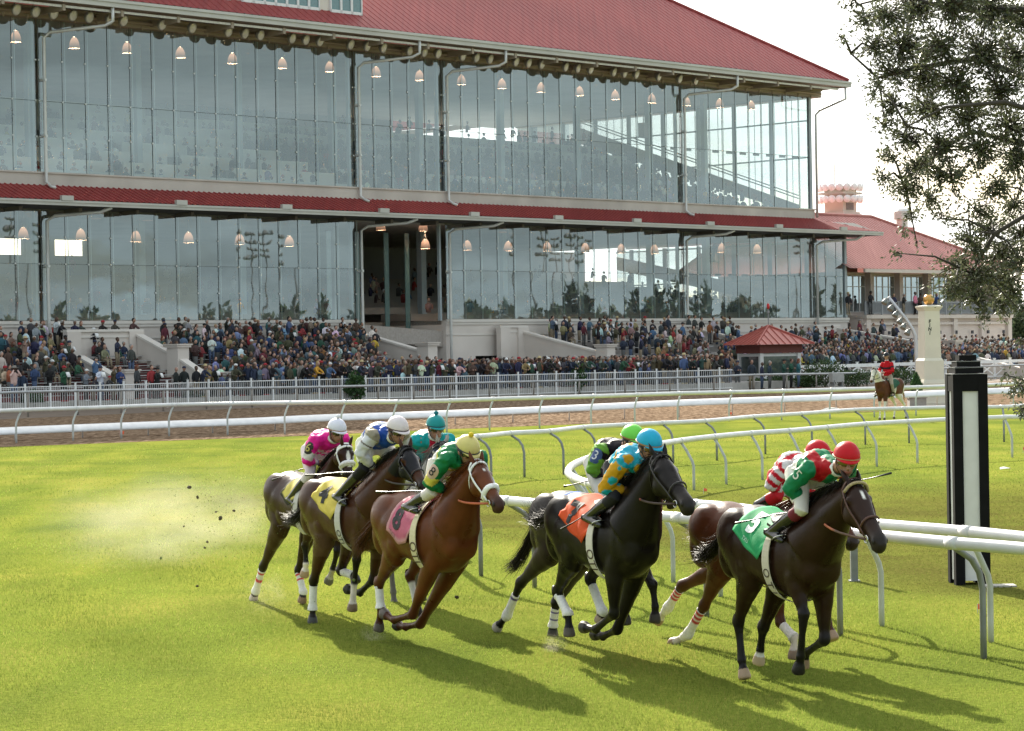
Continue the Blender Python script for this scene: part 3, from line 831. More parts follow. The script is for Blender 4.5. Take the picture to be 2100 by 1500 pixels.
    bmesh.ops.remove_doubles(hb_, verts=hb_.verts, dist=1e-5); bmesh.ops.recalc_face_normals(hb_, faces=hb_.faces); hb_.verts.index_update(); m = MB(); m.add([v.co.copy() for v in hb_.verts], [tuple(v.index for v in f.verts) for f in hb_.faces]); hb_.free()
    hcM = mat('helmet ' + str(S['helmet']), S['helmet'], .45, .06, 14, spec=.22, bump=.08, bscale=40)
    hel = part('helmet', sh(m), hcM, root, True); hel.modifiers.new('s', 'SOLIDIFY').thickness = .01
    m = MB(); rim = rings[-1]; pk = []
    for k in range(-6, 7):
        p = hc + hf * (rx * .98 * math.cos(k * .19)) + hl * (ry * .98 * math.sin(k * .19)) - hu * (rz * .09); ext = math.cos(k * .19 * 1.3) ** .8 if abs(k) < 6 else 0
        pk.append((p, p + hf * (.050 * ext) - hu * (.014 * ext)))
    m.rings([[a for a, b in pk], [b for a, b in pk]], caps=False, closed=False)
    q = part('peak', sh(m), hcM, root, True); q.parent = hel; q.modifiers.new('s', 'SOLIDIFY').thickness = .007
    m = MB(); m.tube([hc + hf * (rx * 1.01 * math.cos(2 * math.pi * k / 24)) + hl * (ry * 1.01 * math.sin(2 * math.pi * k / 24)) - hu * (rz * .03) for k in range(25)], [(.007, .004)] * 25, 6)
    q = part('helmet_band', sh(m), mat('band ' + str(S.get('band', (.3, .2, .08))), S.get('band', (.3, .2, .08)), .5), root, True); q.parent = hel
    if 'pompom' in S:
        m = MB(); m.ball(hc + hu * (rz + .018), .026, 10, 8); q = part('pompom', sh(m), mat('pompom ' + str(S['pompom']), S['pompom'], .9, .15, 60, bump=.4), root, True); q.parent = hel
    # goggles, chin strap, collar
    if S.get('goggles', True):
        gl = S.get('lens', (.03, .022, .012))
        m = MB(); rings = []
        for (zz, ex) in ((-.026, 0), (-.014, .007), (.010, .009), (.030, 0)):
            rings.append([hpnt((.100 + ex) * math.cos(a), (.083 + ex) * math.sin(a), zz) for a in [(-1.15 + 2.3 * k / 12) for k in range(13)]])
        m.rings(rings, caps=False, closed=False); g = part('goggles', sh(m), mat('lens ' + str(gl), gl, .08, .1, spec=.8, coat=.5), root, True); g.modifiers.new('s', 'SOLIDIFY').thickness = .006
        m = MB(); m.tube([hpnt(.100 * math.cos(a), .087 * math.sin(a), .004) for a in [1.0 + (2 * math.pi - 2.0) * k / 16 for k in range(17)]], [(.010, .003)] * 17, 6, up=hu); q = part('goggle_strap', sh(m), mat('strap black', (.012, .012, .012), .6), root, True); q.parent = g
    m = MB(); m.tube([hpnt(.02, .090, .0), hpnt(.03, .080, -.05), hpnt(.045, .045, -.112), hpnt(.05, 0, -.124), hpnt(.045, -.045, -.112), hpnt(.03, -.080, -.05), hpnt(.02, -.090, 0)], [(.008, .003)] * 7, 6); q = part('chin_strap', sh(m), mat('strap black', (.012, .012, .012), .6), root, True); q.parent = hel
    m = MB(); nc = shoc.lerp(head, .52) - hu * .035; nd_ = (head - hu * .05 - nc).normalized()
    m.tube([nc + nd_ * .005, nc + nd_ * .022, nc + nd_ * .038], [.072, .069, .064], 14, caps=False); q = part('collar', sh(m), mat('collar ' + str(S.get('collar', (.75, .75, .75))), S.get('collar', (.75, .75, .75)), .7), root, True); q.modifiers.new('s', 'SOLIDIFY').thickness = .004
    # whip in the right hand
    if 'whip' in S:
        hnd = S['whip']; ha = R_('hand') if hnd[0] < 0 else L_('hand'); e = Vector(hnd[1]) if hnd[1][0] != 'px' else rider_joints(H, hnd[1][1], dict(p=hnd[1][2]), dict(p=hnd[1][3]))['p']; e = Vector((e[0], hnd[1][3], e[2])) if hnd[1][0] == 'px' else e; d = (ha - R_('elb')).normalized(); a = ha + d * .05
        w = MB(); dr = (e - a).normalized(); w.tube([a - dr * .10, a + dr * .02, a.lerp(e, .5) + Vector((0, 0, .012)), a.lerp(e, .82), e], [.010, .009, .0055, .005, .011], 6)
        o = w.build('whip', mat('whip', (.012, .012, .012), .4), None, True)
        o.data.transform(Matrix.Translation(-a)); o.matrix_world = H.M @ Matrix.Translation(a)
        tag(o, S.get('whip_label', 'thin black riding whip'), 'whip', 'whips held by the jockeys')
    return root, hands
# ------------------------------------------------------------------ the field of runners
def zc(ox, oy, s): return lambda u, v: (ox + u / s, oy + v / s)
Z1, Z2, Z3 = zc(480, 820, 3), zc(980, 850, 3), zc(1330, 880, 2.727)
ZA, ZB, ZC, ZD = zc(1500, 890, 5.77), zc(1130, 850, 5.77), zc(770, 880, 6), zc(540, 830, 5.25)
GRP = 'racehorses galloping past the rails'
WHITE = (.78, .76, .74); BLACKP = (.010, .008, .008)
def rider_joints(H, conv, px, yoff=None):
    """right-side joints read off on their sagittal planes"""
    lat = dict(hip=-.10, sho=-.185, head=0, elb=-.27, hand=-.085, knee=-.20, ank=-.275, toe=-.27)
    if yoff: lat.update(yoff)
    k = H.spec.get('scale', 1.0); out = {}
    sv = H.spec.get('conv')
    Minv = H.M.inverted(); ro = Minv @ CAMP; M3 = Minv.to_3x3()
    for j, (u, v) in px.items():
        d = M3 @ ray(*conv(u, v)); t = (lat[j] - ro.y) / d.y; q = ro + d * t; out[j] = (q.x, abs(lat[j]), q.z)
    return out
def arr(d, c): return np.tile(np.array(c, float), (d['n'], 1))
def silk(base, fn):
    def f(d):
        col = arr(d, base); fn(d, col); return col
    return f
def put(col, m, c): col[m] = c

def horse_and_rider(hs, rs):
    H = build_horse(hs); tack(H, hs)
    J = {}
    if 'px' in rs: J.update(rider_joints(H, rs['conv'], rs['px'], rs.get('yoff')))
    J.update(rs.get('J', {})); rs['J'] = J
    if DEBUG: print(hs['label'][:30], {k: tuple(round(x, 2) for x in v) for k, v in J.items()}); print('  legs', [[tuple(round(c, 2) for c in p) for p in b[2:]] for b in H.bones], 'poll', [round(c, 2) for c in H.poll], 'muz', [round(c, 2) for c in H.muz], 'hl', round(H.hl, 2), 'z', round(H.pos.z, 3), 'pos', [round(c,2) for c in H.pos])
    root, hands = build_rider(H, rs)
    reins(H, hs, hands)
    return H

def s5(d, c):
    red = (.42, .012, .018); tor = ~d['arm']
    put(c, tor & (np.abs(d['Y']) > .055) & (np.abs(d['Y']) < .15) & (d['T'] > .55), red)
    put(c, tor & (d['T'] < .42), (.70, .68, .62))
def s7(d, c):
    gold, blue = (.62, .33, .02), (.02, .42, .62); w = d['co']
    put(c, d['arm'], gold)
    cell = np.floor(w / .105); fr = w / .105 - cell - .5; r = np.linalg.norm(fr, axis=1)
    od = ((cell[:, 0] + cell[:, 1] + cell[:, 2]) % 2 == 0)
    put(c, ~d['arm'] & od & (r < .50), gold); put(c, d['arm'] & od & (r < .46), blue)
    put(c, ~d['arm'] & (d['T'] < .18), (.72, .72, .72))
def s8(d, c):
    yel, gr = (.70, .62, .12), (.012, .19, .07)
    put(c, d['arm'] & (d['at'] > .66) & (d['at'] < .98), yel); put(c, ~d['arm'] & (d['T'] < .30), (.76, .76, .76)); put(c, ~d['arm'] & (d['T'] > .30) & (d['T'] < .42), yel)
    put(c, ~d['arm'] & (np.abs(d['Y']) < .035) & (d['D'] > 0), yel)
    put(c, d['arm'] & (d['at'] > 1.72), (.01, .05, .03))
def sW(d, c):
    wh = (.66, .67, .72)
    put(c, d['arm'], wh); put(c, ~d['arm'] & (d['T'] < .28), wh); t = d['T'] + np.abs(d['Y']) * 1.1
    put(c, ~d['arm'] & (np.abs(t - .86) < .06) & (d['D'] > -.05), (.75, .76, .8)); put(c, ~d['arm'] & (np.abs(d['Y']) > .125) & (d['T'] > .5), (.30, .27, .20))
    put(c, d['arm'] & (d['at'] > 1.70) & (d['at'] < 1.82), (.02, .02, .05)); put(c, d['arm'] & (d['at'] > .40) & (d['at'] < .48), (.08, .06, .04))
def s6(d, c):
    wh = (.74, .70, .72); w = d['co']
    put(c, d['arm'] & (d['at'] > .55) & (d['at'] < .95), wh); put(c, d['arm'] & (d['at'] > 1.5) & (d['at'] < 1.8), wh)
    ch = (np.floor(d['Y'] / .07) + np.floor(d['T'] / .13)) % 2 == 0
    put(c, ~d['arm'] & (d['T'] < .62) & (d['D'] < .02) & ch, wh); put(c, ~d['arm'] & (d['T'] < .2), wh)
    put(c, d['arm'] & (d['at'] > 1.80), (.12, .22, .55))
def sT(d, c):
    red = (.50, .02, .05)
    put(c, ~d['arm'] & (np.abs(d['Y']) < .06) & (d['T'] > .6), red); put(c, d['arm'] & (d['at'] < .55) & (d['at'] > .15), red)
def s3(d, c):
    bk = (.012, .010, .016); lime = (.30, .52, .08)
    put(c, ~d['arm'] & (d['T'] > .42) & (np.abs(d['Y']) < .15), bk); put(c, d['arm'] & (d['at'] < .35), bk); put(c, ~d['arm'] & (np.abs(d['T'] - .5) < .05), lime); put(c, d['arm'] & (d['at'] > 1.25), bk)
    put(c, ~d['arm'] & (d['T'] < .2), (.55, .60, .30))
def s1(d, c):
    red = (.55, .012, .03)
    put(c, d['arm'] & (np.floor(d['at'] * 5.2) % 2 == 0), red); put(c, ~d['arm'] & (np.floor(d['T'] * 4.2 + .4) % 2 == 0) & (np.abs(d['Y']) > .10), red); put(c, ~d['arm'] & (np.abs(d['T'] - .95) < .07), red)

BAY = dict(base=(.055, .020, .009), points=(.012, .009, .008)); HAIRB = (.014, .011, .010)
def field():
    out = {}
    # --- number 5, nearest the camera
    hs = dict(conv=Z3, anchor=(1553.7, 1035.8, 20.9), label='dark bay racehorse with white star and green number cloth, nearest of the field', group=GRP, seed=5,
        poll=(1150, 300), muzzle=(1322, 628), ears=1.5,
        legs=dict(FR=[(868, 1035), (850, 1282), (835, 1368)], FL=[(985, 1180), (872, 1258), (862, 1335)], HR=[(502, 1080), (522, 1300), (540, 1402)], HL=[(640, 1115), (624, 1240), (614, 1318)]),
        tail=[((345, 690), 0), ((262, 705), .0)], tail_spread=.20,
        coat=dict(base=(.022, .0085, .0048), points=(.009, .007, .007), hair=HAIRB, star=(.19, .31, .012), socks=dict(FR=(2.42, (.6, .57, .52)), HL=(2.05, (.66, .63, .58))), hoof=dict(HR=(.38, .27, .18), HL=(.4, .3, .2), FR=(.02, .018, .016), FL=(.3, .2, .14))),
        wraps={}, tack=dict(cloth=(.025, .30, .11), trim=(.05, .40, .16), bridle=(.075, .028, .018), brow=(.36, .28, .15), girth=(.55, .50, .40), text=[('5', .27, .32, -.50, .28, (.78, .80, .80)), ('TXU', .045, .34, -.88, .1, (.5, .66, .56))], girth_text=[('O T I', .11, 2.15, (.06, .04, .03))]))
    rs = dict(conv=ZA, px=dict(head=(1358, 318), sho=(905, 420), hip=(770, 490), elb=(690, 640), hand=(905, 850), knee=(830, 900), ank=(470, 1160), toe=(560, 1235)), label='jockey in green and red silks with a red helmet, riding the nearest horse',
        silks=silk((.012, .20, .085), s5), helmet=(.50, .006, .014), band=(.35, .18, .06), breeches=(.70, .67, .62), cuff=(.05, (.16, .02, .035)), badge=('5', None, (.62, .64, .55), .13, .32), whip=(-1, (-.22, -.36, 1.46)), whip_label='black riding whip with a red shaft held beside the green number cloth', lens=(.10, .07, .01), look=(.9, -.32, -.22), skin='tan')
    out['5'] = horse_and_rider(hs, rs)
    # --- number 7, almost black
    hs = dict(conv=Z2, anchor=(1194, 1010, 22.3), label='almost black racehorse wearing an orange number 7 cloth and plain white hind wraps', group=GRP, seed=7, psi=R(-64),
        poll=(1122, 258), muzzle=(1322, 540), ears=.6,
        legs=dict(FR=[(838, 1228), (722, 1325), (645, 1308)], FL=[(858, 1325), (765, 1368), (712, 1352)], HR=[(488, 1095), (556, 1235), (563, 1372)], HL=[(690, 1015), (768, 1222), (748, 1280)]),
        tail=[((385, 650), 0), ((318, 590), .0)], tail_spread=.24,
        coat=dict(base=(.0075, .0052, .0046), points=(.007, .006, .006), hair=(.012, .010, .010), tail_hair=(.03, .026, .024), socks={}, hoof=dict(HR=(.10, .085, .07), HL=(.4, .3, .24))),
        wraps=dict(HR=dict(t0=.14, t1=1.02, col=WHITE), HL=dict(t0=.2, t1=1.02, col=WHITE)),
        tack=dict(cloth=(.62, .085, .022), bridle=(.014, .011, .010), girth=(.62, .58, .50), wrinkle=1.6, rein=((.035, .016, .014), (.35, .07, .04)), rein_split=8, text=[('7', .30, .25, -.72, .40, (.012, .01, .01))], girth_text=[('OTI', .13, 2.05, (.06, .03, .02))]))
    rs = dict(conv=ZB, px=dict(head=(1155, 380), sho=(850, 560), hip=(740, 640), elb=(625, 880), hand=(880, 890), knee=(745, 985), ank=(440, 1215), toe=(545, 1290)), label='jockey in turquoise silks with gold spots and a turquoise helmet',
        silks=silk((.02, .38, .55), s7), collar=(.02, .30, .45), helmet=(.015, .36, .58), band=(.3, .16, .05), breeches=(.02, .02, .025), whip=(-1, (-.20, -.38, 1.28)), whip_label='black riding whip held low against the orange number 7 cloth', look=(.9, .12, -.30), skin='tan', lens=(.12, .05, .02))
    out['7'] = horse_and_rider(hs, rs)
    # --- number 8, chestnut with white bridle
    hs = dict(conv=Z1, anchor=(833, 1008, 23.9), label='chestnut racehorse in a white bridle with a pink number 8 cloth', group=GRP, seed=8, psi=R(-60),
        poll=(1500, 388), muzzle=(1652, 636), ears=.5,
        legs=dict(FR=[(1100, 1322), (982, 1356), (918, 1314)], FL=[(1146, 1380), (1053, 1398), (996, 1386)], HR=[(890, 1130), (902, 1285), (889, 1425)], HL=[(1082, 1085), (1122, 1262), (1130, 1330)]),
        tail=[((815, 840), 0), ((775, 930), .0)], tail_spread=.20,
        coat=dict(base=(.100, .027, .0075), points=(.060, .016, .0065), hair=(.17, .05, .016), tail_hair=(.10, .035, .016), star=(.20, .25, .014), socks=dict(HL=(1.25, (.7, .68, .66))), hoof=dict(HR=(.12, .10, .09), FR=(.12, .10, .09)), muzzle=(.035, .018, .014)),
        wraps=dict(HR=dict(t0=.12, t1=1.0, col=(.74, .72, .72))),
        tack=dict(cloth=(.50, .13, .20), trim=(.55, .28, .30), bridle=(.80, .80, .80), noseband=2.0, bridle_w=.013, girth=(.62, .55, .36), rein=((.45, .10, .04), (.42, .10, .04)), span=(-.26, .27), drop=[(0, .44), (.4, .56), (.65, .54), (.86, .36), (1, .12)], text=[('8', .26, .27, -.64, .15, (.012, .01, .012)), ('TXU', .055, .20, -.93, .1, (.12, .03, .05))], girth_text=[('OTL', .14, 2.05, (.08, .05, .03))]))
    rs = dict(conv=ZC, px=dict(head=(1125, 268), sho=(870, 370), hip=(760, 440), elb=(655, 660), hand=(860, 755), knee=(690, 780), ank=(400, 950), toe=(480, 1000)), label='jockey in green and yellow silks with a pale yellow capped helmet, wearing an 8 armband',
        silks=silk((.012, .19, .07), s8), collar=(.012, .16, .06), helmet=(.62, .54, .20), pompom=(.75, .55, .03), band=(.03, .03, .03), breeches=(.70, .64, .62), boot=(.016, .018, .022), badge=('8', (.55, .38, .32), (.01, .01, .01), .13, .52), whip=(-1, (-.40, -.38, 1.60)), whip_label='thin black whip held level above the pink number 8 cloth', look=(.85, .1, -.5), skin='tan')
    out['8'] = horse_and_rider(hs, rs)
    # --- yellow cloth, black hood
    hs = dict(conv=Z1, anchor=(680, 978, 25.9), label='bay racehorse in a black blinker hood with a yellow number cloth', group=GRP, seed=4, psi=R(-58.5),
        poll=(1062, 300), muzzle=(1190, 525), ears=.3,
        legs=dict(FR=[(754, 985), (738, 1140), (726, 1303)], FL=[(854, 1111), (771, 1191), (694, 1163)], HR=[(489, 1117), (483, 1290), (483, 1385)], HL=[(654, 1054), (740, 1083), (752, 1130)]),
        tail=[((395, 720), 0), ((318, 735), .0)], tail_spread=.17,
        coat=dict(base=(.052, .0175, .0075), points=(.010, .008, .007), hair=HAIRB, hood=(.010, .010, .013), belly=(.10, .055, .035), socks=dict(FR=(1.95, (.66, .58, .54)), HR=(2.0, (.02, .016, .014))), hoof=dict(FR=(.22, .15, .10), HR=(.07, .07, .07))),
        wraps=dict(HR=dict(t0=.16, t1=1.05, col=WHITE), HL=dict(t0=.2, t1=.95, col=WHITE)),
        tack=dict(cloth=(.62, .50, .10), bridle=(.014, .012, .012), girth=(.52, .50, .46), blinkers=(.012, .012, .014), shadow_roll=False, rein=((.03, .02, .02), (.42, .13, .08)), rein_split=9, wrinkle=1.4, text=[('4', .26, .27, -.66, .30, (.012, .012, .012))], girth_text=[('OTI', .10, 2.15, (.05, .04, .04))]))
    rs = dict(conv=ZD, px=dict(head=(1440, 285), sho=(1165, 345), hip=(1090, 430), elb=(1045, 520), hand=(1190, 690), knee=(1085, 690), ank=(800, 985), toe=(860, 1050)), label='jockey in blue and white silks with white sleeves and a plain white helmet',
        silks=silk((.018, .075, .36), sW), helmet=(.66, .60, .62), band=(.05, .02, .02), breeches=(.72, .70, .62), cuff=(-.45, (.012, .012, .014)), whip=(-1, (-.40, -.36, 1.62)), whip_label='thin whip held level above the yellow number cloth', look=(.9, .05, -.28), skin='tan')
    out['4'] = horse_and_rider(hs, rs)
    # --- number 6, hindmost on the left
    hs = dict(conv=Z1, anchor=(600, 981, 27.9), alocal=(-.5, 0, 1.50), scale=.96, label='brown racehorse with a white blaze and white bridle, hindmost of the field', group=GRP, seed=6, psi=R(-59.5),
        poll=(688, 282), muzzle=(722, 462), ears=.2, head_y=-.02,
        legs=dict(FR=[(437, 900), (443, 1014), (431, 1091)], FL=[(636, 928), (606, 1048), (578, 1128)], HR=[(177, 1031), (131, 1185), (117, 1236)], HL=[(396, 1055), (426, 1188), (417, 1250)]),
        tail=[(('l', -1.12, 1.42), .15), (('l', -1.45, 1.35), .38)], tail_spread=.14,
        coat=dict(base=(.034, .0125, .0065), points=(.010, .008, .007), hair=HAIRB, star=(.20, .72, .020), socks=dict(FR=(1.9, (.72, .64, .58)), FL=(1.95, (.45, .40, .34))), hoof=dict(FR=(.42, .29, .18), FL=(.16, .15, .12), HL=(.28, .18, .12), HR=(.5, .42, .36))),
        wraps=dict(HR=dict(t0=.10, t1=1.1, col=WHITE, stripes=[(.05, .13, (.6, .03, .04)), (.34, .44, (.6, .03, .04))]), HL=dict(t0=.10, t1=1.05, col=WHITE, stripes=[(.05, .13, (.6, .03, .04)), (.28, .36, (.6, .03, .04))])),
        tack=dict(cloth=(.60, .52, .12), trim=(.05, .05, .03), span=(-.16, .25), drop=[(0, .34), (.5, .46), (.8, .40), (1, .12)], bridle=(.78, .78, .78), noseband=2.4, bridle_w=.014, shadow_roll=True, girth=(.5, .48, .44), rein=((.05, .04, .03), (.14, .12, .10))))
    rs = dict(conv=ZD, px=dict(head=(788, 290), sho=(560, 385), hip=(490, 500), elb=(465, 600), hand=(580, 630), knee=(505, 745), ank=(290, 1010), toe=(350, 1075)), label='jockey in hot pink and white silks with a white pompom helmet',
        silks=silk((.78, .02, .30), s6), helmet=(.66, .66, .76), pompom=(.75, .75, .82), band=(.30, .16, .09), breeches=(.70, .62, .66), badge=('6', (.02, .018, .012), (.50, .42, .10), .14, .42), whip=(-1, (-.30, -.36, 1.50)), whip_label='thin black whip held by the pink jockey', look=(.9, -.02, -.25), skin='tan')
    out['6'] = horse_and_rider(hs, rs)
    # --- grey horse, mostly hidden
    hs = dict(anchor=(826, 985, 28.2), alocal=(-.5, 0, 1.55), scale=.98, label='grey racehorse in a dark hood, half hidden between the bay and the chestnut', group=GRP, seed=9, psi=R(-72),
        poll=(906, 910), muzzle=(914, 975), ears=.1,
        legs=dict(FR=[('l', .55, .70), ('l', .44, .42), ('l', .25, .46)], FL=[('l', .62, .62), ('l', .50, .36), ('l', .36, .26)], HR=[('l', -.62, .56), ('l', -.52, .22), ('l', -.48, .04)], HL=[('l', -.50, .60), ('l', -.28, .30), ('l', -.22, .14)]),
        tail=[(('l', -1.1, 1.4), .05), (('l', -1.5, 1.25), .1)],
        coat=dict(base=(.36, .35, .34), points=(.14, .13, .13), hair=(.30, .29, .28), hood=(.02, .03, .05), finish='matt', muzzle=(.12, .10, .10), hoof=(.15, .14, .12)),
        tack=dict(cloth=(.55, .56, .58), bridle=(.02, .02, .025), girth=(.5, .5, .5)))
    rs = dict(conv=ZD, px=dict(head=(1855, 255), sho=(1655, 385)), J=dict(), label='jockey in teal and red silks with a teal pompom helmet', silks=silk((.012, .36, .38), sT), helmet=(.012, .26, .27), pompom=(.01, .18, .22), band=(.01, .03, .04), breeches=(.7, .7, .7), look=(.92, 0, -.18), skin='tan', badge=('2', (.5, .02, .06), (.7, .6, .6), .12, .35))
    rs['after'] = 1
    out['2'] = horse_and_rider(hs, rs)
    # --- number 3, behind number 7
    hs = dict(conv=Z2, anchor=(1160, 1024, 24.0), alocal=(-.5, 0, 1.50), label='dark grey brown racehorse with striped hind wraps, running behind the orange cloth', group=GRP, seed=11, psi=R(-58.5),
        poll=(1100, 345), muzzle=(1225, 520), ears=.7,
        legs=dict(FR=[(925, 1080), (905, 1200), (910, 1300)], FL=[(1075, 1050), (1092, 1190), (1088, 1285)], HR=[(262, 1040), (178, 1240), (112, 1320)], HL=[(480, 1165), (462, 1305), (460, 1375)]),
        tail=[((270, 870), 0), ((190, 960), .0)], tail_spread=.17,
        coat=dict(base=(.030, .024, .021), points=(.010, .008, .008), hair=(.02, .016, .014), socks=dict(), hoof=dict(HR=(.4, .36, .32)), belly=(.03, .02, .018)),
        wraps=dict(HR=dict(t0=.35, t1=1.15, col=WHITE, stripes=[(.06, .12, (.10, .07, .22))]), HL=dict(t0=.2, t1=1.1, col=WHITE, stripes=[(.15, .22, (.10, .07, .25)), (.5, .56, (.10, .07, .25))])),
        tack=dict(cloth=(.05, .12, .40), bridle=(.02, .02, .02), girth=(.3, .3, .3)))
    rs = dict(conv=ZB, px=dict(head=(962, 310), sho=(600, 430), hip=(505, 590), elb=(485, 655), hand=(640, 740)), J=dict(), label='jockey in lime green and black silks with a lime helmet', silks=silk((.13, .32, .035), s3), helmet=(.16, .62, .08), band=(.25, .12, .03), breeches=(.66, .64, .60), badge=('3', (.03, .07, .20), (.6, .62, .66), .13, .35), look=(.9, .1, -.25), skin='tan', whip=(-1, (.0, -.34, 1.66)), whip_label='thin dark whip held by the lime green jockey', lens=(.09, .07, .01))
    out['3'] = horse_and_rider(hs, rs)
    # --- red hooped jockey behind number 5
    hs = dict(conv=Z3, anchor=(1492, 1047, 23.1), alocal=(-.5, 0, 1.50), label='chestnut racehorse with red striped white hind wraps, hidden behind the dark bay', group=GRP, seed=12, psi=R(-59),
        poll=(1040, 425), muzzle=(1172, 628), ears=.9,
        legs=dict(FR=[(738, 1085), (815, 1170), (812, 1290)], FL=[(1000, 985), (1005, 1090), (1035, 1185)], HR=[(310, 990), (220, 1150), (128, 1205)], HL=[(185, 880), (108, 1000), (45, 1080)]),
        tail=[((310, 590), 0), ((225, 575), .0)], tail_spread=.19,
        coat=dict(base=(.085, .024, .0085), points=(.06, .018, .008), hair=(.10, .04, .02), tail_hair=(.12, .06, .035), socks=dict(FR=(1.6, (.6, .5, .45)), HR=(2.0, (.62, .55, .5)), HL=(2.0, (.6, .54, .5))), hoof=(.30, .2, .14), muzzle=(.02, .016, .015)),
        wraps=dict(HR=dict(t0=.16, t1=1.3, col=WHITE, stripes=[(.03, .09, (.5, .05, .05)), (.14, .20, (.5, .05, .05)), (.25, .31, (.5, .05, .05))]), HL=dict(t0=.16, t1=1.3, col=WHITE, stripes=[(.03, .09, (.5, .05, .05)), (.14, .20, (.5, .05, .05)), (.25, .31, (.5, .05, .05))]), FR=dict(t0=.2, t1=1.0, col=(.66, .6, .56))),
        tack=dict(cloth=(.5, .02, .03), span=(-.12, .22), bridle=(.02, .015, .015), girth=(.4, .3, .3)))
    rs = dict(conv=ZA, px=dict(head=(1015, 275), sho=(640, 400), hip=(545, 500), elb=(465, 600), hand=(640, 720), knee=(540, 740), ank=(330, 830)), J=dict(), label='jockey in red and white hooped silks with a red helmet, beyond the nearest horse', silks=silk((.70, .67, .67), s1), helmet=(.52, .007, .016), band=(.35, .2, .06), breeches=(.48, .012, .02), breech=.5, look=(.9, .1, -.30), skin='tan', whip=(1, ('px', ZA, (1890, 465), .2)), whip_label='brown whip held out ahead of the red helmets')
    out['1'] = horse_and_rider(hs, rs)
    return out
# ------------------------------------------------------------------ light, sky
SUN_EL, SUN_AZ = R(29), math.atan2(-.24, .97)          # azimuth from +Y towards +X
SUND = Vector((math.sin(SUN_AZ) * math.cos(SUN_EL), math.cos(SUN_AZ) * math.cos(SUN_EL), math.sin(SUN_EL)))
def sky():
    w = bpy.data.worlds.new('World'); scene.world = w; w.use_nodes = True; nt = w.node_tree; bg = nt.nodes['Background']
    st = nd(nt, 'ShaderNodeTexSky', sky_type='NISHITA'); st.sun_disc = False; st.sun_elevation = SUN_EL; st.sun_rotation = SUN_AZ; st.air_density = 1.3; st.dust_density = 2.2
    tc = nd(nt, 'ShaderNodeTexCoord'); sp = nd(nt, 'ShaderNodeSeparateXYZ'); nt.links.new(tc.outputs['Generated'], sp.inputs[0])
    def mth(op, a, b=None, clamp=False):
        n = nd(nt, 'ShaderNodeMath', operation=op); n.use_clamp = clamp
        for i, x in enumerate((a, b)):
            if x is None: continue
            if isinstance(x, (int, float)): n.inputs[i].default_value = x
            else: nt.links.new(x, n.inputs[i])
        return n.outputs[0]
    zz = mth('ADD', mth('MAXIMUM', sp.outputs['Z'], 0.0), .16)
    cx = mth('DIVIDE', sp.outputs['X'], zz); cy = mth('DIVIDE', sp.outputs['Y'], zz)
    cb = nd(nt, 'ShaderNodeCombineXYZ'); nt.links.new(cx, cb.inputs[0]); nt.links.new(cy, cb.inputs[1])
    n1 = nd(nt, 'ShaderNodeTexNoise'); n1.inputs['Scale'].default_value = .75; n1.inputs['Detail'].default_value = 8; n1.inputs['Roughness'].default_value = .58; n1.inputs['Distortion'].default_value = .4
    nt.links.new(cb.outputs[0], n1.inputs['Vector'])
    cov = ramp(nt, [(.30, (0, 0, 0)), (.50, (1, 1, 1))]); nt.links.new(n1.outputs['Fac'], cov.inputs['Fac'])
    n2 = nd(nt, 'ShaderNodeTexNoise'); n2.inputs['Scale'].default_value = 2.2; n2.inputs['Detail'].default_value = 7; nt.links.new(cb.outputs[0], n2.inputs['Vector'])
    # cloud brightness grows towards the sun
    vd = nd(nt, 'ShaderNodeVectorMath', operation='DOT_PRODUCT'); nt.links.new(tc.outputs['Generated'], vd.inputs[0]); vd.inputs[1].default_value = SUND
    cr = ramp(nt, [(0.0, (3.5, 4.0, 4.2, 1)), (.42, (3.5, 4.0, 4.2, 1)), (.62, (4.4, 4.8, 4.95, 1)), (.80, (6.0, 6.1, 6.1, 1)), (.93, (9, 8.9, 8.6, 1)), (1.0, (11, 10.6, 10, 1))])
    nt.links.new(mth('ADD', mth('MULTIPLY', vd.outputs['Value'], .5), .5), cr.inputs['Fac'])
    sh = mth('ADD', mth('MULTIPLY', n2.outputs['Fac'], 1.25), .38)
    cc = nd(nt, 'ShaderNodeVectorMath', operation='SCALE'); nt.links.new(cr.outputs['Color'], cc.inputs[0]); nt.links.new(sh, cc.inputs['Scale'])
    mx = nd(nt, 'ShaderNodeMix', data_type='RGBA'); nt.links.new(cov.outputs['Color'], mx.inputs[0]); nt.links.new(st.outputs['Color'], mx.inputs[6]); nt.links.new(cc.outputs[0], mx.inputs[7])
    nt.links.new(mx.outputs[2], bg.inputs['Color']); bg.inputs['Strength'].default_value = SKY_STR
    l = bpy.data.lights.new('sun', 'SUN'); o = bpy.data.objects.new('sun', l); COL.objects.link(o); l.energy = SUN_STR; l.angle = R(.6); l.color = (1, .93, .80)
    o.rotation_euler = SUND.to_track_quat('Z', 'Y').to_euler()
    scene.view_settings.view_transform = 'Standard'; scene.view_settings.look = 'None'; scene.view_settings.exposure = EXPO; scene.view_settings.gamma = 1
    scene.render.engine = 'CYCLES'; scene.cycles.max_bounces = 8; scene.cycles.transparent_max_bounces = 16; scene.cycles.use_denoising = True
    scene.cycles.caustics_reflective = False; scene.cycles.caustics_refractive = False; scene.cycles.volume_max_steps = 64
SKY_STR, SUN_STR, EXPO = .105, 5.0, 1.22

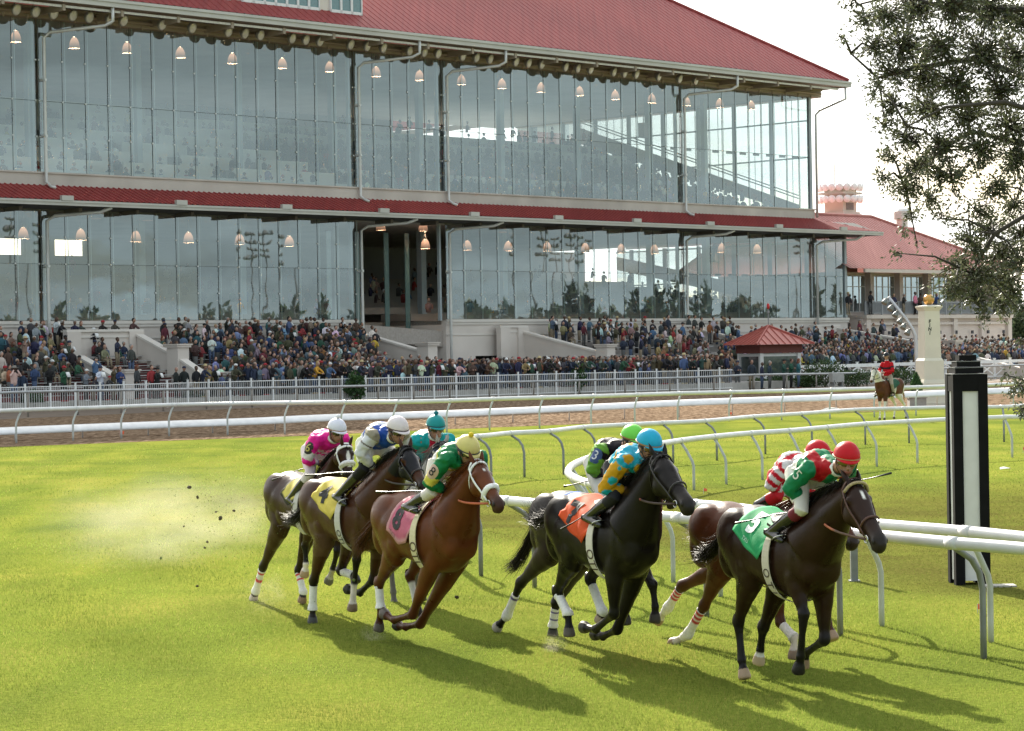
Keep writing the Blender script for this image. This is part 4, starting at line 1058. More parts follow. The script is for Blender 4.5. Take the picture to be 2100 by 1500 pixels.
# ------------------------------------------------------------------ ground
def sheet(name, pts, z, m, kind='structure', label=None):
    mb = MB(); mb.add([(p[0], p[1], z) for p in pts], [tuple(range(len(pts)))]); o = mb.build(name, m); o['kind'] = kind
    return o
def turf_mat():
    m, nt, b = new_mat('turf'); setin(b, Roughness=.9); b.inputs['Specular IOR Level'].default_value = 0
    geo = nd(nt, 'ShaderNodeNewGeometry')
    def noise(sc, det=6, dis=0.0, stretch=None, rot=0):
        n = nd(nt, 'ShaderNodeTexNoise'); n.inputs['Scale'].default_value = sc; n.inputs['Detail'].default_value = det; n.inputs['Distortion'].default_value = dis
        if stretch:
            mp = nd(nt, 'ShaderNodeMapping'); mp.inputs['Scale'].default_value = stretch; mp.inputs['Rotation'].default_value = (0, 0, rot); nt.links.new(geo.outputs['Position'], mp.inputs[0]); nt.links.new(mp.outputs[0], n.inputs['Vector'])
        else: nt.links.new(geo.outputs['Position'], n.inputs['Vector'])
        return n
    a = noise(.35, 6, .6); c = noise(16, 8); st = noise(.55, 3, .3, (1, .16, 1), R(30))
    r1 = ramp(nt, [(.30, (.130, .165, .038)), (.5, (.175, .208, .042)), (.72, (.22, .226, .055))]); nt.links.new(a.outputs['Fac'], r1.inputs['Fac'])
    r2 = ramp(nt, [(.35, (.78, .80, .74)), (.68, (1.18, 1.14, 1.05))]); nt.links.new(c.outputs['Fac'], r2.inputs['Fac'])
    r3 = ramp(nt, [(.36, (.78, .84, .82)), (.62, (1.14, 1.08, 1.0))]); nt.links.new(st.outputs['Fac'], r3.inputs['Fac'])
    m1 = nd(nt, 'ShaderNodeMix', data_type='RGBA', blend_type='MULTIPLY'); m1.inputs[0].default_value = 1; nt.links.new(r1.outputs[0], m1.inputs[6]); nt.links.new(r2.outputs[0], m1.inputs[7])
    m2 = nd(nt, 'ShaderNodeMix', data_type='RGBA', blend_type='MULTIPLY'); m2.inputs[0].default_value = 1; nt.links.new(m1.outputs[2], m2.inputs[6]); nt.links.new(r3.outputs[0], m2.inputs[7])
    # worn, brownish infield to the right of the running rails
    sx = nd(nt, 'ShaderNodeSeparateXYZ'); nt.links.new(geo.outputs['Position'], sx.inputs[0])
    wn = noise(.5, 5, .8)
    e = nd(nt, 'ShaderNodeMath', operation='MULTIPLY_ADD'); nt.links.new(sx.outputs['Y'], e.inputs[0]); e.inputs[1].default_value = .53; nt.links.new(sx.outputs['X'], e.inputs[2])      # x + .53 y
    f = nd(nt, 'ShaderNodeMapRange'); nt.links.new(e.outputs[0], f.inputs[0]); f.inputs[1].default_value = 18.2; f.inputs[2].default_value = 21.0
    f2 = nd(nt, 'ShaderNodeMapRange'); nt.links.new(sx.outputs['Y'], f2.inputs[0]); f2.inputs[1].default_value = 54; f2.inputs[2].default_value = 42
    g = nd(nt, 'ShaderNodeMath', operation='MULTIPLY'); nt.links.new(f.outputs[0], g.inputs[0]); nt.links.new(f2.outputs[0], g.inputs[1])
    r4 = ramp(nt, [(.32, (.45, .45, .9)), (.62, (1, 1, 1))]); nt.links.new(wn.outputs['Fac'], r4.inputs['Fac'])
    h = nd(nt, 'ShaderNodeMath', operation='MULTIPLY'); nt.links.new(g.outputs[0], h.inputs[0]); nt.links.new(r4.outputs[0], h.inputs[1])
    r5 = ramp(nt, [(.35, (.065, .066, .016)), (.65, (.13, .125, .034))]); nt.links.new(c.outputs['Fac'], r5.inputs['Fac'])
    m3 = nd(nt, 'ShaderNodeMix', data_type='RGBA'); nt.links.new(h.outputs[0], m3.inputs[0]); nt.links.new(m2.outputs[2], m3.inputs[6]); nt.links.new(r5.outputs[0], m3.inputs[7])
    nt.links.new(m3.outputs[2], b.inputs['Base Color'])
    bp = nd(nt, 'ShaderNodeBump'); bp.inputs['Strength'].default_value = .6; bp.inputs['Distance'].default_value = .05; nt.links.new(c.outputs['Fac'], bp.inputs['Height']); nt.links.new(bp.outputs[0], b.inputs['Normal'])
    return m
def dirt_mat():
    m, nt, b = new_mat('track dirt'); setin(b, Roughness=.95); b.inputs['Specular IOR Level'].default_value = 0
    geo = nd(nt, 'ShaderNodeNewGeometry'); mp = nd(nt, 'ShaderNodeMapping'); mp.inputs['Scale'].default_value = (1.5, .22, 1); nt.links.new(geo.outputs['Position'], mp.inputs[0])
    n = nd(nt, 'ShaderNodeTexNoise'); n.inputs['Scale'].default_value = 3.2; n.inputs['Detail'].default_value = 9; n.inputs['Roughness'].default_value = .72; nt.links.new(mp.outputs[0], n.inputs['Vector'])
    n0 = nd(nt, 'ShaderNodeTexNoise'); n0.inputs['Scale'].default_value = .12; n0.inputs['Detail'].default_value = 4; nt.links.new(mp.outputs[0], n0.inputs['Vector'])
    r = ramp(nt, [(.36, (.075, .050, .034)), (.50, (.20, .142, .098)), (.64, (.33, .245, .172))]); nt.links.new(n.outputs['Fac'], r.inputs['Fac'])
    r0 = ramp(nt, [(.3, (.85, .85, .85)), (.7, (1.12, 1.1, 1.08))]); nt.links.new(n0.outputs['Fac'], r0.inputs['Fac'])
    mx = nd(nt, 'ShaderNodeMix', data_type='RGBA', blend_type='MULTIPLY'); mx.inputs[0].default_value = 1; nt.links.new(r.outputs[0], mx.inputs[6]); nt.links.new(r0.outputs[0], mx.inputs[7]); nt.links.new(mx.outputs[2], b.inputs['Base Color'])
    bp = nd(nt, 'ShaderNodeBump'); bp.inputs['Strength'].default_value = 1; bp.inputs['Distance'].default_value = .12; nt.links.new(n.outputs['Fac'], bp.inputs['Height']); nt.links.new(bp.outputs[0], b.inputs['Normal'])
    return m
NEARD = [(-500, 936), (-200, 925), (0, 917.5), (300, 906), (607, 895), (933, 880), (1200, 870), (1400, 863), (1700, 848), (1900, 841), (2100, 833), (2500, 818)]
FARD = [(-500, 882), (0, 861), (500, 838), (1001, 819), (1552, 802), (1800, 793), (2100, 781), (2500, 766)]
def ground():
    sheet('turf', [(-900, -60), (1500, -60), (1500, 3000), (-900, 3000)], 0, turf_mat())
    a = [G(*p) for p in NEARD]; b = [G(*p) for p in FARD]
    sheet('dirt_track', a + b[::-1], .004, dirt_mat())
    far = [Vector((260, 330, 0)), Vector((120, 420, 0)), Vector((-150, 300, 0))]
    sheet('verge', b + far, .008, mat('verge soil', (.16, .12, .09), .9, .2, .6, bump=.3))
    fl = [q + BN0 * -.38 for q in fence_line()]; fl = [fl[0] + (fl[0] - fl[1]).normalized() * 60] + fl; qe = P(1640, 790, 168); fl += [Vector((qe.x, qe.y, 0))] + [Vector((q.x, q.y, 0)) for q in (P(2100, 780, 199), P(2500, 770, 222))]
    sheet('apron', fl + far, APR, mat('apron concrete', (.36, .34, .32), .85, .18, .6, bump=.2))
    # blades of turf, thick near the camera
    rg = np.random.RandomState(4); V = []; Fc = []; C = []
    zones = [(15.5, 21, 2600, .0050, .030), (21, 27, 1500, .0062, .031), (27, 36, 560, .0090, .033), (36, 52, 150, .014, .036), (52, 80, 36, .024, .042)]
    off = 0
    for (z0, z1, den, wd, ht) in zones:
        hw0, hw1 = .235 * z0 + .5, .235 * z1 + .5; area = (hw0 + hw1) * (z1 - z0); n = int(area * den)
        y = rg.uniform(z0, z1, n); x = rg.uniform(-1, 1, n) * (.235 * y + .5)
        keep = np.ones(n, bool)
        x, y = x[keep], y[keep]; n = len(x)
        ang = rg.uniform(0, 2 * np.pi, n); lean = rg.uniform(.15, .75, n); hh = ht * rg.uniform(.45, 1.25, n) * (1 + .25 * np.sin(x * .9 + 1.3 * np.sin(y * .7)))
        infield = (x + .53 * y > 19.5) & (y < 50); hh = np.where(infield, hh * .6, hh)
        la = rg.uniform(0, 2 * np.pi, n); w = wd * rg.uniform(.6, 1.3, n)
        dx, dy = np.cos(ang) * w, np.sin(ang) * w
        base = np.stack([x, y, np.full(n, .001)], 1)
        p0 = base - np.stack([dx, dy, 0 * dx], 1) / 2; p1 = base + np.stack([dx, dy, 0 * dx], 1) / 2
        p2 = base + np.stack([np.cos(la) * lean * hh, np.sin(la) * lean * hh, hh * np.sqrt(np.maximum(.2, 1 - lean ** 2 * .6))], 1)
        V.append(np.stack([p0, p1, p2], 1).reshape(-1, 3)); idx = off + np.arange(n * 3).reshape(-1, 3); Fc.append(idx); off += n * 3
        pat = .5 + .5 * np.sin((x * .93 + y * .366) * 3.1 + .8 * np.sin(y * .35 + x * .2)) * (x < 2.5); k = rg.uniform(.85, 1.15, n) * (.84 + .30 * pat); dry = (rg.rand(n) < .07)
        c = np.stack([.215 * k, .270 * k, .050 * k], 1); c[dry] = np.array([.33, .31, .09]) * k[dry][:, None]
        br = infield & (rg.rand(n) < .45); c[infield] *= .62; c[br] = np.array([.13, .12, .036]) * k[br][:, None]
        C.append(np.repeat(c, 3, 0))
    V = np.concatenate(V); Fc = np.concatenate(Fc); C = np.concatenate(C)
    me = bpy.data.meshes.new('grass'); me.vertices.add(len(V)); me.vertices.foreach_set('co', V.astype(np.float32).ravel())
    me.loops.add(len(Fc) * 3); me.loops.foreach_set('vertex_index', Fc.astype(np.int32).ravel()); me.polygons.add(len(Fc))
    me.polygons.foreach_set('loop_start', np.arange(0, len(Fc) * 3, 3, dtype=np.int32)); me.polygons.foreach_set('loop_total', np.full(len(Fc), 3, dtype=np.int32))
    me.update(calc_edges=True); set_col(me, C)
    me.materials.append(mat_attr('grass blades', rough=.7, spec=0, var=.12, scale=.6, trans=.42))
    o = bpy.data.objects.new('grass', me); COL.objects.link(o); tag(o, 'short sunlit green turf', 'grass', kind='stuff')

# ------------------------------------------------------------------ running rails
def resample(pts, step, phase=0.0):
    out = []; acc = -phase
    for a, b in zip(pts, pts[1:]):
        L = (b - a).length; s = -acc if acc < 0 else step - acc
        if acc >= 0: s = step - acc
        else: s = -acc
        while s <= L:
            out.append((a.lerp(b, s / L), (b - a).normalized())); s += step
        acc = L - (s - step)
    return out
def smooth_path(pts, n=5):
    out = []
    m = len(pts)
    for i in range(m - 1):
        p0, p1, p2, p3 = pts[max(i - 1, 0)], pts[i], pts[i + 1], pts[min(i + 2, m - 1)]
        for k in range(n):
            f = k / n; out.append(0.5 * ((2 * p1) + (p2 - p0) * f + (2 * p0 - 5 * p1 + 4 * p2 - p3) * f * f + (3 * p1 - p0 - 3 * p2 + p3) * f ** 3))
    out.append(pts[-1]); return out
def rail(label, path, rad, post_xy, side, rail_m, post_m, post_r=.03, style='goose', group='running rails of the turf course'):
    """path: tube centre line (world); post_xy: list of (point on path, direction)"""
    base = path[len(path) // 2]; root = thing('running_rail', label, 'rail', (base.x, base.y, 0), 0, group); b0 = Vector((base.x, base.y, 0))
    mb = MB(); mb.tube([p - b0 for p in path], rad, 12); part('rail_tube', mb, rail_m, root, True)
    # sleeves where two lengths join
    for i, (p, d) in enumerate(post_xy):
        mb = MB(); q = p - b0; mb.tube([q - d * rad * 1.3, q + d * rad * 1.3], rad * 1.06, 12); part('rail_sleeve', mb, rail_m, root, True)
    for (p, d) in post_xy:
        nrm = Vector((-d.y, d.x, 0)) * side if not isinstance(side, Vector) else side
        m = MB(); q = p - b0; of = .34 if style == 'goose' else .26
        f = q + nrm * of; f.z = 0
        if style == 'goose':
            pts = [q - Vector((0, 0, rad * .6)), q + nrm * of * .30 - Vector((0, 0, rad + .035)), q + nrm * of * .62 - Vector((0, 0, rad + .10)), q + nrm * of * .88 - Vector((0, 0, rad + .22)), q + nrm * of - Vector((0, 0, rad + .38)), f + Vector((0, 0, .3)), f - Vector((0, 0, .03))]
        elif style == 'bent':
            pts = [q - Vector((0, 0, rad * .6)), q + nrm * of * .45 - Vector((0, 0, .20)), q + nrm * of * .9 - Vector((0, 0, .42)), q + nrm * of - Vector((0, 0, .52)), f + Vector((0, 0, .2)), f - Vector((0, 0, .03))]
        else:
            f = q.copy(); f.z = 0; pts = [q, f - Vector((0, 0, .03))]
        m.tube(pts, post_r, 8); part('post', m, post_m, root, True)
    return root
def near_rails():
    H1 = 1.07; white = mat('rail white paint', (.66, .66, .67), .35, .10, 3, coat=.1); steel = mat('galvanised post', (.22, .23, .24), .5, .18, 5, metal=.35); postw = mat('white green post', (.45, .47, .455), .4, .12, 4); alum = mat('rail aluminium', (.62, .64, .66), .42, .14, 4, metal=.25)
    A = [(900, 925), (950, 900), (1000, 894), (1046.7, 889), (1124, 885), (1193, 877), (1279, 872), (1359, 868), (1446, 864), (1544, 855), (1642, 849), (1752, 841), (1854, 838), (1936, 836), (2056, 835), (2100, 832), (2250, 824), (2450, 815)]
    Cc = [(2700, 1186), (2400, 1155), (2100, 1126), (1952, 1114), (1820, 1101), (1640, 1084), (1473, 1069), (1356, 1059), (1135, 1036), (1036, 1027), (985, 1021), (930, 1012)]
    B = [(1245, 925), (1320, 916), (1396, 904), (1464, 896), (1540, 889), (1618, 884), (1696, 877), (1776, 870), (1862, 865), (1936, 861), (2060, 856), (2100, 855), (2250, 848), (2450, 838)]
    bend = [(1197, 990), (1180, 985), (1169, 978), (1165, 970), (1172, 957), (1190, 947), (1215, 938)]
    D = [(2700, 1168), (2400, 1135), (2100, 1103), (1980, 1091), (1804, 1076), (1640, 1058), (1532, 1045), (1480, 1039), (1424, 1034), (1330, 1016), (1240, 998)]
    g = lambda L, h=H1: [G(x, y, h) for x, y in L]
    c = g(Cc); a = g(A, 1.0); c1 = c + [Vector((-1.25, 34.5, H1)), Vector((-1.75, 39, H1)), Vector((-1.75, 43, 1.02))] + a
    pa = smooth_path(c1, 4)
    def at_px(path, pxs, i0, i1):
        out = []
        for x in pxs:
            i = min(range(i0, i1 - 1), key=lambda j: abs(proj(path[j])[0] - x)); best = min(((abs(proj(path[k].lerp(path[k + 1], f / 8))[0] - x), k, f / 8) for k in (max(i - 1, i0), i) for f in range(9))); k, f = best[1], best[2]
            out.append((path[k].lerp(path[k + 1], f), (path[k + 1] - path[k]).normalized()))
        return out
    nc = 4 * len(c); posts = at_px(pa, [2330, 1958, 1662, 1392, 1205, 1042, 920], 0, nc - 3) + [(pa[i], (pa[i + 1] - pa[i]).normalized()) for i in (nc, nc + 4, nc + 8)] + at_px(pa, [980, 1047, 1127, 1195, 1280, 1360, 1445, 1544, 1642, 1752, 1854, 1950, 2056, 2160, 2270], nc + 10, len(pa))
    inner = lambda p, d: 1
    rail('outer grey white running rail bending round the turf chute, nearest the horses', pa, .058, posts, -1, white, steel)
    dd = g(D); bb = g(B, 1.0)
    mid = [G(1215, 993, 1.05), G(1190, 986, 1.05), G(1172, 977, 1.04), G(1165, 968, 1.03), G(1172, 957, 1.02), G(1190, 947, 1.01), G(1215, 937, 1.0)]
    pb = smooth_path(dd + mid + bb, 4)
    rail('inner running rail with a tight rounded end behind the turquoise jockey', pb, .058, at_px(pb, [2300, 1984, 1762, 1590, 1432, 1335, 1262], 0, 4 * len(dd) - 2) + [(pb[i], (pb[i + 1] - pb[i]).normalized()) for i in range(4 * len(dd) + 1, 4 * (len(dd) + 7), 5)] + at_px(pb, [1320, 1396, 1464, 1540, 1618, 1696, 1776, 1862, 1960, 2060, 2170], 4 * (len(dd) + 7), len(pb)), -1, alum if False else white, postw, style='bent')
def far_rails():
    white = mat('rail white paint', (.66, .66, .67), .35, .10, 3, coat=.1); postw = mat('white green post', (.45, .47, .455), .4, .12, 4); grey = mat('grey rail', (.42, .43, .44), .5, .15, 3, metal=.3); brown = mat('weathered post', (.30, .27, .24), .7, .2, 4)
    E = [(-420, 868), (-200, 854), (0, 843), (193, 836.7), (383, 830), (700, 825.5), (860, 824), (1033, 818), (1233, 812.5), (1400, 807), (1617, 802), (1767, 798), (1933, 793), (2067, 788), (2300, 778), (2500, 770)]
    p = smooth_path([G(x, y, 1.13) for x, y in E], 4)
    rail('white running rail between the turf and the dirt track', p, .075, resample(p, 2.15, .55), Vector((-.55, -.83, 0)), white, postw, .035, 'bent', 'rails along the dirt track')
    Fh = [(-420, 896), (-200, 886), (0, 877), (300, 865), (520, 857), (667, 850), (860, 844), (1033, 837), (1233, 828), (1400, 820), (1600, 813), (1767, 807), (2017, 797), (2200, 790), (2500, 778)]
    Zs = lambda x: 86 + 15 * (x / 1400)
    pts = smooth_path([P(x, y, Zs(x)) for x, y in Fh], 4)
    root = thing('safety_rail', 'low white rail with a wide sloping hood along the dirt track', 'rail', (pts[30].x, pts[30].y, 0), 0, 'rails along the dirt track'); b0 = Vector((pts[30].x, pts[30].y, 0))
    mb = MB(); rg = []
    for i, q in enumerate(pts):
        d = (pts[min(i + 1, len(pts) - 1)] - pts[max(i - 1, 0)]).normalized(); n_ = Vector((d.y, -d.x, 0)).normalized(); q = q - b0
        rg.append([q + n_ * u + Vector((0, 0, v)) for u, v in ((-.10, -.05), (-.02, .0), (.10, -.03), (.30, -.17), (.36, -.25), (.33, -.26), (.10, -.09), (-.05, -.09))])
    mb.rings(rg); part('hood', mb, white, root, True)
    for (q, d) in resample(pts, 2.6, .3):
        n_ = Vector((d.y, -d.x, 0)).normalized(); m = MB(); q = q - b0; f = q + n_ * -.28; f.z = 0
        m.tube([q + n_ * .05 - Vector((0, 0, .08)), q - n_ * .12 - Vector((0, 0, .16)), q - n_ * .26 - Vector((0, 0, .28)), f], .03, 8); part('post', m, white, root, True)
    Gr = [(-300, 812, 113), (-60, 808, 119), (95, 803, 121.6), (400, 798, 131), (700, 793, 139), (1001, 785, 149), (1400, 775, 156), (1552, 769, 159), (1767, 765, 168), (2013, 752, 185), (2300, 742, 198), (2500, 735, 206)]
    p = smooth_path([P(*q) for q in Gr], 4)
    rail('grey outer rail of the dirt track in front of the picket fence', p, .07, resample(p, 3.3, .4), 1, grey, brown, .055, 'straight', 'rails along the dirt track')

# ------------------------------------------------------------------ fences at the apron
BN0 = Vector((.716, -.698, 0)); APR = .5
def fence_line():
    F = [(-140, 803, 127), (0, 797, 131), (249, 785, 136), (440, 779, 141), (620, 774, 145), (980, 765, 151), (1240, 757, 157), (1502, 752, 161)]
    pts = smooth_path([Vector((q.x, q.y, 1.46)) for q in [P(*f) for f in F]], 4)
    return pts
def picket_fence():
    pts = fence_line(); b0 = Vector((pts[0].x, pts[0].y, 0)); root = thing('picket_fence', 'white metal picket fence in front of the standing crowd', 'fence', b0)
    wm = mat('fence white', (.84, .84, .84), .45, .08, 3)
    P_ = resample(pts, 1.55, .2); pk = resample(pts, .145, .0)
    for (q, d) in P_:
        m = MB(); c = q - b0; c.z = .76; m.box(c, (.085, .085, 1.52), Matrix.Rotation(math.atan2(d.y, d.x), 3, 'Z')); m.box(c + Vector((0, 0, .775)), (.105, .105, .03), Matrix.Rotation(math.atan2(d.y, d.x), 3, 'Z')); part('post', m, wm, root)
    m = MB()
    for z in (.16, 1.36):
        m.tube([Vector((q.x - b0.x, q.y - b0.y, z)) for q in pts], .026, 6)
    part('cross_rail', m, wm, root)
    m = MB()
    for (q, d) in pk:
        c = q - b0; m.tube([(c.x, c.y, .17), (c.x, c.y, 1.35)], .0125, 4, caps=False)
    part('pickets', m, wm, root)
    # kerb under the fence, running on along the edge of the apron
    k = MB(); rg = []; qe = P(1640, 790, 168)
    for q in pts + [Vector((v.x, v.y, 1.46)) - BN0 * -.18 for v in (qe, P(2100, 780, 199), P(2500, 770, 222))]: c = q - b0 + BN0 * -.2; rg.append([c + Vector(v) for v in ((0, 0, -1.48), (-.27, .27, -1.48), (-.27, .27, -.955), (-.03, .03, -.955))])
    k.rings(rg); o = k.build('kerb', mat('kerb concrete', (.42, .40, .37), .8, .15, 1.5)); o.location = b0; o['kind'] = 'structure'
def board_fence():
    wm = mat('fence white', (.84, .84, .84), .45, .08, 3)
    pts = [P(x, 745, 172 + (x - 1650) * .055) for x in (1640, 2000, 2400)]
    a, b = Vector((pts[0].x, pts[0].y, 0)), Vector((pts[-1].x, pts[-1].y, 0)); d = (b - a).normalized(); L = (b - a).length
    root = thing('board_fence', 'white board fence with crossed braces in front of the far crowd', 'fence', a); rz = Matrix.Rotation(math.atan2(d.y, d.x), 3, 'Z'); n = int(L / 2.4)
    for i in range(n + 1):
        m = MB(); m.box(d * (2.4 * i) + Vector((0, 0, .8)), (.13, .13, 1.6), rz); m.box(d * (2.4 * i) + Vector((0, 0, 1.62)), (.18, .18, .05), rz); part('post', m, wm, root)
    for z, h in ((1.38, .24), (.22, .12)):
        m = MB(); m.box(d * (L / 2) + Vector((0, 0, z)) + rz @ Vector((0, -.09, 0)), (L, .035, h), rz); part('board', m, wm, root)
    m = MB()
    for i in range(n):
        for s in (0, 1):
            p, q = d * (2.4 * i + .1) + Vector((0, 0, .3 if s else 1.22)), d * (2.4 * i + 2.3) + Vector((0, 0, 1.22 if s else .3)); o_ = rz @ Vector((0, -.06 + .04 * s, 0)); m.tube([p + o_, q + o_], [(.055, .015)] * 2, 4, up=Vector((0, 0, 1)))
    part('brace', m, wm, root)
# ------------------------------------------------------------------ the grandstand
BP0 = Vector((-28.5, 148.0, 0)); BD = Vector((.698, .716, 0)).normalized(); BN = Vector((BD.y, -BD.x, 0))     # along the front, out towards the track
BRZ = math.atan2(BD.y, BD.x)
def FP(t, s=0.0, z=0.0): return BP0 + BD * t + BN * s + Vector((0, 0, z))
def t_at(px, s=0.0, z=10.0):
    lo, hi = -40.0, 200.0
    for _ in range(50):
        m = (lo + hi) / 2
        if proj(FP(m, s, z))[0] < px: lo = m
        else: hi = m
    return lo
def z_at(px, py, s=0.0):
    t = t_at(px, s); q = FP(t, s, 0); Z = proj(q)[2]; return P(px, py, Z).z
def fbox(mb, t0, t1, s0, s1, z0, z1, mi=0, col=None):
    b = [FP(t0, s0, z0), FP(t0, s1, z0), FP(t1, s1, z0), FP(t1, s0, z0)]; u = Vector((0, 0, z1 - z0))
    b = b if (s1 > s0) else b[::-1]
    mb.hexa(b, [v + u for v in b], mi, col)
def fprism(mb, t0, t1, prof, mi=0):      # prof: list of (s, z), extruded along the front
    a = [FP(t0, s, z) for s, z in prof]; b = [FP(t1, s, z) for s, z in prof]; n = len(prof)
    mb.add(a + b, [tuple(range(n)), tuple(range(2 * n - 1, n - 1, -1))] + [(i, i + n, (i + 1) % n + n, (i + 1) % n) for i in range(n)], mi)
def roof_mat(c0=(.225, .026, .026), c1=(.315, .046, .042)):
    m, nt, b = new_mat('red standing seam roof'); setin(b, Roughness=.6); b.inputs['Specular IOR Level'].default_value = .5
    geo = nd(nt, 'ShaderNodeNewGeometry'); n = nd(nt, 'ShaderNodeTexNoise'); n.inputs['Scale'].default_value = .12; n.inputs['Detail'].default_value = 6; nt.links.new(geo.outputs['Position'], n.inputs['Vector'])
    mp = nd(nt, 'ShaderNodeMapping'); mp.inputs['Rotation'].default_value = (0, 0, -BRZ); mp.inputs['Scale'].default_value = (4, .12, .12); nt.links.new(geo.outputs['Position'], mp.inputs[0])
    n2 = nd(nt, 'ShaderNodeTexNoise'); n2.inputs['Scale'].default_value = 1; n2.inputs['Detail'].default_value = 4; nt.links.new(mp.outputs[0], n2.inputs['Vector'])
    ad = nd(nt, 'ShaderNodeMath', operation='ADD'); nt.links.new(n.outputs['Fac'], ad.inputs[0]); nt.links.new(n2.outputs['Fac'], ad.inputs[1])
    r = ramp(nt, [(.36, c0), (.64, c1)]); hf = nd(nt, 'ShaderNodeMath', operation='MULTIPLY'); hf.inputs[1].default_value = .5; nt.links.new(ad.outputs[0], hf.inputs[0]); nt.links.new(hf.outputs[0], r.inputs['Fac']); nt.links.new(r.outputs[0], b.inputs['Base Color']); return m
def glass_mat(name='curtain wall glass', refl=.19, tint=(.86, .95, .94)):
    if name in _mats: return _mats[name]
    m = bpy.data.materials.new(name); m.use_nodes = True; nt = m.node_tree; nt.nodes.clear()
    out = nd(nt, 'ShaderNodeOutputMaterial'); tr = nd(nt, 'ShaderNodeBsdfTransparent'); tr.inputs[0].default_value = (*tint, 1)
    gl = nd(nt, 'ShaderNodeBsdfGlossy'); gl.inputs['Roughness'].default_value = .012; gl.inputs['Color'].default_value = (.84, .95, .95, 1)
    geo = nd(nt, 'ShaderNodeNewGeometry'); n = nd(nt, 'ShaderNodeTexNoise'); n.inputs['Scale'].default_value = .55; n.inputs['Detail'].default_value = 1; nt.links.new(geo.outputs['Position'], n.inputs['Vector'])
    bp = nd(nt, 'ShaderNodeBump'); bp.inputs['Strength'].default_value = .25; bp.inputs['Distance'].default_value = .012; nt.links.new(n.outputs['Fac'], bp.inputs['Height']); nt.links.new(bp.outputs[0], gl.inputs['Normal'])
    fr = nd(nt, 'ShaderNodeFresnel'); fr.inputs['IOR'].default_value = 1.45
    mr = nd(nt, 'ShaderNodeMapRange'); mr.inputs['From Min'].default_value = 0; mr.inputs['From Max'].default_value = .6; mr.inputs['To Min'].default_value = refl; mr.inputs['To Max'].default_value = .95; nt.links.new(fr.outputs[0], mr.inputs[0])
    df = nd(nt, 'ShaderNodeBsdfDiffuse'); df.inputs[0].default_value = (.5, .55, .55, 1)      # pale diffuse veil mixed in to make the panes lighter and hazier
    m0 = nd(nt, 'ShaderNodeMixShader'); m0.inputs[0].default_value = .09; nt.links.new(tr.outputs[0], m0.inputs[1]); nt.links.new(df.outputs[0], m0.inputs[2])
    mx = nd(nt, 'ShaderNodeMixShader'); nt.links.new(mr.outputs[0], mx.inputs[0]); nt.links.new(m0.outputs[0], mx.inputs[1]); nt.links.new(gl.outputs[0], mx.inputs[2]); nt.links.new(mx.outputs[0], out.inputs[0])
    _mats[name] = m; return m
Z_L0, Z_L1, Z_U0, Z_U1 = 5.1, 11.9, 14.2, 23.5
BAYS = [(-26, 0), (0, 25.8), (25.8, 34.2), (34.2, 60.2), (60.2, 77.0)]
PANE = 1.72
def corrug(mb, t0, t1, prof, pitch=.42, dep=.06, mi=0):
    """ribbed sheet following prof (s,z) polyline, ribs running down the slope; t limits may be functions of index"""
    n = int((t1 - t0) / pitch); 
    for i in range(n):
        a = t0 + i * pitch; cols = []
        for (dt, up) in ((0, 0), (pitch * .68, 0), (pitch * .74, dep), (pitch * .94, dep), (pitch, 0)):
            cols.append([FP(a + dt, s, z + up) for s, z in prof])
        o = []
        for c in cols: o += c
        k = len(prof); mb.add(o, [(j * k + q, (j + 1) * k + q, (j + 1) * k + q + 1, j * k + q + 1) for j in range(4) for q in range(k - 1)], mi)
def hip_roof(mb, t0, t1, s_front, s_back, z0, pitch_tan, rib=.6, dep=.035, t_hip=True):
    """front plane from eave (s_front) to ridge mid, hipped at t1"""
    half = (s_front - s_back) / 2; zr = z0 + half * pitch_tan; sr = (s_front + s_back) / 2
    tl = t0; n = int((t1 - tl) / rib)
    def plane_pt(t, q):                 # q 0 at the eave .. 1 at the ridge, clipped by the hip line
        run = half * q; return FP(t, s_front - run, z0 + run * pitch_tan)
    for i in range(n):
        a = tl + i * rib; xs = [(a, 0), (a + rib * .78, 0), (a + rib * .82, dep), (a + rib * .96, dep), (a + rib, 0)]
        vs = []; 
        for (t, u) in xs:
            q = max(0.0, min(1.0, (t1 - t) / half)) if t_hip else 1.0
            vs += [plane_pt(t, 0) + Vector((0, 0, u)), plane_pt(t, q * .5) + Vector((0, 0, u)), plane_pt(t, q) + Vector((0, 0, u))]
        mb.add(vs, [(3 * j + k, 3 * (j + 1) + k, 3 * (j + 1) + k + 1, 3 * j + k + 1) for j in range(4) for k in range(2)])
    # back plane and end plane
    tr = t1 - half
    mb.add([FP(tl, s_back, z0), FP(t1, s_back, z0), FP(tr, sr, zr), FP(tl, sr, zr)], [(0, 1, 2, 3)])
    mb.add([FP(t1, s_front, z0), FP(t1, s_back, z0), FP(tr, sr, zr)], [(0, 1, 2)])
    # ridge capping along the hip
    mb.tube([FP(t1, s_front, z0 + .08), FP(tr, sr, zr + .08)], .12, 6); mb.tube([FP(tl, sr, zr + .06), FP(tr, sr, zr + .06)], .14, 6)
def lettering(txt, size, o, dx, dy, off, m, parent, name='lettering'):
    tv, tf = text_verts(txt, size, 3); mb = MB(); mb.add([o + dx * v.x + dy * v.y + off for v in tv], tf); return part(name, mb, m, parent)
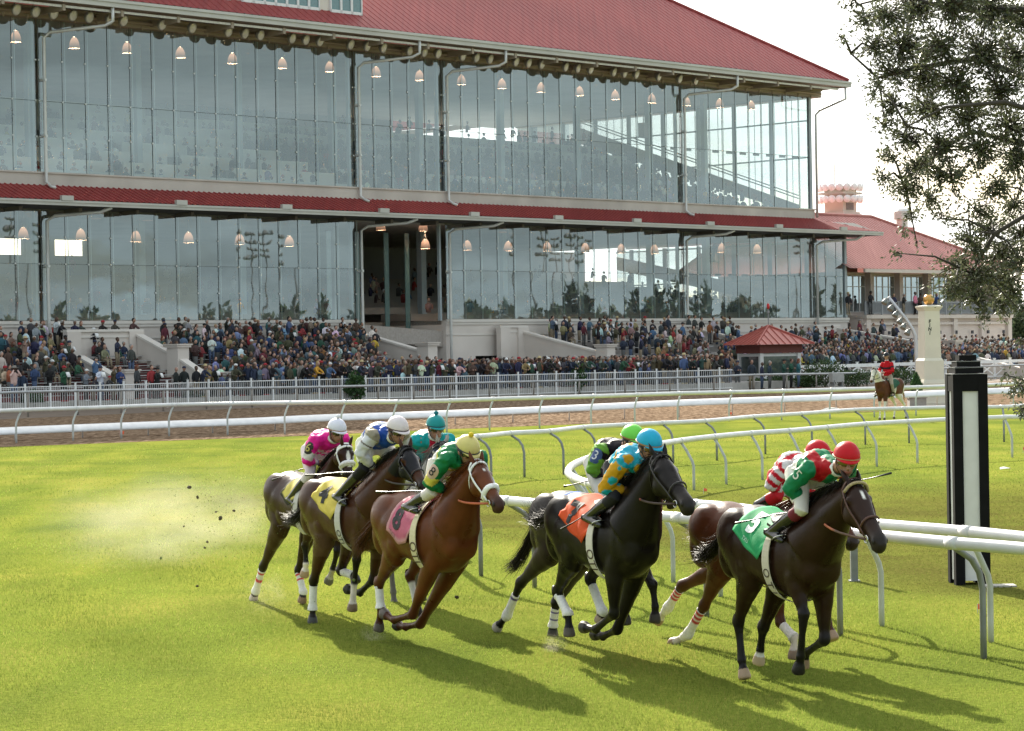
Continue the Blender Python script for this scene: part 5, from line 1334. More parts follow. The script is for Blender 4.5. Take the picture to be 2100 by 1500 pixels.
def grandstand():
    root = thing('grandstand', 'long glass fronted grandstand with red metal roofs behind the track', 'building'); root.rotation_euler = (0, 0, 0)
    cream = mat('cream stucco', (.64, .575, .525), .85, .07, .5, bump=.08, bscale=6); creamd = mat('cream trim', (.69, .64, .59), .8, .06, .6); conc = mat('concrete band', (.52, .48, .44), .85, .13, .4, bump=.1)
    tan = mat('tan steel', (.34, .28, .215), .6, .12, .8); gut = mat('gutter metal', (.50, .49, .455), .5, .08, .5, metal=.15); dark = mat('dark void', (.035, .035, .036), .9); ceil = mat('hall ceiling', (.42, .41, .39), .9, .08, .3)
    par = mat('parapet cream', (.72, .70, .64), .8, .06, .4); floor = mat('hall floor', (.28, .25, .22), .8, .1, .5); colm = mat('column blue grey', (.36, .42, .45), .5, .08, .6); silic = mat('silicone joint', (.07, .085, .09), .5); fin = mat('glass fin edge', (.52, .62, .62), .3, .1, .8); clip = mat('spider clip', (.62, .64, .63), .4, .1, metal=.3)
    red = roof_mat(); gl = glass_mat()
    TL, TR = -26.0, 77.0; TE = 81.6
    # ---- base wall (with the recess of the open bay and service openings)
    mb = MB(); fbox(mb, TL, 25.8, -.4, 0, 0, Z_L0); fbox(mb, 34.2, 37.0, -.4, 0, 0, Z_L0); fbox(mb, 37.0, 42.0, -.4, 0, 2.55, Z_L0); fbox(mb, 42.0, TE, -.4, 0, 0, Z_L0)
    fbox(mb, 25.4, 25.8, -6, -.4, 0, Z_L0); fbox(mb, 34.2, 34.6, -6, -.4, 0, Z_L0)
    fbox(mb, 25.8, 34.2, -6.4, -6, 2.6, Z_L0 - .6); fbox(mb, 25.8, 27.2, -6.4, -6, 0, 2.6); fbox(mb, 32.6, 34.2, -6.4, -6, 0, 2.6)
    fbox(mb, TE - .4, TE, -26, -.4, 0, Z_L0)
    for t0 in (36.6, 42.0): fbox(mb, t0, t0 + .4, 0, .10, 0, 2.55)
    part('base_wall', mb, cream, root)
    mb = MB()
    for z, h, p in ((Z_L0 - .12, .20, .16), (Z_L0 - .30, .16, .09), (4.05, .10, .06)):
        fbox(mb, TL, 25.8, .003, p, z, z + h); fbox(mb, 34.2, TE + .1, .003, p, z, z + h)
    part('string_course', mb, creamd, root)
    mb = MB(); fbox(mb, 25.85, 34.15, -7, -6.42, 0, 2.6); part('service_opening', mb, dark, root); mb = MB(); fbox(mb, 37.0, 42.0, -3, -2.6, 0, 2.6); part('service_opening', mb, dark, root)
    # recessed sill of the open bay slopes back into the hall
    mb = MB(); a = [FP(25.8, -.3, 4.9), FP(34.2, -.3, 4.35), FP(34.2, -5.8, 4.35), FP(25.8, -5.8, 5.2)]; mb.add([v - Vector((0, 0, 1.1)) for v in a] + a, [(0, 3, 2, 1), (4, 5, 6, 7), (0, 1, 5, 4), (1, 2, 6, 5), (2, 3, 7, 6), (3, 0, 4, 7)]); part('doorway_sill', mb, mat('sill stone', (.36, .32, .29), .85), root)
    # ---- floors, ceilings, back walls, slabs
    mb = MB(); fbox(mb, TL, 25.8, -30, -.45, Z_L0 - .3, Z_L0); fbox(mb, 25.8, 34.2, -30, -6.6, Z_L0 - .3, Z_L0); fbox(mb, 34.2, TE, -30, -.45, Z_L0 - .3, Z_L0); part('lower_floor', mb, floor, root)
    mb = MB(); fbox(mb, TL, TR - .1, -30, -.06, Z_L1, Z_U0 - .95); part('upper_slab', mb, ceil, root)
    mb = MB(); fbox(mb, TL, TR - .2, -36, -.30, Z_U1 + .15, Z_U1 + .5); part('upper_ceiling', mb, ceil, root)
    bw = MB(); fbox(bw, TL, TR - 14, -36.4, -36, Z_U0, Z_U1 + .6); fbox(bw, TL, 25, -30.4, -30, Z_L0, 9.6); fbox(bw, 25, TE, -30.4, -30, Z_L0, Z_L1); 
    fbox(bw, TL, 25, -30.4, -30, 9.6, 10.7); [fbox(bw, -24 + 6.2 * k, -21.2 + 6.2 * k, -30.4, -30, 10.7, Z_L1) for k in range(8)]
    part('back_wall', bw, mat('hall wall', (.26, .26, .26), .9, .1, .3), root)
    # ---- seating tiers behind both glass walls
    mb = MB()
    for k in range(8):
        s1 = -1.6 - 2.9 * k; zf = Z_U0 - .5 + .98 * k; fbox(mb, TL, TR - 1.2, s1 - 2.9, s1, zf - .9, zf)
    for k in range(7): s1 = -4 - 3.2 * k; zf = Z_L0 + .55 * (k + 1); fbox(mb, TL, TE - 1.2, s1 - 3.2, s1, zf - .5, zf) if k else (fbox(mb, TL, 25.4, s1 - 3.2, s1, zf - .5, zf), fbox(mb, 34.6, TE - 1.2, s1 - 3.2, s1, zf - .5, zf))
    part('seating_tiers', mb, floor, root)
    rgt = random.Random(3)
    mb = MB()
    for k in range(8):
        s1 = -1.6 - 2.9 * k; zf = Z_U0 - .5 + .98 * k; t = TL
        while t < 27.5:
            L = rgt.choice((5.6, 7.4, 9.2)); fbox(mb, t, min(t + L, 28), s1 - .12, s1, zf - .05, zf + .86); t += L + rgt.choice((.0, 1.1, 1.6))
        if k in (5, 6): fbox(mb, 28, TR - 5, s1 - .12, s1, zf - .05, zf + .9)
        if k in (2,): fbox(mb, 30, TR - 10, s1 - .12, s1, zf - .05, zf + .5)
    part('tier_parapet', mb, par, root)
    mb = MB()                                   # raked end parapet, seen against the sky through the end wall
    for sgn, th, zo in ((1, .25, 0),):
        a = [FP(TR - 1.2, -.6, Z_U0 - .4), FP(TR - 1.2, -25, Z_U0 + 7.2), FP(TR - 1.2, -25, Z_U0 + 8.6), FP(TR - 1.2, -.6, Z_U0 + .4)]; b = [v + BD * .25 for v in a]
        mb.add(a + b, [(0, 1, 2, 3), (7, 6, 5, 4)] + [(i, i + 4, (i + 1) % 4 + 4, (i + 1) % 4) for i in range(4)])
        a = [FP(TE - 1.2, -.6, Z_L0 + .2), FP(TE - 1.2, -25, Z_L0 + 5.0), FP(TE - 1.2, -25, Z_L0 + 6.2), FP(TE - 1.2, -.6, Z_L0 + 1.2)]; b = [v + BD * .25 for v in a]
        mb.add(a + b, [(0, 1, 2, 3), (7, 6, 5, 4)] + [(i, i + 4, (i + 1) % 4 + 4, (i + 1) % 4) for i in range(4)])
    part('raked_parapet', mb, mat('raked parapet', (.44, .40, .36), .8), root)
    mb = MB()
    for (z, o) in ((1.05, 0), (1.55, 0)): mb.tube([FP(TR - 1.1, -.6, Z_U0 + .4 + z * .5), FP(TR - 1.1, -25, Z_U0 + 8.6 + z * .5)], .05, 6)
    part('stair_handrail', mb, clip, root)
    # ---- columns
    for k, t in enumerate([-21.6, -13, -4.4, 4.2, 12.8, 21.4, 30, 38.6, 47.2, 55.8, 64.4, 71.5]):
        mb = MB(); c = FP(t, -7.0, 0); rz = Matrix.Rotation(BRZ, 3, 'Z'); mb.box(c + Vector((0, 0, (Z_U0 + Z_U1) / 2)), (.42, .42, Z_U1 - Z_U0 + .3), rz); mb.box(c + Vector((0, 0, (Z_L0 + Z_L1) / 2)), (.5, .5, Z_L1 - Z_L0), rz); part('column', mb, colm, root)
    # ---- curtain walls, bay by bay
    rgp = random.Random(11)
    def curtain(t0, t1, z0, z1, joints, name='glass_wall', s=0.0, clips=True, fins=True, fin_to=None):
        g = MB(); n = max(1, round((t1 - t0) / PANE)); w = (t1 - t0) / n; zs = [z0] + joints + [z1]
        for i in range(n):
            for a, b in zip(zs, zs[1:]):
                e = [rgp.uniform(-.010, .010) for _ in range(4)]
                A, B_ = t0 + i * w, t0 + (i + 1) * w
                g.add([FP(A + .012, s + e[0], a + .012), FP(B_ - .012, s + e[1], a + .012), FP(B_ - .012, s + e[2] , b - .012), FP(A + .012, s + e[0] + e[2] - e[1], b - .012)], [(0, 1, 2, 3)])
        o = part(name, g, gl, root)
        m = MB()
        for i in range(n + 1): fbox(m, t0 + i * w - .013, t0 + i * w + .013, s - .015, s + .020, z0, z1)
        for z in joints: fbox(m, t0, t1, s - .015, s + .024, z - .012, z + .012)
        part('joints', m, silic, o)
        if fins:
            m = MB()
            for i in range(n + 1): fbox(m, t0 + i * w + .30, t0 + i * w + .34, s - .17, s - .12, z0, z1)
            part('glass_fins', m, fin, o)
        if clips:
            m = MB(); zz = []
            for a, b in zip(zs, zs[1:]): zz += [a, (a + b) / 2]
            for i in range(n + 1):
                for z in zz[1:]: fbox(m, t0 + i * w - .06, t0 + i * w + .06, s + .03, s + .05, z - .045, z + .045)
            part('clips', m, clip, o)
        return o
    for (a, b) in BAYS: curtain(a + .12, b - .12, Z_U0, Z_U1, [Z_U0 + 4.35, ])
    for i, (a, b) in enumerate(BAYS):
        if i == 2: continue
        curtain(a + .12, b - .12, Z_L0 + .1, Z_L1 + .05, [Z_L0 + 3.55])
    curtain(TR + .12, TE, Z_L0 + .1, Z_L1 + .05, [Z_L0 + 3.55], fins=False)
    # glazed fins standing in the open bay
    for t in (25.95, 28.6, 31.4, 33.4):
        m = MB(); fbox(m, t, t + .42, -3.3, -3.24, 4.6, Z_L1 - .5); part('glass_post', m, mat('green glass post', (.10, .17, .165), .15, .1, spec=.8), root)
    # end walls (along -n)
    def endwall(t, z0, z1, s1, joint):
        g = MB(); n = int(-s1 / 2.0); w = -s1 / n
        for i in range(n):
            for a, b in ((z0, joint), (joint, z1)):
                g.quad(FP(t, -i * w - .01, a), FP(t, -(i + 1) * w + .01, a), FP(t, -(i + 1) * w + .01, b), FP(t, -i * w - .01, b))
        o = part('end_glass_wall', g, gl, root); m = MB()
        for i in range(n + 1): fbox(m, t - .02, t + .02, -i * w - .02, -i * w + .02, z0, z1)
        for i in range(0, n + 1, 2): fbox(m, t - .42, t - .14, -i * w - .12, -i * w + .12, z0, z1)
        fbox(m, t - .2, t - .1, s1, 0, joint - .06, joint + .06); fbox(m, t - .2, t - .1, s1, 0, joint + 3.0, joint + 3.12)
        part('mullions', m, colm, o)
    endwall(TR, Z_U0, Z_U1, -34, Z_U0 + 4.35); endwall(TE, Z_L0 + .1, Z_L1, -26, Z_L0 + 3.55)
    # dark purlin blocks tying the front glass, seen against the end wall
    for i in range(22): m = MB(); t = 60.2 + 1.72 * (i % 10 if i < 10 else i - 10); z = Z_U0 + 4.22 if i < 10 else Z_L0 + 3.45; fbox(m, t - .55, t + .15, -.62, -.50, z, z + .2); part('tie_block', m, mat('tie block', (.10, .11, .11), .6), root)
    # ---- concrete band over the canopy and the canopy itself
    mb = MB(); fbox(mb, TL, TR + .15, -.35, .12, 13.15, Z_U0 - .06); fbox(mb, TL, TR + .2, -.35, .20, Z_U0 - .06, Z_U0 + .04); fbox(mb, TR - .2, TR + .15, -34, -.35, 13.15, Z_U0 - .06); part('concrete_band', mb, conc, root)
    cz0, cz1, cs = 12.38, 13.42, 2.7
    mb = MB(); corrug(mb, TL, TR, [(cs, cz0), (.12, cz1)])
    # hipped return at the right-hand end
    n = 16
    for i in range(n):
        a = TR + (TE + 1.2 - TR) * i / n; b = TR + (TE + 1.2 - TR) * (i + 1) / n
        def hq(t): k = (t - TR) / (TE + 1.2 - TR); return (.12 + (cs - .12) * k, cz1 + (cz0 - cz1) * k)
        for (x0, x1, u) in ((a, a + (b - a) * .75, 0), (a + (b - a) * .75, b, .05)):
            (s0, z0), (s1, z1) = hq(x0), hq(x1); U = Vector((0, 0, u)); mb.quad(FP(x0, cs, cz0) + U, FP(x1, cs, cz0) + U, FP(x1, s1, z1) + U, FP(x0, s0, z0) + U)
    mb.quad(FP(TR, .12, cz1), FP(TE + 1.2, cs, cz0), FP(TE + 1.2, -26, cz0), FP(TR, -26, cz1))
    for i in range(40): s = cs - .7 * i; k = min(1, max(0, (cs - s) / (cs - .12))); mb.tube([FP(TE + 1.2, s, cz0 + .04), FP(TE + 1.2 - (TE + 1.2 - TR) * k, s, cz0 + (cz1 - cz0) * k + .04)], .03, 4)
    part('canopy_roof', mb, red, root)
    mb = MB(); fbox(mb, TL, TE + 1.4, cs - .02, cs + .14, cz0 - .34, cz0 - .03); fbox(mb, TE + 1.2, TE + 1.4, -26, cs - .03, cz0 - .34, cz0 - .03); fbox(mb, TL, TE + 1.4, cs + .14, cs + .20, cz0 - .16, cz0 - .06)
    part('canopy_gutter', mb, gut, root)
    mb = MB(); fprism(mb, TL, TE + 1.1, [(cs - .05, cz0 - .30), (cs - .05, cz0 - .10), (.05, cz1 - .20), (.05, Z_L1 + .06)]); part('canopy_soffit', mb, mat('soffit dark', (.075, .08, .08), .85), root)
    for k in range(25): mb = MB(); t = TL + 2 + 4.3 * k; fbox(mb, t - .12, t + .12, .1, 1.7, 11.74, 12.0); part('soffit_bracket', mb, mat('bracket dark', (.13, .115, .095), .7), root)
    for k in range(12):
        t = -8.6 * 2 + 8.6 * k; m = MB(); fbox(m, t - .42, t + .42, cs + .02, cs + .25, cz0 - .05, cz0 + .25); part('gutter_box', m, gut, root)
    # ---- main roof
    ez, es = 24.65, 3.3
    te = t_at(1741, es, ez); TAN = .66
    mb = MB(); hip_roof(mb, TL, te, es, -93, ez, TAN, rib=.62); part('main_roof', mb, red, root)
    mb = MB(); fbox(mb, TL, te + .1, es - .05, es + .16, ez - .52, ez - .05); fbox(mb, TL, te + .1, es + .16, es + .24, ez - .24, ez - .10); fbox(mb, te - .1, te + .1, -93, es - .06, ez - .52, ez - .05); part('main_gutter', mb, gut, root)
    mb = MB(); fbox(mb, TL, te - 1.2, es - .34, es - .18, ez - .80, ez - .66); part('cable_rail', mb, mat('conduit white', (.66, .65, .60), .5), root)
    mb = MB(); fprism(mb, TL, te - .3, [(es - .1, ez - .50), (es - .1, ez - .40), (-.4, ez - .05), (-.4, ez - .12)]); part('eave_soffit', mb, tan, root)
    mb = MB(); fbox(mb, TL, TR + .9, -.30, .42, Z_U1 + .02, Z_U1 + .55); fbox(mb, TL, TR + .9, .30, .55, Z_U1 + .55, Z_U1 + .72); fbox(mb, TR - .3, TR + .9, -34, -.30, Z_U1 + .02, Z_U1 + .55); mb.tube([FP(TL, .62, Z_U1 + .30), FP(TR + .6, .62, Z_U1 + .30)], .10, 8); part('eave_beam', mb, tan, root)
    for k in range(60): mb = MB(); t = TL + 1 + 1.72 * k; mb.tube([FP(t, .45, Z_U1 + .14), FP(t, .45, Z_U1 - .10)], [.13, .03], 6); part('beam_bracket', mb, tan, root)
    for k in range(27):
        t = TL + 4.3 * k
        if t < te - 2: mb = MB(); fbox(mb, t - .1, t + .1, .4, es - .1, ez - 1.0, ez - .62); part('eave_rafter', mb, tan, root)
    # floodlights under the eave
    lens = mat('lamp glass', (.74, .71, .64), .3, .15, 2, spec=.8, coat=.4); body = mat('lamp housing', (.36, .345, .31), .45, .15, metal=.3)
    xs = [30, 70, 107, 146, 180, 222, 250, 329, 391, 465, 499, 531, 596, 624, 653, 716, 750, 783, 837, 867, 895, 946, 974, 1002, 1055, 1081, 1108, 1157, 1182, 1208, 1256, 1278, 1302, 1348, 1391, 1424]
    for x in xs:
        t = t_at(x, 1.6, 24); c = FP(t, 1.7, ez - .98); ax_ = (BN * .86 - Vector((0, 0, .36)) + BD * .28).normalized(); m = MB()
        pr = [(-.30, .09), (-.24, .20), (-.05, .34), (.06, .385), (.10, .40)]; m.tube([c + ax_ * a for a, r in pr], [r for a, r in pr], 14); m.tube([c - ax_ * .15, c - ax_ * .1 + Vector((0, 0, .42))], .04, 6); fo = part('floodlight', m, body, root, True)
        m = MB(); m.tube([c + ax_ * a for a in (.10, .14, .165)], [.37, .28, .06], 14); part('lens', m, lens, fo, True)
    # ---- downpipes with swan necks
    lp = mat('downpipe pale', (.60, .60, .58), .4, .10, .8, metal=.2)
    def pipe(pts, r=.105, m_=lp, name='downpipe'):
        m = MB(); m.tube(pts, r, 10); return part(name, m, m_, root, True)
    for x in (92, 737, 918, 1405):
        t = t_at(x, .35, 18)
        pipe([FP(t + 3.0, es, ez - .5), FP(t + 3.0, es, ez - 1.35), FP(t + 2.7, es - .4, ez - 1.62), FP(t + .35, .55, ez - 1.95), FP(t, .36, ez - 2.3), FP(t, .36, Z_U0 + .4), FP(t, .36, 13.6), FP(t + .1, .7, 13.32), FP(t + .2, 1.0, 13.22)])
        pipe([FP(t + 3.2, cs - .1, cz0 - .35), FP(t + 2.6, cs - .5, 11.75), FP(t + .4, .6, 11.55), FP(t, .36, 11.25), FP(t, .36, 5.2), FP(t, .36, .1)])
        for z in (Z_U0 + 2.2, Z_U0 + 5.6, Z_L0 + 3.4): m = MB(); m.tube([FP(t - .05, .02, z), FP(t, .50, z)], .10, 6); part('pipe_bracket', m, clip, root)
        m = MB(); fbox(m, t - .62, t - .46, -.30, -.06, Z_U0, Z_U1); fbox(m, t - .62, t - .46, -.30, -.06, Z_L0, Z_L1); part('pipe_reflection_strip', m, colm, root)  # strip stands in for the downpipe's dark reflection in the glass
    t = t_at(1674, .35, 18); tp_ = te - .5; pipe([FP(tp_, es, ez - .5), FP(tp_, es, ez - 1.5), FP(tp_ - .4, es - .5, ez - 1.75), FP(t + .4, .5, ez - 2.2), FP(t, .36, ez - 2.6), FP(t, .36, 13.5)])
    t = t_at(1676, .35, 8); pipe([FP(t + 3.6, cs - .1, cz0 - .3), FP(t + 3.2, cs - .6, 11.7), FP(t + .5, .6, 11.5), FP(t, .36, 11.2), FP(t, .36, 4.0)])
    # ---- clerestory on the roof
    q0, q1 = t_at(300, 1.7, 26), t_at(742, 1.7, 26); zb = ez + (es - 1.9) * TAN
    mb = MB(); fbox(mb, q0, q1, -8, 1.6, zb, zb + 4.2); fbox(mb, q0 - .2, q1 + .25, -8, 2.1, zb + 4.2, zb + 4.6); cl = part('clerestory', mb, creamd, root); mb = MB(); fbox(mb, -40, 11.5, -16, 1.2, zb + 3, 35); fbox(mb, -40.3, 11.9, -16.3, 1.7, 35, 35.5); part('unseen_shade_block', mb, creamd, root)  # upper box is unseen, added so its shadow darkens the dirt at left
    wh = mat('window frame white', (.74, .74, .76), .5, .05); n = int((q1 - q0) / .95)
    for i in range(n):
        a = q0 + (q1 - q0) * i / n; b = q0 + (q1 - q0) * (i + 1) / n
        if i % 8 == 7: continue
        m = MB(); fbox(m, a + .02, b - .02, 1.62, 1.78, zb + .1, zb + .3); fbox(m, a, a + .09, 1.62, 1.78, zb + .1, zb + 3.9); fbox(m, b - .09, b, 1.62, 1.78, zb + .1, zb + 3.9); fbox(m, a + .05, b - .05, 1.62, 1.78, zb + 3.7, zb + 3.9); w_ = part('window_frame', m, wh, root); w_.parent = cl
        m = MB(); m.quad(FP(a + .06, 1.70, zb + .3), FP(b - .06, 1.70, zb + .3), FP(b - .06, 1.70, zb + 3.7), FP(a + .06, 1.70, zb + 3.7)); part('pane', m, mat('clerestory pane', (.10, .20, .21), .08, .1, spec=.9, coat=.6), w_)
    # speaker boxes hung inside the right-hand bays
    for (x, y, s_) in ((1322, 268, -3.2), (1463, 524, -2.6)):
        t = t_at(x, s_, 15); z = z_at(x, y, s_); m = MB(); c = FP(t, s_, z); m.box(c, (.95, .5, 1.15), Matrix.Rotation(BRZ + .3, 3, 'Z')); m.tube([c, c + Vector((0, 0, 1.4))], .04, 6); part('loudspeaker', m, mat('speaker grey', (.10, .11, .12), .6), root)
    return root
def pendant_lamps():
    shade = None
    m, nt, b = new_mat('lamp shade'); setin(b, Roughness=.3); b.inputs['Base Color'].default_value = (.40, .33, .29, 1); b.inputs['Emission Color'].default_value = (1, .52, .32, 1)
    tc = nd(nt, 'ShaderNodeTexCoord'); sp = nd(nt, 'ShaderNodeSeparateXYZ'); nt.links.new(tc.outputs['Object'], sp.inputs[0]); rp = ramp(nt, [(.2, (.10, .10, .10)), (.75, (1, 1, 1))]); mr = nd(nt, 'ShaderNodeMapRange'); mr.inputs[1].default_value = -.5; mr.inputs[2].default_value = .45; nt.links.new(sp.outputs['Z'], mr.inputs[0]); nt.links.new(mr.outputs[0], rp.inputs['Fac'])
    ml = nd(nt, 'ShaderNodeMath', operation='MULTIPLY'); ml.inputs[1].default_value = LAMP; nt.links.new(rp.outputs[0], ml.inputs[0]); nt.links.new(ml.outputs[0], b.inputs['Emission Strength'])
    m2, nt2, b2 = new_mat('lamp bulb'); b2.inputs['Emission Color'].default_value = (1, .72, .48, 1); b2.inputs['Emission Strength'].default_value = 110
    hang = mat('lamp stem', (.2, .2, .2), .5)
    mb = MB(); mb.rings([[Vector((r * math.cos(2 * math.pi * k / 16), r * math.sin(2 * math.pi * k / 16), z)) for k in range(16)] for r, z in ((.34, -.36), (.335, -.24), (.30, -.04), (.25, .12), (.16, .27), (.09, .33))], caps=False); sh = mb.mesh('lamp_shade', m, True)
    mb = MB(); mb.ball((0, 0, .05), (.10, .10, .14), 10, 7); bu = mb.mesh('bulb', m2, True)
    mb = MB(); mb.lathe([(.10, .36), (.12, .5), (.05, .56), (.03, 1.5)], n=8); stm = mb.mesh('stem', hang, True)
    first = None
    def lamp(x, y, s, label, grp):
        t = t_at(x, s, 15); z = z_at(x, y, s); r = thing('pendant_lamp', label, 'lamp', FP(t, s, z), BRZ, grp)
        for nm, me in (('lamp_shade', sh), ('bulb', bu), ('stem', stm)): o = bpy.data.objects.new(nm, me); COL.objects.link(o); o.parent = r
    up = [(37, 75), (157, 88), (265, 98), (374, 108), (481, 120), (583, 130), (680, 137), (775, 147), (864, 155), (950, 164), (1033, 172), (1113, 180), (1192, 187), (1265, 195), (1340, 202)]
    for x, y in up: lamp(x, y, -1.7, 'bell shaped glass pendant lamp glowing behind the upper glass wall', 'pendant lamps behind the upper glass')
    for x, y in [(1411, 208), (1479, 212), (1544, 216)]: lamp(x, y, -1.7, 'unlit looking bell lamp against the bright sky at the upper right end', 'pale pendant lamps at the upper right end')
    lo = [(45, 478), (163, 481), (276, 485), (384, 487), (489, 491), (591, 495), (956, 503), (1040, 505), (1120, 506), (1198, 508), (1272, 510), (1340, 511), (1478, 509), (1551, 510)]
    for x, y in lo: lamp(x, y, -1.7, 'bell shaped pendant lamp of the lower row behind the lower glass', 'lower row of pendant lamps')
    l2 = [(195, 438), (301, 442), (506, 447), (1028, 468), (1172, 470), (1253, 474)]
    for x, y in l2: lamp(x, y, -5.5, 'pendant lamp hanging high under the canopy behind the lower glass', 'high pendant lamps behind the lower glass')
    for x, y, w in ((779, 462, 'unlit grey pendant lamp in the open dark bay'), (866, 464, 'glowing pendant lamp under the canopy in the open dark bay'), (870, 500, 'glowing pendant lamp hanging lower in the open dark bay')): lamp(x, y, -2.2, w, None)
LAMP = .42
# ------------------------------------------------------------------ terrace walls in front of the stand
def terrace():
    cream = mat('cream stucco', (.64, .575, .525), .85, .07, .5, bump=.08, bscale=6); cap = mat('cream trim', (.69, .64, .59), .8, .06, .6)
    def stair_wall(label, t, segs, th=.42, flat=None):
        """wall running out from the stand, segs: (s0, z0, s1, z1) tops; newels between"""
        b0 = FP(t, 0, 0); root = thing('stair_wall', label, 'wall', b0)
        w = MB(); c = MB(); nw = MB()
        def prof(mb, s0, z0, s1, z1, zl0, zl1, t0, t1):
            p = [(s0, zl0), (s1, zl1), (s1, z1), (s0, z0)]; a = [FP(t0, s, z) - b0 for s, z in p]; b = [FP(t1, s, z) - b0 for s, z in p]
            mb.add(a + b, [(3, 2, 1, 0), (4, 5, 6, 7)] + [(i, (i + 1) % 4, (i + 1) % 4 + 4, i + 4) for i in range(4)])
        for (s0, z0, s1, z1) in segs:
            prof(w, s0, z0, s1, z1, 0, 0, t, t + th); prof(c, s0, z0 + .14, s1, z1 + .14, z0 + .003, z1 + .003, t - .08, t + th + .08); prof(c, s0, z0 - .20, s1, z1 - .20, z0 - .28, z1 - .28, t + th + .003, t + th + .05)
        for (s0, z0, s1, z1) in segs:
            for (s, z, sg) in ((s1, z1, 1),):
                def nb(mb, a0, a1, q0, q1, zz0, zz1):
                    b = [FP(t + a0, q0, zz0) - b0, FP(t + a0, q1, zz0) - b0, FP(t + a1, q1, zz0) - b0, FP(t + a1, q0, zz0) - b0]; mb.hexa(b, [v + Vector((0, 0, zz1 - zz0)) for v in b])
                nb(nw, -.22, th + .22, s, s + 1.05, 0, z + .42); nb(nw, -.32, th + .32, s - .1, s + 1.15, z + .42, z + .56); nb(nw, -.38, th + .38, s - .16, s + 1.21, z + .56, z + .64)
        if flat:
            (f0, f1, sf, zf) = flat; 
            def nb(mb, a0, a1, q0, q1, zz0, zz1):
                b = [FP(a0, q0, zz0) - b0, FP(a0, q1, zz0) - b0, FP(a1, q1, zz0) - b0, FP(a1, q0, zz0) - b0]; mb.hexa(b, [v + Vector((0, 0, zz1 - zz0)) for v in b])
            nb(w, f0, f1, sf - .4, sf, 0, zf); nb(c, f0 - .1, f1 + .1, sf - .5, sf + .1, zf + .003, zf + .15); nb(c, f0, f1, sf + .003, sf + .05, zf - .35, zf - .22)
            nb(nw, f1 - 1.0, f1 + .1, sf - .3, sf + .16, 0, zf + .003 - .004); nb(nw, f0 - .1, f0 + .9, sf - .3, sf + .16, 0, zf - .004)
        part('wall_face', w, cream, root); part('coping', c, cap, root); part('newel_post', nw, cream, root)
    stair_wall('cream stair wall with a long flat parapet at the left end of the stand', t_at(277, 3.2, 4), [(3.4, 4.15, 6.6, 3.0), (7.65, 2.6, 10.6, 1.3)], flat=(t_at(138, 3.2, 4), t_at(277, 3.2, 4) + .5, 3.2, 4.45))
    stair_wall('low cream stair wall below the long flat parapet', t_at(190, 6.5, 3), [(5.0, 2.9, 8.9, 1.55)])
    stair_wall('cream stair wall stepping down beside the dark service opening', t_at(1065, .5, 4), [(.6, 4.2, 8.2, 2.6), (9.25, 2.1, 14.6, .7)], flat=(t_at(1020, .5, 4), t_at(1065, .5, 4) + .45, .8, 4.55))
    stair_wall('cream stair wall behind the red roofed kiosk', t_at(1437, 1.0, 4), [(1.2, 4.1, 10.2, 2.4), (11.2, 2.0, 16, .8)], flat=(t_at(1385, 1, 4), t_at(1437, 1, 4) + .45, 1.1, 4.5))
    stair_wall('cream stair wall at the far right corner of the stand', t_at(1712, 1.0, 4), [(1.2, 4.2, 12.0, 2.5), (13.0, 2.0, 19, .7)], flat=(t_at(1668, 1, 4), t_at(1712, 1, 4) + .45, 1.1, 4.45))
    stair_wall('short cream stair wall stepping down from the open dark bay', 25.4, [(.4, 4.2, 6.5, 2.9), (7.5, 2.3, 13, .8)])
    # stepped terraces carrying the crowd
    conc = mat('terrace concrete', (.34, .31, .29), .85, .14, .8); redm = mat('red riser', (.15, .035, .035), .7, .15, 1); alu = mat('bench aluminium', (.50, .50, .50), .4, .1, metal=.4)
    secs = [(-24, 24.8, 'wide terrace of red risers with metal benches at the left', True), (43.2, 57.0, 'terrace of steps below the middle right glass', False), (58.5, 76.2, 'terrace of steps between the two right stair walls', False), (77.5, 90, 'terrace of steps at the right corner of the stand', False)]
    for (t0, t1, lab, rd) in secs:
        root = thing('terrace', lab, 'bleachers', FP(t0, 0, 0)); b0 = FP(t0, 0, 0); st = MB(); ri = MB(); be = MB()
        sm, sd_ = (9.6, .88) if t0 < 0 else (14.2, 1.3)
        for k in range(10):
            s1 = sm - sd_ * k; z = APR + .29 * (k + 1); 
            for (mbx, a0, a1, q0, q1, z0, z1) in ((st, t0, t1, .05, s1, z - .29, z), (ri, t0 + .02, t1 - .02, s1 + .003, s1 + .03, z - .27, z - .03)):
                b = [FP(a0, q0, z0) - b0, FP(a0, q1, z0) - b0, FP(a1, q1, z0) - b0, FP(a1, q0, z0) - b0][::1]
                mbx.hexa(b[::-1] if False else [b[0], b[1], b[2], b[3]], [v + Vector((0, 0, z1 - z0)) for v in b])
            if k % 2 == 0 or rd:
                b = [FP(a, q, z + .40) - b0 for a, q in ((t0 + .4, s1 - .75), (t0 + .4, s1 - .45), (t1 - .4, s1 - .45), (t1 - .4, s1 - .75))]; be.hexa(b, [v + Vector((0, 0, .05)) for v in b])
        part('steps', st, conc, root); part('risers', ri, redm if rd else conc, root)
        part('benches', be, alu, root)
TER = [(-24, 24.8), (43.2, 57.0), (58.5, 76.2), (77.5, 90)]
def terrace_z(t, s):
    for a, b in TER:
        sm, sd_ = (9.6, .88) if a < 0 else (14.2, 1.3)
        if a <= t <= b and s < sm: return APR + .29 * (min(9, int((sm - s) / sd_)) + 1)
    return APR
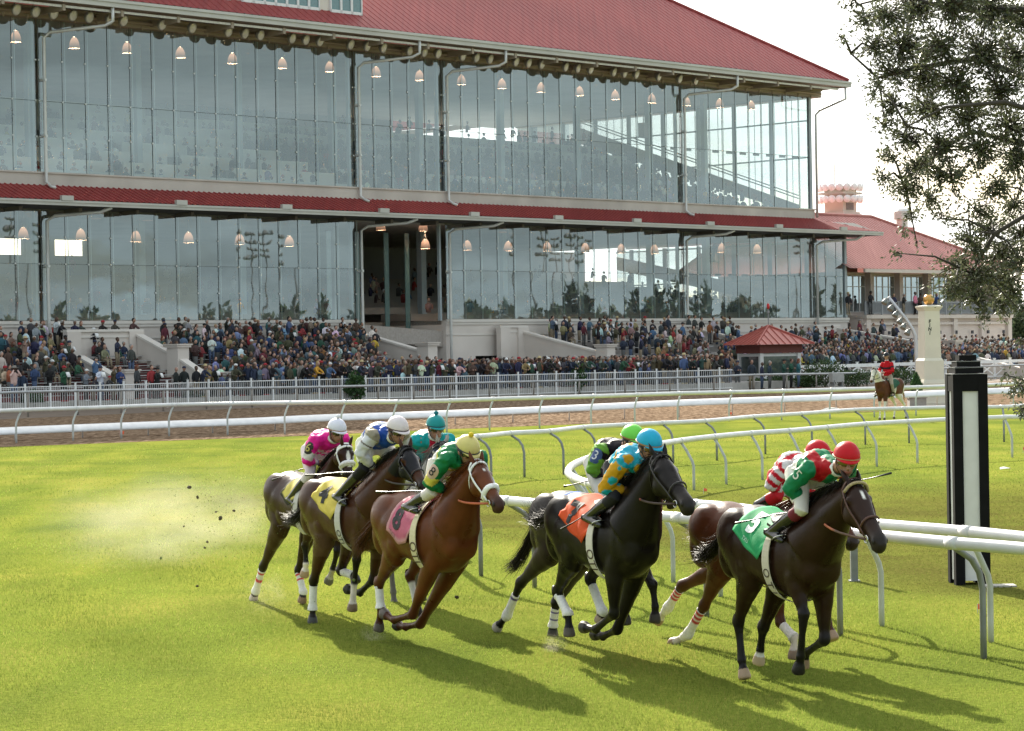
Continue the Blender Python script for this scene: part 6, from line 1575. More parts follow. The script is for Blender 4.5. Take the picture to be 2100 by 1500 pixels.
# ------------------------------------------------------------------ spectators
def crowd_protos():
    """six poses; material slots 0 skin, 1 top, 2 trousers, 3 hair or hat"""
    P_ = {}
    def body(pose):
        m = MB(); z0 = 0.0
        sit = pose == 'sitting'
        hipz = .46 if sit else .90
        for s in (-1, 1):
            y = .095 * s
            if sit:
                m.tube([(0, y, .48), (.22, y * 1.1, .50), (.43, y * 1.2, .48)], [.095, .085, .065], 7, 2); m.tube([(.43, y * 1.2, .48), (.46, y * 1.2, .25), (.44, y * 1.2, .06)], [.065, .055, .04], 7, 2); m.tube([(.40, y * 1.2, .035), (.56, y * 1.3, .03)], [.045, .035], 6, 3)
            else:
                st = .05 * s if pose in ('striding',) else 0
                m.tube([(0, y, .92), (.02 + st, y * 1.05, .50), (-.01 + st, y * 1.1, .07)], [.10, .068, .050], 7, 2); m.tube([(-.06 + st, y * 1.1, .035), (.16 + st, y * 1.3, .03)], [.045, .035], 6, 3)
        lean = {'leaning': .22, 'sitting': .05}.get(pose, .02)
        top = Vector((lean, 0, hipz + .52)); 
        prof = [(-.06, .15, .11), (.10, .165, .115), (.32, .18, .12), (.46, .195, .115), (.53, .15, .09), (.58, .07, .06)]
        m.rings([[Vector((lean * h / .52 + d * math.cos(a), w * math.sin(a), hipz + h)) for a in [2 * math.pi * k / 10 for k in range(10)]] for h, w, d in prof], 1)
        hc = top + Vector((.03 + lean * .15, 0, .22)); m.tube([top + Vector((0, 0, .03)), hc - Vector((0, 0, .05))], [.052, .05], 7, 0)
        m.ball(hc, (.104, .088, .125), 10, 8, 0); m.ball(hc + Vector((.085, 0, -.015)), (.022, .014, .022), 6, 5, 0)
        for s in (-1, 1):
            sh = top + Vector((0, .175 * s, -.05))
            arms = {'standing': [(.02, .235 * s, -.32), (.10, .22 * s, -.56)], 'crossed': [(.06, .24 * s, -.28), (.21, -.05 * s, -.24)], 'leaning': [(.20, .25 * s, -.26), (.36, .08 * s, -.33)], 'viewing': [(.16, .27 * s, -.12), (.13, .07 * s, .22)],
                    'reading': [(.10, .23 * s, -.27), (.30, .07 * s, -.16)], 'sitting': [(.08, .22 * s, -.28), (.28, .10 * s, -.36)], 'pointing': [(.10, .24 * s, -.26), (.20, .08 * s, -.30)] if s > 0 else [(.06, -.36, -.02), (.14, -.70, .06)]}[pose]
            e, h = top + Vector(arms[0]), top + Vector(arms[1]); m.tube([sh - Vector((0, .02 * s, 0)), sh.lerp(e, .5), e, e.lerp(h, .85)], [.065, .062, .052, .038], 7, 1); m.ball(e.lerp(h, 1.06), (.045, .038, .045), 6, 5, 0)
        if pose == 'reading': m.box(top + Vector((.33, 0, -.10)), (.02, .22, .28), Matrix.Rotation(-.5, 3, 'Y'), 4)
        return m, hc
    for pose in ('standing', 'crossed', 'leaning', 'viewing', 'reading', 'sitting', 'pointing'):
        for head in ('hair', 'long hair', 'cap', 'brim hat', 'bald', 'hood'):
            m, hc = body(pose); 
            if head in ('hair', 'long hair'):
                m.ball(hc + Vector((-.022, 0, .028)), (.108, .098, .118), 10, 7, 3)
                if head == 'long hair': m.tube([hc + Vector((-.04, 0, .02)), hc + Vector((-.065, 0, -.12)), hc + Vector((-.07, 0, -.26))], [.085, .085, .05], 8, 3)
            elif head == 'cap': m.ball(hc + Vector((-.006, 0, .045)), (.118, .102, .092), 10, 7, 3); m.tube([hc + Vector((.07, 0, .05)), hc + Vector((.17, 0, .035))], [(.014, .07), (.008, .05)], 8, 3, up=Vector((0, 0, 1)))
            elif head == 'brim hat': m.lathe([(.20, .055), (.205, .068), (.10, .075), (.095, .15), (.05, .175)], hc, 12, 3)
            elif head == 'bald': m.ball(hc + Vector((-.045, 0, -.03)), (.052, .078, .062), 8, 6, 3)
            else: m.ball(hc + Vector((-.03, 0, .0)), (.115, .105, .135), 10, 7, 1)
            me = m.mesh('person', [], True)
            for _ in range(5): me.materials.append(None)
            P_[pose, head] = me
    return P_
TOPS = {'black coat': (.012, .012, .013), 'navy jacket': (.018, .026, .055), 'charcoal jacket': (.05, .05, .055), 'brown coat': (.075, .045, .03), 'olive jacket': (.06, .06, .038), 'tan jacket': (.26, .19, .12), 'grey sweater': (.20, .20, .21), 'white shirt': (.66, .67, .70), 'light blue shirt': (.22, .28, .40),
        'denim jacket': (.09, .14, .22), 'red jacket': (.26, .025, .03), 'maroon sweater': (.13, .02, .03), 'dark green jacket': (.02, .08, .05), 'yellow top': (.55, .36, .04), 'pink top': (.55, .18, .25), 'royal blue top': (.03, .06, .17), 'cream sweater': (.52, .46, .37), 'teal jacket': (.025, .11, .13), 'rust sweater': (.28, .10, .04)}
TOPW = [15, 12, 10, 8, 7, 4, 4, 3, 2, 4, 1.6, 2, 2.4, .4, .5, 1.4, 2, .8, 1]
LEGS = {'blue jeans': (.06, .09, .16), 'khaki trousers': (.24, .19, .13), 'black trousers': (.015, .015, .016), 'grey trousers': (.10, .10, .10)}
HATS = {'hair': [('dark hair', (.015, .012, .010)), ('brown hair', (.06, .032, .018)), ('grey hair', (.30, .29, .28))], 'long hair': [('long dark hair', (.015, .012, .01)), ('long blond hair', (.40, .27, .12)), ('long auburn hair', (.16, .05, .025))],
        'cap': [('navy cap', (.02, .025, .06)), ('white cap', (.68, .68, .68)), ('red cap', (.36, .02, .03)), ('black cap', (.012, .012, .012))], 'brim hat': [('straw hat', (.50, .40, .22)), ('grey brimmed hat', (.22, .20, .18))], 'bald': [('bald head', (.10, .09, .085))], 'hood': [('raised hood', (.1, .1, .1))]}
POSES = {'standing': 'standing', 'crossed': 'arms crossed', 'leaning': 'leaning forward', 'viewing': 'hands raised to eyes', 'reading': 'holding a paper', 'sitting': 'sitting', 'pointing': 'pointing sideways'}
SK = [(.46, .27, .20), (.40, .23, .17), (.33, .18, .12), (.10, .05, .032), (.16, .085, .055)]
def cmat(kind, col): return mat('%s %.3f %.3f %.3f' % (kind, *col), col, .8 if kind != 'skin' else .5, .10, 8)
def spectators():
    PR = crowd_protos(); rg = random.Random(21); used = set(); count = [0]; spots = []
    def place(pt, face, pose, where, grp, sc=None, force=None):
        for tries in range(80):
            top = rg.choices(list(TOPS), TOPW)[0]; leg = rg.choice(list(LEGS)); head = rg.choices(['hair', 'long hair', 'cap', 'brim hat', 'bald', 'hood'], [9, 5, 7, 2, 2, 1])[0]; hn, hcol = rg.choice(HATS[head])
            if force: top = force[0]; head, hn, hcol = force[1] if len(force) > 1 else (head, hn, hcol)
            if pose in ('sitting',) : lab = 'spectator in %s with %s, %s %s' % (top, hn, POSES[pose], where)
            else: lab = 'spectator in %s and %s with %s, %s %s' % (top, leg, hn, POSES[pose], where)
            lab = ' '.join(lab.split()[:16]); key = lab
            if key not in used: break
            force = None
        used.add(key)
        words = lab.split()
        if len(words) > 16: lab = ' '.join(words[:16])
        o = bpy.data.objects.new('person', PR[pose, head]); COL.objects.link(o); k = (sc or rg.uniform(.93, 1.06)) * 1.08
        o.location = pt; o.rotation_euler = (0, 0, face + rg.uniform(-.5, .5)); o.scale = (k, k * rg.uniform(.95, 1.12), k)
        tc = tuple(c * rg.uniform(.8, 1.2) for c in TOPS[top])
        tc = tuple(round(c * 50) / 50 if c > .1 else round(c * 200) / 200 for c in tc)
        ms = [cmat('skin', rg.choice(SK)), cmat('cloth', tc), cmat('cloth', LEGS[leg]), cmat('hair', hcol if head != 'hood' else (.03, .03, .03)), mat('paper white', (.72, .72, .72), .8)]
        for i, m in enumerate(ms): o.material_slots[i].link = 'OBJECT'; o.material_slots[i].material = m
        tag(o, lab, 'person', grp); count[0] += 1; spots.append((pt.x, pt.y)); return o
    FACE = math.atan2(BN.y, BN.x)
    # along the picket fence: front row leaning and standing (from the left end to the kiosk)
    FX = [(0, 131), (249, 136), (440, 141), (620, 145), (980, 151), (1240, 157), (1502, 161)]
    def fz(x):
        for a, b in zip(FX, FX[1:]):
            if a[0] <= x <= b[0]: return a[1] + (b[1] - a[1]) * (x - a[0]) / (b[0] - a[0])
        return FX[-1][1]
    def at(x, Z): q = P(x, 760, Z); return Vector((q.x, q.y, APR))
    def pl(x):
        for a, n in ((110, 'far left end'), (250, 'left end'), (380, 'flat parapet end'), (480, 'left stair wall'), (620, 'long glass bay'), (745, 'gate post'), (850, 'dark bay'), (935, 'corner pier'), (1010, 'service opening'), (1100, 'tall stair newel'), (1220, 'sloping stair wall'), (1340, 'right terrace'), (1440, 'third downpipe'), (2200, 'fence end')):
            if x < a: return n
    xs = [28, 46, 62, 130, 176, 190, 205, 218, 232, 245, 280, 310, 322, 360, 377, 392]
    x = 402.0
    while x < 1498: xs.append(x); x += rg.uniform(10.5, 15.5)
    for x in xs:
        if rg.random() < .06: continue
        place(at(x, fz(x) + .75 + rg.uniform(0, .35)), FACE, rg.choices(['leaning', 'standing', 'crossed', 'reading', 'viewing'], [6, 5, 3, 2, 1])[0], 'at the picket fence near the ' + pl(x), 'spectators along the picket fence', sc=rg.uniform(.92, 1.05) if rg.random() > .1 else .72)
    # second row behind the fence
    x = 415.0
    while x < 1490:
        if x > 560 or rg.random() < .45: place(at(x, fz(x) + 1.9 + rg.uniform(0, .6)), FACE, rg.choice(['standing', 'crossed', 'standing', 'reading', 'viewing']), 'in the second row near the ' + pl(x), 'spectators behind the fence row')
        x += rg.uniform(15, 22)
    # on the terraces
    def terr(x0, x1, s0, s1, n, where, sitp, grp):
        k = 0; tries = 0
        while k < n and tries < n * 30:
            tries += 1; x = rg.uniform(x0, x1); s = rg.uniform(s0, s1); t = t_at(x, s, 3)
            if t < -24 or not any(a + .3 < t < b - .5 for a, b in TER): continue
            q = FP(t, s, terrace_z(t, s))
            if any((q.x - a) ** 2 + (q.y - b) ** 2 < .20 for a, b in spots): continue
            pose = 'sitting' if rg.random() < sitp else rg.choice(['standing', 'crossed', 'standing', 'reading', 'viewing', 'pointing' if rg.random() < .3 else 'standing'])
            if pose == 'sitting': q = q + BN * -.0 + Vector((0, 0, -.03))
            place(q, FACE + .15, pose, where, grp); k += 1
    terr(0, 130, .8, 9, 26, 'on the far left benches', .55, 'spectators on the left benches')
    terr(100, 285, 2, 9, 22, 'on benches below the flat parapet', .45, 'spectators on the left benches')
    terr(330, 560, .7, 6.0, 22, 'on the upper terrace beside the first stair wall', .04, 'spectators on the left terrace')
    terr(540, 760, .7, 9, 26, 'on the terrace left of the dark bay', .10, 'spectators on the left terrace')
    terr(1120, 1260, .8, 9, 16, 'on the terrace behind the sloping stair wall', .12, 'spectators on the middle terrace')
    terr(1240, 1440, .8, 13, 22, 'on the terrace left of the kiosk', .15, 'spectators on the middle terrace')
    terr(1440, 1540, .8, 13, 9, 'on the terrace just behind the kiosk', .1, 'spectators on the right terrace')
    terr(1640, 1780, 1, 13, 13, 'on the terrace right of the kiosk', .3, 'spectators on the right terrace')
    # a few leaning on the long parapet and on the balcony of the far clubhouse
    for x in (120, 152, 163, 205, 232, 268): 
        t = t_at(x, 2.4, 5); place(FP(t, 2.35, 3.3), FACE, 'leaning', 'over the long flat parapet', 'spectators leaning on the parapet')
    for x in (1752, 1798, 1846, 1866, 1889, 1900, 1931, 2052, 2070):
        t = t_at(x, 1.0, 6); place(FP(t, .35, 5.45), FACE, rg.choice(['leaning', 'standing', 'crossed']), 'on the clubhouse balcony', 'spectators on the clubhouse balcony')
    # standing staff by the kiosk
    for (x, Z, top, hd) in ((1512, 162.5, 'navy jacket', ('cap', 'navy cap', (.02, .025, .06))), (1541, 163, 'navy jacket', ('hair', 'dark hair', (.015, .012, .01))), (1562, 163.5, 'navy jacket', ('bald', 'bald head', (.06, .04, .03))), (1578, 163, 'navy jacket', ('hair', 'grey hair', (.3, .29, .28))), (1607, 165, 'dark green jacket', ('cap', 'black cap', (.012, .012, .012))), (1622, 165.5, 'dark green jacket', ('hair', 'brown hair', (.06, .03, .02))), (1637, 165, 'teal jacket', ('long hair', 'long auburn hair', (.16, .05, .025)))):
        place(at(x, Z) - Vector((0, 0, APR)), FACE, rg.choice(['standing', 'crossed']), 'in front of the red roofed kiosk', 'staff standing by the kiosk', force=(top, hd))
    x = 1650
    while x < 1795 and count[0] < 300: place(at(x, 172 + (x - 1650) * .055 + 1.2), FACE, rg.choice(['leaning', 'standing', 'crossed']), 'at the board fence near the ' + ('kiosk' if x < 1700 else 'mounted outrider'), 'spectators at the board fence'); x += rg.uniform(11, 16)
    # ---- everybody else: packed rows too many to count, one object per block
    pal = list(TOPS.values())
    def block(name, label, pts, face, sit=False):
        V = []; F = []; C = []
        m = MB()
        for p in pts:
            k = rg.uniform(.98, 1.14); tc = TOPS[rg.choices(list(TOPS), TOPW)[0]]; tc = tuple(c * rg.uniform(.75, 1.25) for c in tc); lc = rg.choice(list(LEGS.values())); sk = rg.choice(SK); hcx = rg.choices([(.015, .012, .01), (.06, .035, .02), (.3, .28, .26), (.4, .28, .13), (.6, .6, .6), (.03, .03, .06), (.25, .03, .04)], [10, 6, 3, 1.5, 1, 1.5, .4])[0]
            a = face + rg.uniform(-.6, .6); ca, sa = math.cos(a), math.sin(a); hz = .45 if sit else .88
            def L(x, y, z): return (p.x + (x * ca - y * sa) * k, p.y + (x * sa + y * ca) * k, p.z + z * k)
            def rg_(prof, col):
                n = 7; m.rings([[L(x + d * math.cos(q), w * math.sin(q), z) for q in [2 * math.pi * i / n for i in range(n)]] for x, z, w, d in prof], 0, col)
            if not sit: rg_([(0, .0, .13, .09), (0, .5, .14, .09), (0, .9, .16, .11)], lc)
            ln = rg.uniform(0, .12)
            rg_([(0, hz - .06, .16, .11), (ln * .5, hz + .25, .20, .13), (ln, hz + .46, .225, .12), (ln, hz + .57, .08, .06)], tc)
            for s in (-1, 1):
                e = L(ln + .08, .25 * s, hz + .18); h = L(ln + .24, .1 * s, hz + .2); m.tube([L(ln, .20 * s, hz + .45), e, h], [.06, .05, .04], 5, 0, tc)
            hcn = Vector(L(ln + .03, 0, hz + .74)); m.ball(hcn, (.10 * k, .095 * k, .125 * k), 7, 5, 0, sk); m.ball(hcn + Vector((-.03 * ca, -.03 * sa, .03)), (.106 * k, .106 * k, .115 * k), 7, 5, 0, hcx)
        o = m.build(name, mat_attr('crowd cloth', rough=.8, var=.12, scale=12), None, True); tag(o, label, 'crowd', kind='stuff'); return o
    pts = []
    x = 410
    for row in range(7):
        x = 540 if row > 3 else 440
        while x < 1500:
            if not (x < 560 and rg.random() < .5): pts.append(at(x + rg.uniform(-3, 3), fz(x) + 3.0 + row * .95 + rg.uniform(-.25, .25)))
            x += rg.uniform(14, 19)
    ok = []
    for q in pts:
        r = q - BP0; t, s = r.dot(BD), r.dot(BN)
        if s < .8: continue
        z = terrace_z(t, s); ok.append(Vector((q.x, q.y, z)))
    block('crowd', 'packed crowd standing on the apron behind the fence rows', ok, FACE)
    ok = []
    for (x0, x1, s0, s1, n) in ((0, 130, .8, 9, 22), (330, 470, 1, 6, 26), (460, 770, .7, 9.4, 135), (1120, 1250, .8, 4, 8), (1230, 1500, .8, 13.5, 60), (1490, 1800, 4, 13.8, 85), (1790, 1850, 3, 13, 14)):
        k = 0; tries = 0
        while k < n and tries < 4000:
            tries += 1; x, s = rg.uniform(x0, x1), rg.uniform(s0, s1); t = t_at(x, s, 3)
            if not any(a + .3 < t < b - .5 for a, b in TER): continue
            q = FP(t, s, terrace_z(t, s))
            if any((q.x - a) ** 2 + (q.y - b) ** 2 < .30 for a, b in spots): continue
            spots.append((q.x, q.y)); ok.append(q); k += 1
    block('crowd', 'crowd filling the terraces among the nearer spectators', ok, FACE)
    pts = []
    for row in range(9):
        x = 1640
        while x < 2140:
            Z = 174.5 + (x - 1650) * .055 + row * 1.05; q = at(x, Z); r = q - BP0; t, s = r.dot(BD), r.dot(BN); z = max(terrace_z(t, s), APR + row * .11) if s > .8 else None
            if z is not None and (x > 1900 or row > 0): pts.append(Vector((q.x, q.y, z)))
            x += rg.uniform(9, 13)
    for row in range(5):
        x = 1500
        while x < 1640: q = at(x, 176 + row * 1.1); r = q - BP0; pts.append(Vector((q.x, q.y, terrace_z(r.dot(BD), r.dot(BN))))); x += rg.uniform(9, 13)
    block('crowd', 'packed crowd behind the white board fence at the right', pts, FACE)
    pts = []
    for k in range(8):
        s1 = -1.6 - 2.9 * k; zf = Z_U0 - .5 + .98 * k
        for rr in range(2):
            t = -25
            while t < 75:
                dens = 1.0 if t > 28 else .8
                if rg.random() < dens * (.95 if k < 6 else .35): pts.append(FP(t, s1 - .7 - 1.1 * rr, zf + (.0 if rg.random() < .8 else .42)))
                t += rg.uniform(.65, 1.25) if t > 28 else rg.uniform(.9, 2.2)
    block('crowd', 'seated crowd on the tiers behind the upper glass', pts, FACE, sit=True)
    pts = []
    for k in range(7):
        s1 = -4 - 3.2 * k if k else -1.2; zf = Z_L0 + .55 * (k + 1) if k else Z_L0
        for rr in range(2):
            t = -25
            while t < 79:
                if not (25 < t < 35 and k < 1) and rg.random() < (.55 if k < 2 else .2): pts.append(FP(t, s1 - .8 - 1.1 * rr, zf if k else zf + .2))
                t += rg.uniform(.8, 1.8)
    block('crowd', 'crowd in the lower hall behind the lower glass', pts, FACE, sit=True)
    return count[0]
# ------------------------------------------------------------------ clubhouse beyond the stand
def clubhouse():
    t0, t1 = 84.0, t_at(2092, 1.0, 6); root = thing('clubhouse', 'pink stucco clubhouse with a red hipped roof beyond the grandstand', 'building', (0, 0, 0))
    pink = mat('pink stucco', (.66, .56, .50), .85, .07, .5); trim = mat('pale trim', (.62, .54, .48), .8, .06, .6); gls = glass_mat('clubhouse glass', .5, (.45, .5, .5)); rail_m = mat('balcony grey', (.30, .31, .33), .5, .1); red = roof_mat((.36, .125, .11), (.47, .19, .165))  # roof reds paled towards pink to imitate haze
    mb = MB(); fbox(mb, t0, t1, -16, -.2, 0, 5.2); fbox(mb, t0, t1 - 1, -16, -3.2, 5.4, 9.2); fbox(mb, t1 - 1.2, t1 - .6, -3.2, -.3, 5.4, 9.2); part('wall', mb, pink, root)
    mb = MB(); fbox(mb, t0, t1 + .2, -16.1, .25, 5.1, 5.42); fbox(mb, t0, t1, -.2, .05, 4.55, 4.75); fbox(mb, t0, t1, -.2, .03, 3.15, 3.30); part('cornice', mb, trim, root)
    for k in range(6):
        t = t0 + .2 + (t1 - t0 - .8) * k / 5; m = MB(); fbox(m, t, t + .6, -.2, .10, 0, 5.1); fbox(m, t, t + .55, -3.2, -2.6, 5.42, 9.2); part('pier', m, trim if k % 2 else pink, root)
    fr = mat('clubhouse frame', (.60, .58, .56), .5, .05)
    for k in range(5):
        a = t0 + .9 + (t1 - t0 - .8) * k / 5; b = a + (t1 - t0 - .8) / 5 - .8; n = 4
        for i in range(n):
            p, q = a + (b - a) * i / n, a + (b - a) * (i + 1) / n
            for z0, z1, s in ((5.7, 8.95, -3.12), (1.1, 3.0, -.13)):
                if z0 < 2 and k == 0: continue
                m = MB(); fbox(m, p, p + .07, s - .03, s + .03, z0, z1); fbox(m, q - .07, q, s - .03, s + .03, z0, z1); fbox(m, p, q, s - .032, s + .032, z1 - .08, z1); fbox(m, p, q, s - .032, s + .032, z0, z0 + .08); fbox(m, p, q, s - .032, s + .032, z0 + (z1 - z0) * .68, z0 + (z1 - z0) * .68 + .07)
                w = part('window', m, fr, root); m = MB(); m.quad(FP(p, s, z0), FP(q, s, z0), FP(q, s, z1), FP(p, s, z1)); part('pane', m, gls, w)
    mb = MB(); n = int((t1 - t0) / .16)
    for i in range(n): t = t0 + .16 * i; mb.tube([FP(t, .12, 5.5), FP(t, .12, 6.5)], .045, 4, caps=False)
    mb.tube([FP(t0, .12, 6.52), FP(t1, .12, 6.52)], .07, 6); mb.tube([FP(t0, .12, 5.55), FP(t1, .12, 5.55)], .04, 6)
    for k in range(int((t1 - t0) / 2.4) + 1): t = t0 + 2.4 * k; fbox(mb, t - .06, t + .06, .06, .18, 5.42, 6.6)
    part('balcony_railing', mb, rail_m, root)
    mb = MB(); hip_roof(mb, t0 - 3, t1 + 1.0, .8, -19, 9.35, .53, rib=.5); part('roof', mb, red, root)
    mb = MB(); fbox(mb, t0 - 1, t1 + 1.1, .72, .92, 9.02, 9.32); part('gutter', mb, trim, root)
    for k in range(9): mb = MB(); t = t0 + .9 + (t1 - t0 - .8) * k / 8.6; fbox(mb, t - .09, t + .09, .03, .22, 3.7, 4.0); part('wall_light', mb, mat('lamp dark', (.07, .07, .08), .5), root)
    # vent on the roof
    t = t_at(1850, -9, 14); z = z_at(1850, 478, -9); m = MB(); fbox(m, t - .9, t + .9, -10, -8.2, z - 2, z + .5); part('vent_curb', m, red, root); m = MB(); m.lathe([(.55, 0), (.55, .7), (.8, .75), (.8, 1.5), (.6, 1.7)], FP(t, -9, z + .5), 14); part('roof_vent', m, mat('vent metal', (.6, .6, .58), .4, metal=.3), root)
def turret():
    s = -14; t = t_at(1724, s, 15); c = FP(t, s, 0); k = proj(c + Vector((0, 0, 14)))[2] / 5000
    z = lambda y: P(1724, y, proj(c)[2]).z
    root = thing('roof_turret', 'pink turret crowned with two rings of white floodlights behind the stand', 'turret', c); pink = mat('turret stucco', (.66, .58, .50), .85, .07, .5); rz = Matrix.Rotation(BRZ, 3, 'Z'); w = 58 * k
    m = MB(); m.box((0, 0, z(450) / 2 + z(385) / 2 - 3), (w * .80, w * .80, z(385) - z(450) + 6), rz); part('shaft', m, pink, root)
    m = MB()
    for (y0, y1, f) in ((448, 440, 1.06), (440, 436, .98), (400, 396, 1.10), (388, 384, 1.0)): m.box((0, 0, (z(y0) + z(y1)) / 2), (w * f, w * f, z(y1) - z(y0)), rz)
    part('cornice', m, mat('pale trim', (.62, .54, .48), .8, .06, .6), root)
    m = MB()
    for i in range(5): m.box(rz @ Vector((0, -w * .41, z(436) + .25 + i * (z(420) - z(436)) / 5.5)), (w * .42, .06, .12), rz)
    part('louvre', m, mat('louvre', (.22, .19, .18), .6), root)
    wm = mat('white lamp', (.90, .90, .92), .4, .08)
    for y in (386, 410):
        for i in range(18):
            a = 2 * math.pi * i / 18; r = w * .74; c_ = Vector((r * math.cos(a), r * math.sin(a), z(y))); d = Vector((math.cos(a), math.sin(a), -.2)).normalized(); m = MB(); m.tube([c_ - d * .35, c_ - d * .2, c_ + d * .12, c_ + d * .16], [.10, .26, .36, .34], 12); m.tube([c_ - d * .3, Vector((0, 0, z(y))) + Vector((c_.x, c_.y, 0)) * .45], .05, 5); part('floodlight', m, wm, root, True)
    m = MB(); t_ = [Vector((-.5, 0, z(384))), Vector((-.5, 0, z(340))), Vector((-.6, 0, z(297)))]; m.tube(t_, [.06, .04, .02], 6); m.tube([(-.5, 0, z(378)), (-1.0, 0, z(376)), (-1.0, 0, z(345))], .02, 5); part('antenna', m, mat('antenna', (.45, .45, .46), .5), root)
def kiosk():
    Z = 171; ctr = P(1578, 790, Z); c = Vector((ctr.x, ctr.y, 0)); root = thing('kiosk', 'small white kiosk with a pyramid roof of red seamed metal', 'kiosk', c, R(24)); k = Z / 5000
    wh = mat('kiosk white', (.70, .69, .68), .5, .05); red = mat('kiosk roof red', (.36, .075, .055), .38, .08, .5); fas = mat('kiosk fascia', (.17, .045, .035), .6); gls = mat('kiosk glass', (.05, .07, .07), .06, .2, spec=1)
    h = 68 * k; ze = P(1578, 707, Z).z; za = P(1578, 669, Z).z
    m = MB(); m.add([(-h, -h, ze), (h, -h, ze), (h, h, ze), (-h, h, ze), (0, 0, za)], [(0, 1, 4), (1, 2, 4), (2, 3, 4), (3, 0, 4), (3, 2, 1, 0)])
    for q in range(4):
        rot = Matrix.Rotation(q * math.pi / 2, 3, 'Z')
        for i in range(-4, 5):
            x = h * i / 4.6; f = 1 - abs(x) / h; m.tube([rot @ Vector((x, -h, ze + .03)), rot @ Vector((x, -h + h * f, ze + (za - ze) * f + .03))], .03, 4)
        m.tube([rot @ Vector((-h, -h, ze + .03)), Vector((0, 0, za + .04))], .07, 6)
    part('roof', m, red, root)
    b = h * .70; m = MB()
    for q in range(4):
        rot = Matrix.Rotation(q * math.pi / 2, 3, 'Z'); m.box(rot @ Vector((0, -b, ze - .30)), (b * 2.1, .12, .58), rot)
    part('fascia', m, fas, root)
    m = MB()
    for x, y in ((-1, -1), (1, -1), (1, 1), (-1, 1)): m.box((x * b * .92, y * b * .92, (ze - .6) / 2), (.26, .26, ze - .6))
    for q in range(4):
        rot = Matrix.Rotation(q * math.pi / 2, 3, 'Z'); m.box(rot @ Vector((0, -b * .92, .5)), (b * 1.8, .1, 1.0), rot); m.box(rot @ Vector((0, -b * .90, ze - .72)), (b * 1.8, .08, .2), rot)
    part('wall', m, wh, root)
    for q in range(4):
        m = MB(); rot = Matrix.Rotation(q * math.pi / 2, 3, 'Z'); m.add([rot @ Vector((x, -b * .91, z)) for x, z in ((-b * .8, 1.0), (b * .8, 1.0), (b * .8, ze - .8), (-b * .8, ze - .8))], [(0, 1, 2, 3)]); part('window', m, gls, root)
    o = thing('beacon', 'red beacon on a thin pole above the kiosk roof', 'beacon', c + Vector((0, 0, za))); zt = P(1575, 632, Z).z - za
    m = MB(); m.tube([(0, 0, -.1), (0, 0, zt)], .03, 6); m.tube([(0, 0, zt * .72), (0, 0, zt * .85)], .09, 8); part('pole', m, mat('pole grey', (.25, .25, .26), .5), o); m = MB(); m.ball((0, 0, zt + .12), (.11, .11, .22), 8, 6); part('lamp', m, mat('beacon red', (.55, .02, .02), .3), o, True)
